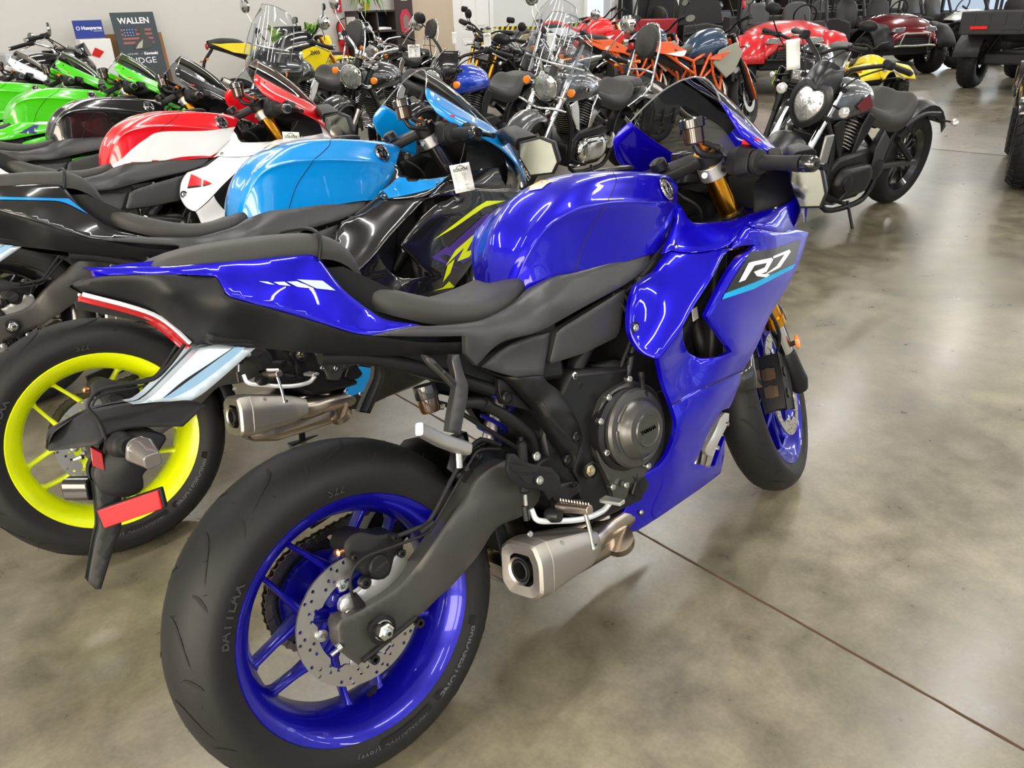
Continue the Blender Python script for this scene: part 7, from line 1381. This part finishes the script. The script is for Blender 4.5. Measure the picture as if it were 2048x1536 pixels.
cb = board('cardboard_sheet', 'brown cardboard sheet leaning on the wall behind the dark poster', 'cardboard', 3.5, 4.34, .15, 1.18, 12.72, R(9), mat('cardboard', (.33, .17, .07), .8), down=.15)
pb_ = board('poster_board', 'dark slate event poster on a board leaning against the wall', 'poster', 3.57, 4.20, .43, 1.47, 12.5, R(9), mat('poster slate', (.035, .05, .06), .45), down=.43)
btxt(pb_, 'WALLEN', .115, .315, .92, WHT, bold=.003); btxt(pb_, 'RIDGE', .12, .31, .36, WHT, sx=1.15); btxt(pb_, 'Kawasaki', .055, .45, .46, WHT, bold=.002); btxt(pb_, 'LIVE & WIN', .03, .18, .46, WHT); btxt(pb_, 'x', .03, .31, .46, WHT)
for k in range(4): flat(pb_, 'flag_stripe', [(.09, .60+.06*k), (.54, .60+.06*k), (.54, .63+.06*k), (.09, .63+.06*k)], mat('faded red', (.35, .12, .10), .6))
flat(pb_, 'flag_field', [(.12, .70), (.30, .70), (.30, .84), (.12, .84)], mat('faded navy', (.03, .05, .12), .6), .006)
for i in range(4):
    for j in range(3): flat(pb_, 'flag_star', [(.14+.04*i+.007*cos(a), .72+.04*j+.007*sin(a)) for a in np.linspace(0, 2*pi, 6)[:-1]], WHT, .008)
flat(pb_, 'figure_print', [(.22, .53), (.26, .62), (.34, .68), (.36, .74), (.33, .80), (.30, .82), (.36, .86), (.44, .82), (.43, .76), (.44, .70), (.52, .64), (.50, .55), (.40, .52)], mat('figure grey', (.05, .06, .06), .6), .010)
flat(pb_, 'figure_print', [(.24, .53), (.30, .60), (.38, .66), (.34, .54)], mat('figure cream', (.45, .42, .33), .6), .012); flat(pb_, 'vehicle_print', [(.30, .12), (.34, .22), (.42, .28), (.52, .24), (.56, .14)], mat('figure grey', (.05, .06, .06), .6))
sg = board('dealer_sign', 'small blue maker sign with white lettering above a white stand', 'sign', 3.02, 3.42, 1.13, 1.37, 12.6, R(4), mat('sign blue', (.01, .03, .25), .4)); btxt(sg, 'Husqvarna', .065, .24, .135, WHT, bold=.002)
MB().tube([(.055+.022*cos(a), -.013, .135+.022*sin(a)) for a in np.linspace(0, 2*pi, 13)[:-1]], .005, 6, closed=True).obj('sign_ring', WHT, sg); flat(sg, 'sign_rule', [(.26, .09), (.38, .09), (.38, .095), (.26, .095)], WHT)
st_ = tag(empty('display_stand', (3.2, 12.45, 0)), 'white display stand under the blue maker sign', 'stand'); MB().box((0, 0, .56), (.42, .25, 1.12)).obj('body', TRIM, st_, bev=.01); MB().box((0, 0, .03), (.5, .35, .06)).obj('foot', TRIM, st_, bev=.01); MB().loft([[(.0+a, -.13, .95+b) for a, b in ((-.10, -.04), (-.03, .06), (.08, .0), (.0, -.08))], [(.0+a, -.134, .95+b) for a, b in ((-.10, -.04), (-.03, .06), (.08, .0), (.0, -.08))]]).obj('red_print', REDP, st_)
ar = board('arrow_sign', 'tall narrow red sign with white down arrow on the wall', 'sign', 7.50, 7.66, 1.37, 1.95, 12.97, 0, mat('sign red', (.55, .02, .03), .4), .01)
flat(ar, 'arrow_print', [(.055, .56), (.055, .11), (.03, .11), (.08, .02), (.13, .11), (.105, .11), (.105, .56)], WHT, .001)
fe = tag(empty('fire_extinguisher', (7.56, 12.90, .94)), 'red fire extinguisher hanging under the arrow sign', 'fire extinguisher')
MB().lathe([(0, -.12), (.07, -.11), (.075, -.09), (.075, .18), (.05, .24), (.025, .26), (.025, .28), (0, .28)], (0, 0, 0), (0, 0, 1), 22).obj('cylinder', REDP, fe); MB().loft(cap_bar((-.02, -.02, .30), (.08, -.02, .33), .03, .015, .2)+cap_bar((.08, -.02, .33), (.1, -.02, .32), .02, .01, .2)).obj('handle', BLKS, fe); T('hose', [(-.02, 0, .29), (-.09, -.02, .2), (-.085, -.03, .0), (-.08, -.02, -.05)], .010, BLK, fe); MB().lathe([(.0765, -.02), (.0765, .10)], (0, 0, 0), (0, 0, 1), 22).obj('label', WHT, fe)
rb = tag(MB().loft([[(7.54, 12.9, .84), (7.64, 12.9, .84), (7.64, 12.97, .84), (7.54, 12.97, .84)], [(7.50, 12.88, .62), (7.68, 12.88, .62), (7.68, 12.97, .62), (7.50, 12.97, .62)]]).obj('red_cover', REDP, bev=.01), 'red cloth cover hanging just below the fire extinguisher', 'cover')
wb = board('wall_notice', 'white notice panel under the red cloth cover', 'notice', 7.42, 7.76, .22, .60, 12.96, 0, PAPER, .01); flat(wb, 'print', [(.2, .02), (.3, .02), (.22, .07)], REDP)
# cube shelf
sh = tag(empty('cube_shelf', (7.70, 12.55, 0)), 'dark brown cube shelf with white boxes against the back wall', 'shelf'); SHM = mat('dark wood', (.035, .025, .022), .5)
for x_ in (.0, .41, .82): MB().box((x_+.015, .2, .69), (.03, .4, 1.38)).obj('side_panel', SHM, sh, smooth=False)
for z_ in (.02, .36, .70, 1.03, 1.365): MB().box((.42, .2, z_), (.83, .4, .03)).obj('shelf_board', SHM, sh, smooth=False)
MB().box((.42, .39, .69), (.83, .01, 1.36)).obj('back_panel', mat('shelf back', (.01, .012, .02), .6), sh, smooth=False)
for x_, z_ in ((.08, 1.05), (.49, 1.05), (.08, .72), (.49, .72)): MB().box((x_+.07, .33, z_+.14), (.13, .1, .28)).obj('white_divider', mat('pale blue board', (.62, .68, .74), .5), sh, smooth=False)
for z_, s_ in ((1.16, 'M'), (.98, 'K')): q = MB().box((-.006, .2, z_+.05), (.006, .3, .15)).obj('sticker', PAPER, sh); 
cl_ = tag(MB().loft([[(7.86+a, 12.50, 1.14+b) for a, b in ((-.06, .05), (.04, .06), (.12, -.06), (.1, -.1), (-.08, .0))], [(7.86+a, 12.58, 1.12+b) for a, b in ((-.08, .02), (.05, .05), (.14, -.06), (.1, -.09), (-.09, -.03))]]).obj('cloth', mat('pale blue cloth', (.6, .68, .75), .7), bev=.01), 'pale blue folded cloth spilling from a shelf cube', 'cloth')
pp = tag(MB().loft([[(8.12, 12.58, 1.05), (8.44, 12.58, 1.05), (8.44, 12.8, 1.05), (8.12, 12.8, 1.05)], [(8.14, 12.6, 1.10), (8.42, 12.56, 1.085), (8.42, 12.8, 1.10), (8.14, 12.8, 1.10)]]).obj('paper_stack', PAPER), 'stack of white papers lying in the right shelf cube', 'paper')
# plants
LEAF = mat('leaf green', (.10, .28, .02), .5); LEAF2 = mat('pale leaf green', (.30, .45, .10), .5)
def plant(label, x, y, z, n, r, potm, pr=.07, drop=.25, seed=1, long=1.):
    rnd = random.Random(seed); p = tag(empty('potted_plant', (x, y, z)), label, 'plant')
    MB().lathe([(0, 0), (pr*.75, 0), (pr, .12), (pr*1.08, .13), (pr*.95, .135), (0, .13)], (0, 0, 0), (0, 0, 1), 20).obj('pot', potm, p)
    for k in range(n):
        a = rnd.random()*2*pi; rr = r*(.3+.7*rnd.random()); h = .12+.22*rnd.random(); e = np.array([rr*cos(a), rr*sin(a)*.6, .13+h-drop*(rr/r)**2*1.3]); m1 = np.array([rr*.4*cos(a), rr*.4*sin(a), .13+h])
        pts = spl([(0, 0, .12), m1, e], 4); w = .018+.02*rnd.random(); V = []
        for i, q in enumerate(pts):
            t = i/(len(pts)-1); ww = w*sin(pi*min(1, max(.05, (t*1.0))))*long; sd = np.array([-sin(a), cos(a), .3])*ww; V += [q-sd, q+sd+np.array([0, 0, .004])]
        MB().add(V, [(2*i, 2*i+1, 2*i+3, 2*i+2) for i in range(len(pts)-1)]).obj('leaf', LEAF if k % 2 else LEAF2, p, ang=180)
plant('trailing green plant in a yellow pot on top of the cube shelf', 8.02, 12.7, 1.385, 70, .42, mat('yellow pot', (.7, .42, .02), .4), .07, .35, 3)
plant('broad leaved green plant behind the yellow trail motorcycle', 6.6, 12.2, .75, 26, .3, mat('dark pot', (.05, .05, .05), .5), .08, .1, 9, 1.8)
plant('upright green plant beside the tall clear windshield', 5.95, 12.3, .75, 14, .2, MATS['dark pot'], .07, .0, 12, 1.8)
tb_ = tag(empty('side_table', (6.3, 12.25, 0)), 'plain low table by the wall carrying the plants', 'table'); MB().box((0, 0, .73), (1.5, .6, .04)).obj('table_top', SHM, tb_, bev=.005)
for a in (-.68, .68):
    for b in (-.25, .25): MB().box((a, b, .355), (.05, .05, .71)).obj('leg', SHM, tb_)
mo = tag(empty('computer_monitor', (6.27, 12.42, .75)), 'dark computer monitor standing on the low table between the plants', 'monitor'); MB().box((0, 0, .28), (.5, .03, .3)).obj('screen', BLKG, mo, bev=.005); MB().box((0, .0, .07), (.05, .03, .14)).obj('neck', BLK, mo); MB().box((0, 0, .008), (.2, .16, .016)).obj('foot', BLK, mo)
bn = board('hanging_banner', 'dark brown banner with pale lettering and a red figure beside the shelf', 'banner', 8.73, 9.12, .55, 2.1, 12.85, 0, mat('banner brown', (.045, .03, .028), .6))
btxt(bn, 'IST', .20, .22, 1.10, mat('banner pale', (.6, .57, .52), .6), rot=pi/2, bold=.004)
flat(bn, 'red_print', [(.10, .45), (.08, .70), (.14, .82), (.26, .84), (.33, .72), (.30, .48), (.20, .42)], mat('banner red', (.5, .03, .06), .6)); flat(bn, 'grey_print', [(.16, .50), (.15, .68), (.22, .76), (.28, .68), (.26, .5)], mat('banner grey', (.22, .18, .17), .6), .006)
# caution tape and shelf in the opening
tp_ = empty('caution_tape', (0, 0, 0)); tag(tp_, 'yellow and black striped caution tape stretched across the room', 'tape')
for k in range(48):
    x_ = 10.35+.07*k; z_ = .955+.02*sin(k*.2)
    MB().loft([[(x_, 12.3, z_-.035), (x_+.07, 12.3, z_-.035), (x_+.10, 12.3, z_+.035), (x_+.03, 12.3, z_+.035)], [(x_, 12.304, z_-.035), (x_+.07, 12.304, z_-.035), (x_+.10, 12.304, z_+.035), (x_+.03, 12.304, z_+.035)]]).obj('tape_stripe', mat('tape yellow', (.75, .6, .02), .4) if k % 2 else INK, tp_, smooth=False)
for i_, x_ in enumerate((10.35, 13.75)): q = tag(empty('barrier_post', (x_, 12.3, 0)), ('black barrier post at the left end of the caution tape', 'black barrier post at the right end of the caution tape')[i_], 'post'); MB().tube([(0, 0, .02), (0, 0, 1.0)], .025, 12).obj('pole', BLK, q); MB().lathe([(0, 0), (.15, 0), (.15, .02), (.03, .04), (0, .04)], (0, 0, 0), (0, 0, 1), 24).obj('base', BLK, q)
bx = tag(empty('storage_rack', (14.4, 13.9, 0)), 'beige storage rack seen through the wall opening', 'rack')
for z_ in (.3, .65, 1.0): MB().box((0, 0, z_), (.9, .35, .03)).obj('shelf_board', mat('rack beige', (.6, .5, .35), .6), bx)
for s in (-1, 1): MB().box((s*.44, 0, .55), (.03, .35, 1.1)).obj('side_panel', MATS['rack beige'], bx)
for k in range(4): MB().box((-.3+.2*k, -.05, 1.08), (.15, .2, .1)).obj('carton', mat('carton', (.5, .35, .18), .7), bx)
dp = board('wall_poster', 'dark slate poster with red shape high on the wall behind the vehicles', 'poster', 15.33, 16.1, 1.27, 1.95, 12.97, 0, mat('poster slate', (.035, .05, .06), .45)); flat(dp, 'red_print', [(.3, .15), (.55, .1), (.6, .3), (.4, .35)], REDP)
# clothes rail
rk_ = tag(empty('clothes_rail', (15.9, 12.68, 0)), 'chrome clothes rail standing at the far wall', 'rail')
MB().tube([(-1, 0, 1.6), (1, 0, 1.6)], .015, 8).obj('rail', CHR, rk_); [MB().tube([(s*1., 0, 0), (s*1., 0, 1.6)], .015, 8).obj('upright', CHR, rk_) for s in (-1, 1)]; [MB().tube([(s*1., -.25, .01), (s*1., .25, .01)], .015, 8).obj('foot', CHR, rk_) for s in (-1, 1)]
for k in range(10):
    cm = (BLK, PAPER, BLKG, mat('grey cloth', (.2, .18, .2), .8))[k % 4]; x_ = 15.0+.19*k
    j = MB().loft([[(x_+a, 12.68+b, z_) for a, b in ((-.03, -w_), (.03, -w_), (.03, w_), (-.03, w_))] for z_, w_ in ((.85, .20), (1.2, .22), (1.5, .20), (1.56, .06))]).obj('jacket', cm, bev=.02); tag(j, ('first', 'second', 'third', 'fourth', 'fifth', 'sixth', 'seventh', 'eighth', 'ninth', 'tenth')[k]+' jacket from the left on the far clothes rail, '+('black', 'white', 'glossy black', 'grey')[k % 4], 'jacket', 'jackets on the far clothes rail')
# grey plastic machine and hand-like display at the far left
pr_ = tag(empty('display_cabinet', (2.25, 12.3, 0)), 'pale grey display cabinet against the wall at the left edge', 'cabinet'); GP = mat('pale grey plastic', (.45, .46, .5), .4)
MB().box((0, 0, .5), (.6, .45, 1.0)).obj('body', GP, pr_, bev=.03); MB().box((0, -.2, .92), (.34, .1, .04)).obj('slot', INK, pr_); MB().loft([[(-.28, -.24, .72), (.28, -.24, .72), (.28, -.24, .84), (-.28, -.24, .84)], [(-.26, -.32, .74), (.26, -.32, .74), (.26, -.30, .82), (-.26, -.30, .82)]]).obj('drawer', GP, pr_, bev=.01)
tr_ = tag(empty('glove_display', (2.72, 12.3, 0)), 'cream and black striped glove display beside the grey machine', 'glove'); CRM = mat('cream cloth', (.55, .48, .32), .7)
MB().tube([(0, 0, 0), (0, 0, .85)], .02, 8).obj('pole', BLK, tr_); MB().lathe([(0, 0), (.14, 0), (.14, .02), (0, .02)], (0, 0, 0), (0, 0, 1), 20).obj('base', BLK, tr_); MB().loft([[(a, b, .80) for a, b in rrect(.14, .07, .3, 2)], [(a, b, .98) for a, b in rrect(.19, .08, .3, 2)]]).obj('palm', CRM, tr_)
for k in range(4): f = MB().tube([(-.07+.045*k, 0, .97), (-.08+.05*k, -.01, 1.06+.015*(k in (1, 2)))], [.02, .015], 8).obj('finger', CRM, tr_); MB().tube([(-.072+.046*k, -.015, .99), (-.078+.049*k, -.022, 1.03)], .012, 6).obj('finger_stripe', INK, f)
# ---------------------------------------------------------------- price tags hanging from the handlebars
def price_tag(label, group, P, w, h, yaw, tilt, hang, lines=True, detail=True):
    """P: world point of the top middle of the card"""
    r = tag(empty('price_tag', tuple(P)), label, 'tag', group); r.rotation_euler = (tilt[0], tilt[1], yaw)
    V = []; n = 6
    for i in range(n+1):
        t = i/n; b = .012*sin(t*2.6); V += [(-w/2, b, -h*t), (w/2, b*1.3, -h*t)]
    mesh('card', V, [(2*i, 2*i+1, 2*i+3, 2*i+2) for i in range(n)], PAPER, r, ang=180, solid=.0006)
    MB().tube([(0, 0, -.004), (hang[0]*.5+.003, hang[1]*.5, hang[2]*.5), tuple(hang)], .0012, 5).obj('string', INK, r)
    if detail:
        text('tag_logo', 'SOUTH', w*.22, lambda v: (v[0], -.004, -h*.19+v[1]), INK, r, .0004)
        MB().tube([(w*.2*cos(a), -.003, -h*.16+w*.16*sin(a)) for a in np.linspace(.2, pi-.2, 9)], w*.018, 5).obj('tag_arch', INK, r)
        for k in range(9): 
            b = .012*sin((.38+.066*k)*2.6)+.001; z_ = -h*(.38+.066*k)
            MB().box((w*.08, -.0015+b, z_-h*.012), (w*.55, .0006, h*.003)).obj('tag_rule', mat('grey ink', (.35, .35, .36), .6), r); text('tag_print', ('MODEL', 'MSRP', 'FREIGHT', 'PREP', 'ACCESSORIES', 'CASH PRICE', 'DOC', 'TAX', 'TOTAL')[k], w*.06, lambda v, z_=z_, b=b: (v[0]-w*.30, -.0015+b, z_+v[1]), INK, r)
            if k not in (5,): text('tag_writing', ('YZF R7', '9299', '675', '350', '0', '', '10624', '755', '11409')[k], w*.085, lambda v, z_=z_, b=b: (v[0]+w*.12, -.0015+b, z_+v[1]+.001), mat('blue black ink', (.03, .03, .07), .6), r)
    return r
def wpt(u, v, y, pose): p = at(u, v, y, pose); return _rz(pose[2])@_rx(-pose[3])@p+np.array([pose[0], pose[1], 0])
TG = 'price tags on the sport motorcycles'
Pt = wpt(918, 328, -.30, P2); price_tag('white printed price tag hanging from the light blue motorcycle handlebar', None, Pt, .060, .088, R(-40), (R(6), R(-9), 0), wpt(918, 290, -.28, P2)-Pt)
Pt = wpt(581, 264, -.30, P3); price_tag('white price tag hanging from the red and white motorcycle handlebar', None, Pt, .068, .10, R(-38), (0, R(4), 0), wpt(584, 240, -.28, P3)-Pt)
def far_tag(u, v, dist, w, h, label, tilt=0): Pt = atdepth(u, v, dist); price_tag(label, None, Pt, w, h, math.atan2(Pt[1]-CAM[1], Pt[0]-CAM[0])-pi/2, (0, tilt, 0), (0, 0, .05), detail=w > .08)
_sw = min([k for k in kids(vs) if k.name.startswith('switch_housing')], key=lambda k: sum(v.co[1] for v in k.data.vertices)/len(k.data.vertices)*1)
bpy.context.view_layer.update(); _c = [k.matrix_world@k.data.vertices[0].co for k in kids(vs) if k.name.startswith('switch_housing')]; _c = max(_c, key=lambda q: q[1])
far_tag(1586, 78, math.hypot(_c[0]-CAM[0], _c[1]-CAM[1]), .075, .165, 'long white price tag hanging from the matte black cruiser handlebar', R(-7))
far_tag(827, 89, 7.2, .10, .10, 'white price tag behind the black headlight cowl of the blue cruiser'); far_tag(908, 64, 10.0, .055, .13, 'narrow white price tag on the handlebar with the round mirror'); far_tag(974, 66, 9.9, .085, .16, 'white price tag on the black handlebar with the small square mirror'); far_tag(1102, 66, 7.6, .075, .145, 'white price tag behind the clear windshield of the touring cruiser')

# merchandise racks added to darken the pale wall behind the vehicles
HM = [BLKG, mat('helmet grey', (.15, .15, .16), .3, coat=1), REDP, mat('helmet white', (.6, .6, .6), .3, coat=1)]
_n = 0; _ord = ('first', 'second', 'third', 'fourth', 'fifth', 'sixth')
for i, (x_, y_, a_) in enumerate(((18.2, 12.75, 0), (20.6, 12.75, 0), (23.0, 12.75, 0), (25.4, 12.75, 0))):
    r = tag(empty('merchandise_rack', (x_, y_, 0), a_), 'tall dark merchandise rack added to darken the far wall, '+_ord[i]+' from the left', 'rack', 'merchandise racks added to darken the far wall')
    MB().box((0, .18, 1.3), (2.3, .04, 2.6)).obj('back_panel', DARK, r); [MB().box((s*1.14, 0, 1.3), (.04, .4, 2.6)).obj('side_panel', SHM, r) for s in (-1, 1)]
    for z_ in (.1, .6, 1.1, 1.6, 2.1): MB().box((0, 0, z_), (2.24, .38, .03)).obj('shelf_board', SHM, r)
    for j in range(4 if i < 2 else 0):
        for z_ in (1.115, 1.615):
            h = MB().lathe([(.07, 0), (.115, .03), (.13, .11), (.115, .19), (.07, .235), (0, .25)], (x_-.9+.45*j, y_-.02, z_), (0, 0, 1), 16).obj('helmet', HM[(i+j+int(z_)) % 4])
            MB().loft([[(x_-.9+.45*j+a, y_-.02-.125+abs(a)*.35, z_+b) for a, b in ((-.09, .08), (.09, .08), (.09, .15), (-.09, .15))], [(x_-.9+.45*j+a, y_-.02-.135+abs(a)*.35, z_+b) for a, b in ((-.085, .085), (.085, .085), (.085, .145), (-.085, .145))]]).obj('visor', BLKG, h)
            tag(h, ('glossy black', 'grey', 'red', 'white')[(i+j+int(z_)) % 4]+' helmet, '+_ord[j]+' on the '+('middle' if z_ < 1.5 else 'upper')+' shelf of the '+_ord[i]+' far rack', 'helmet', 'helmets on the far racks')
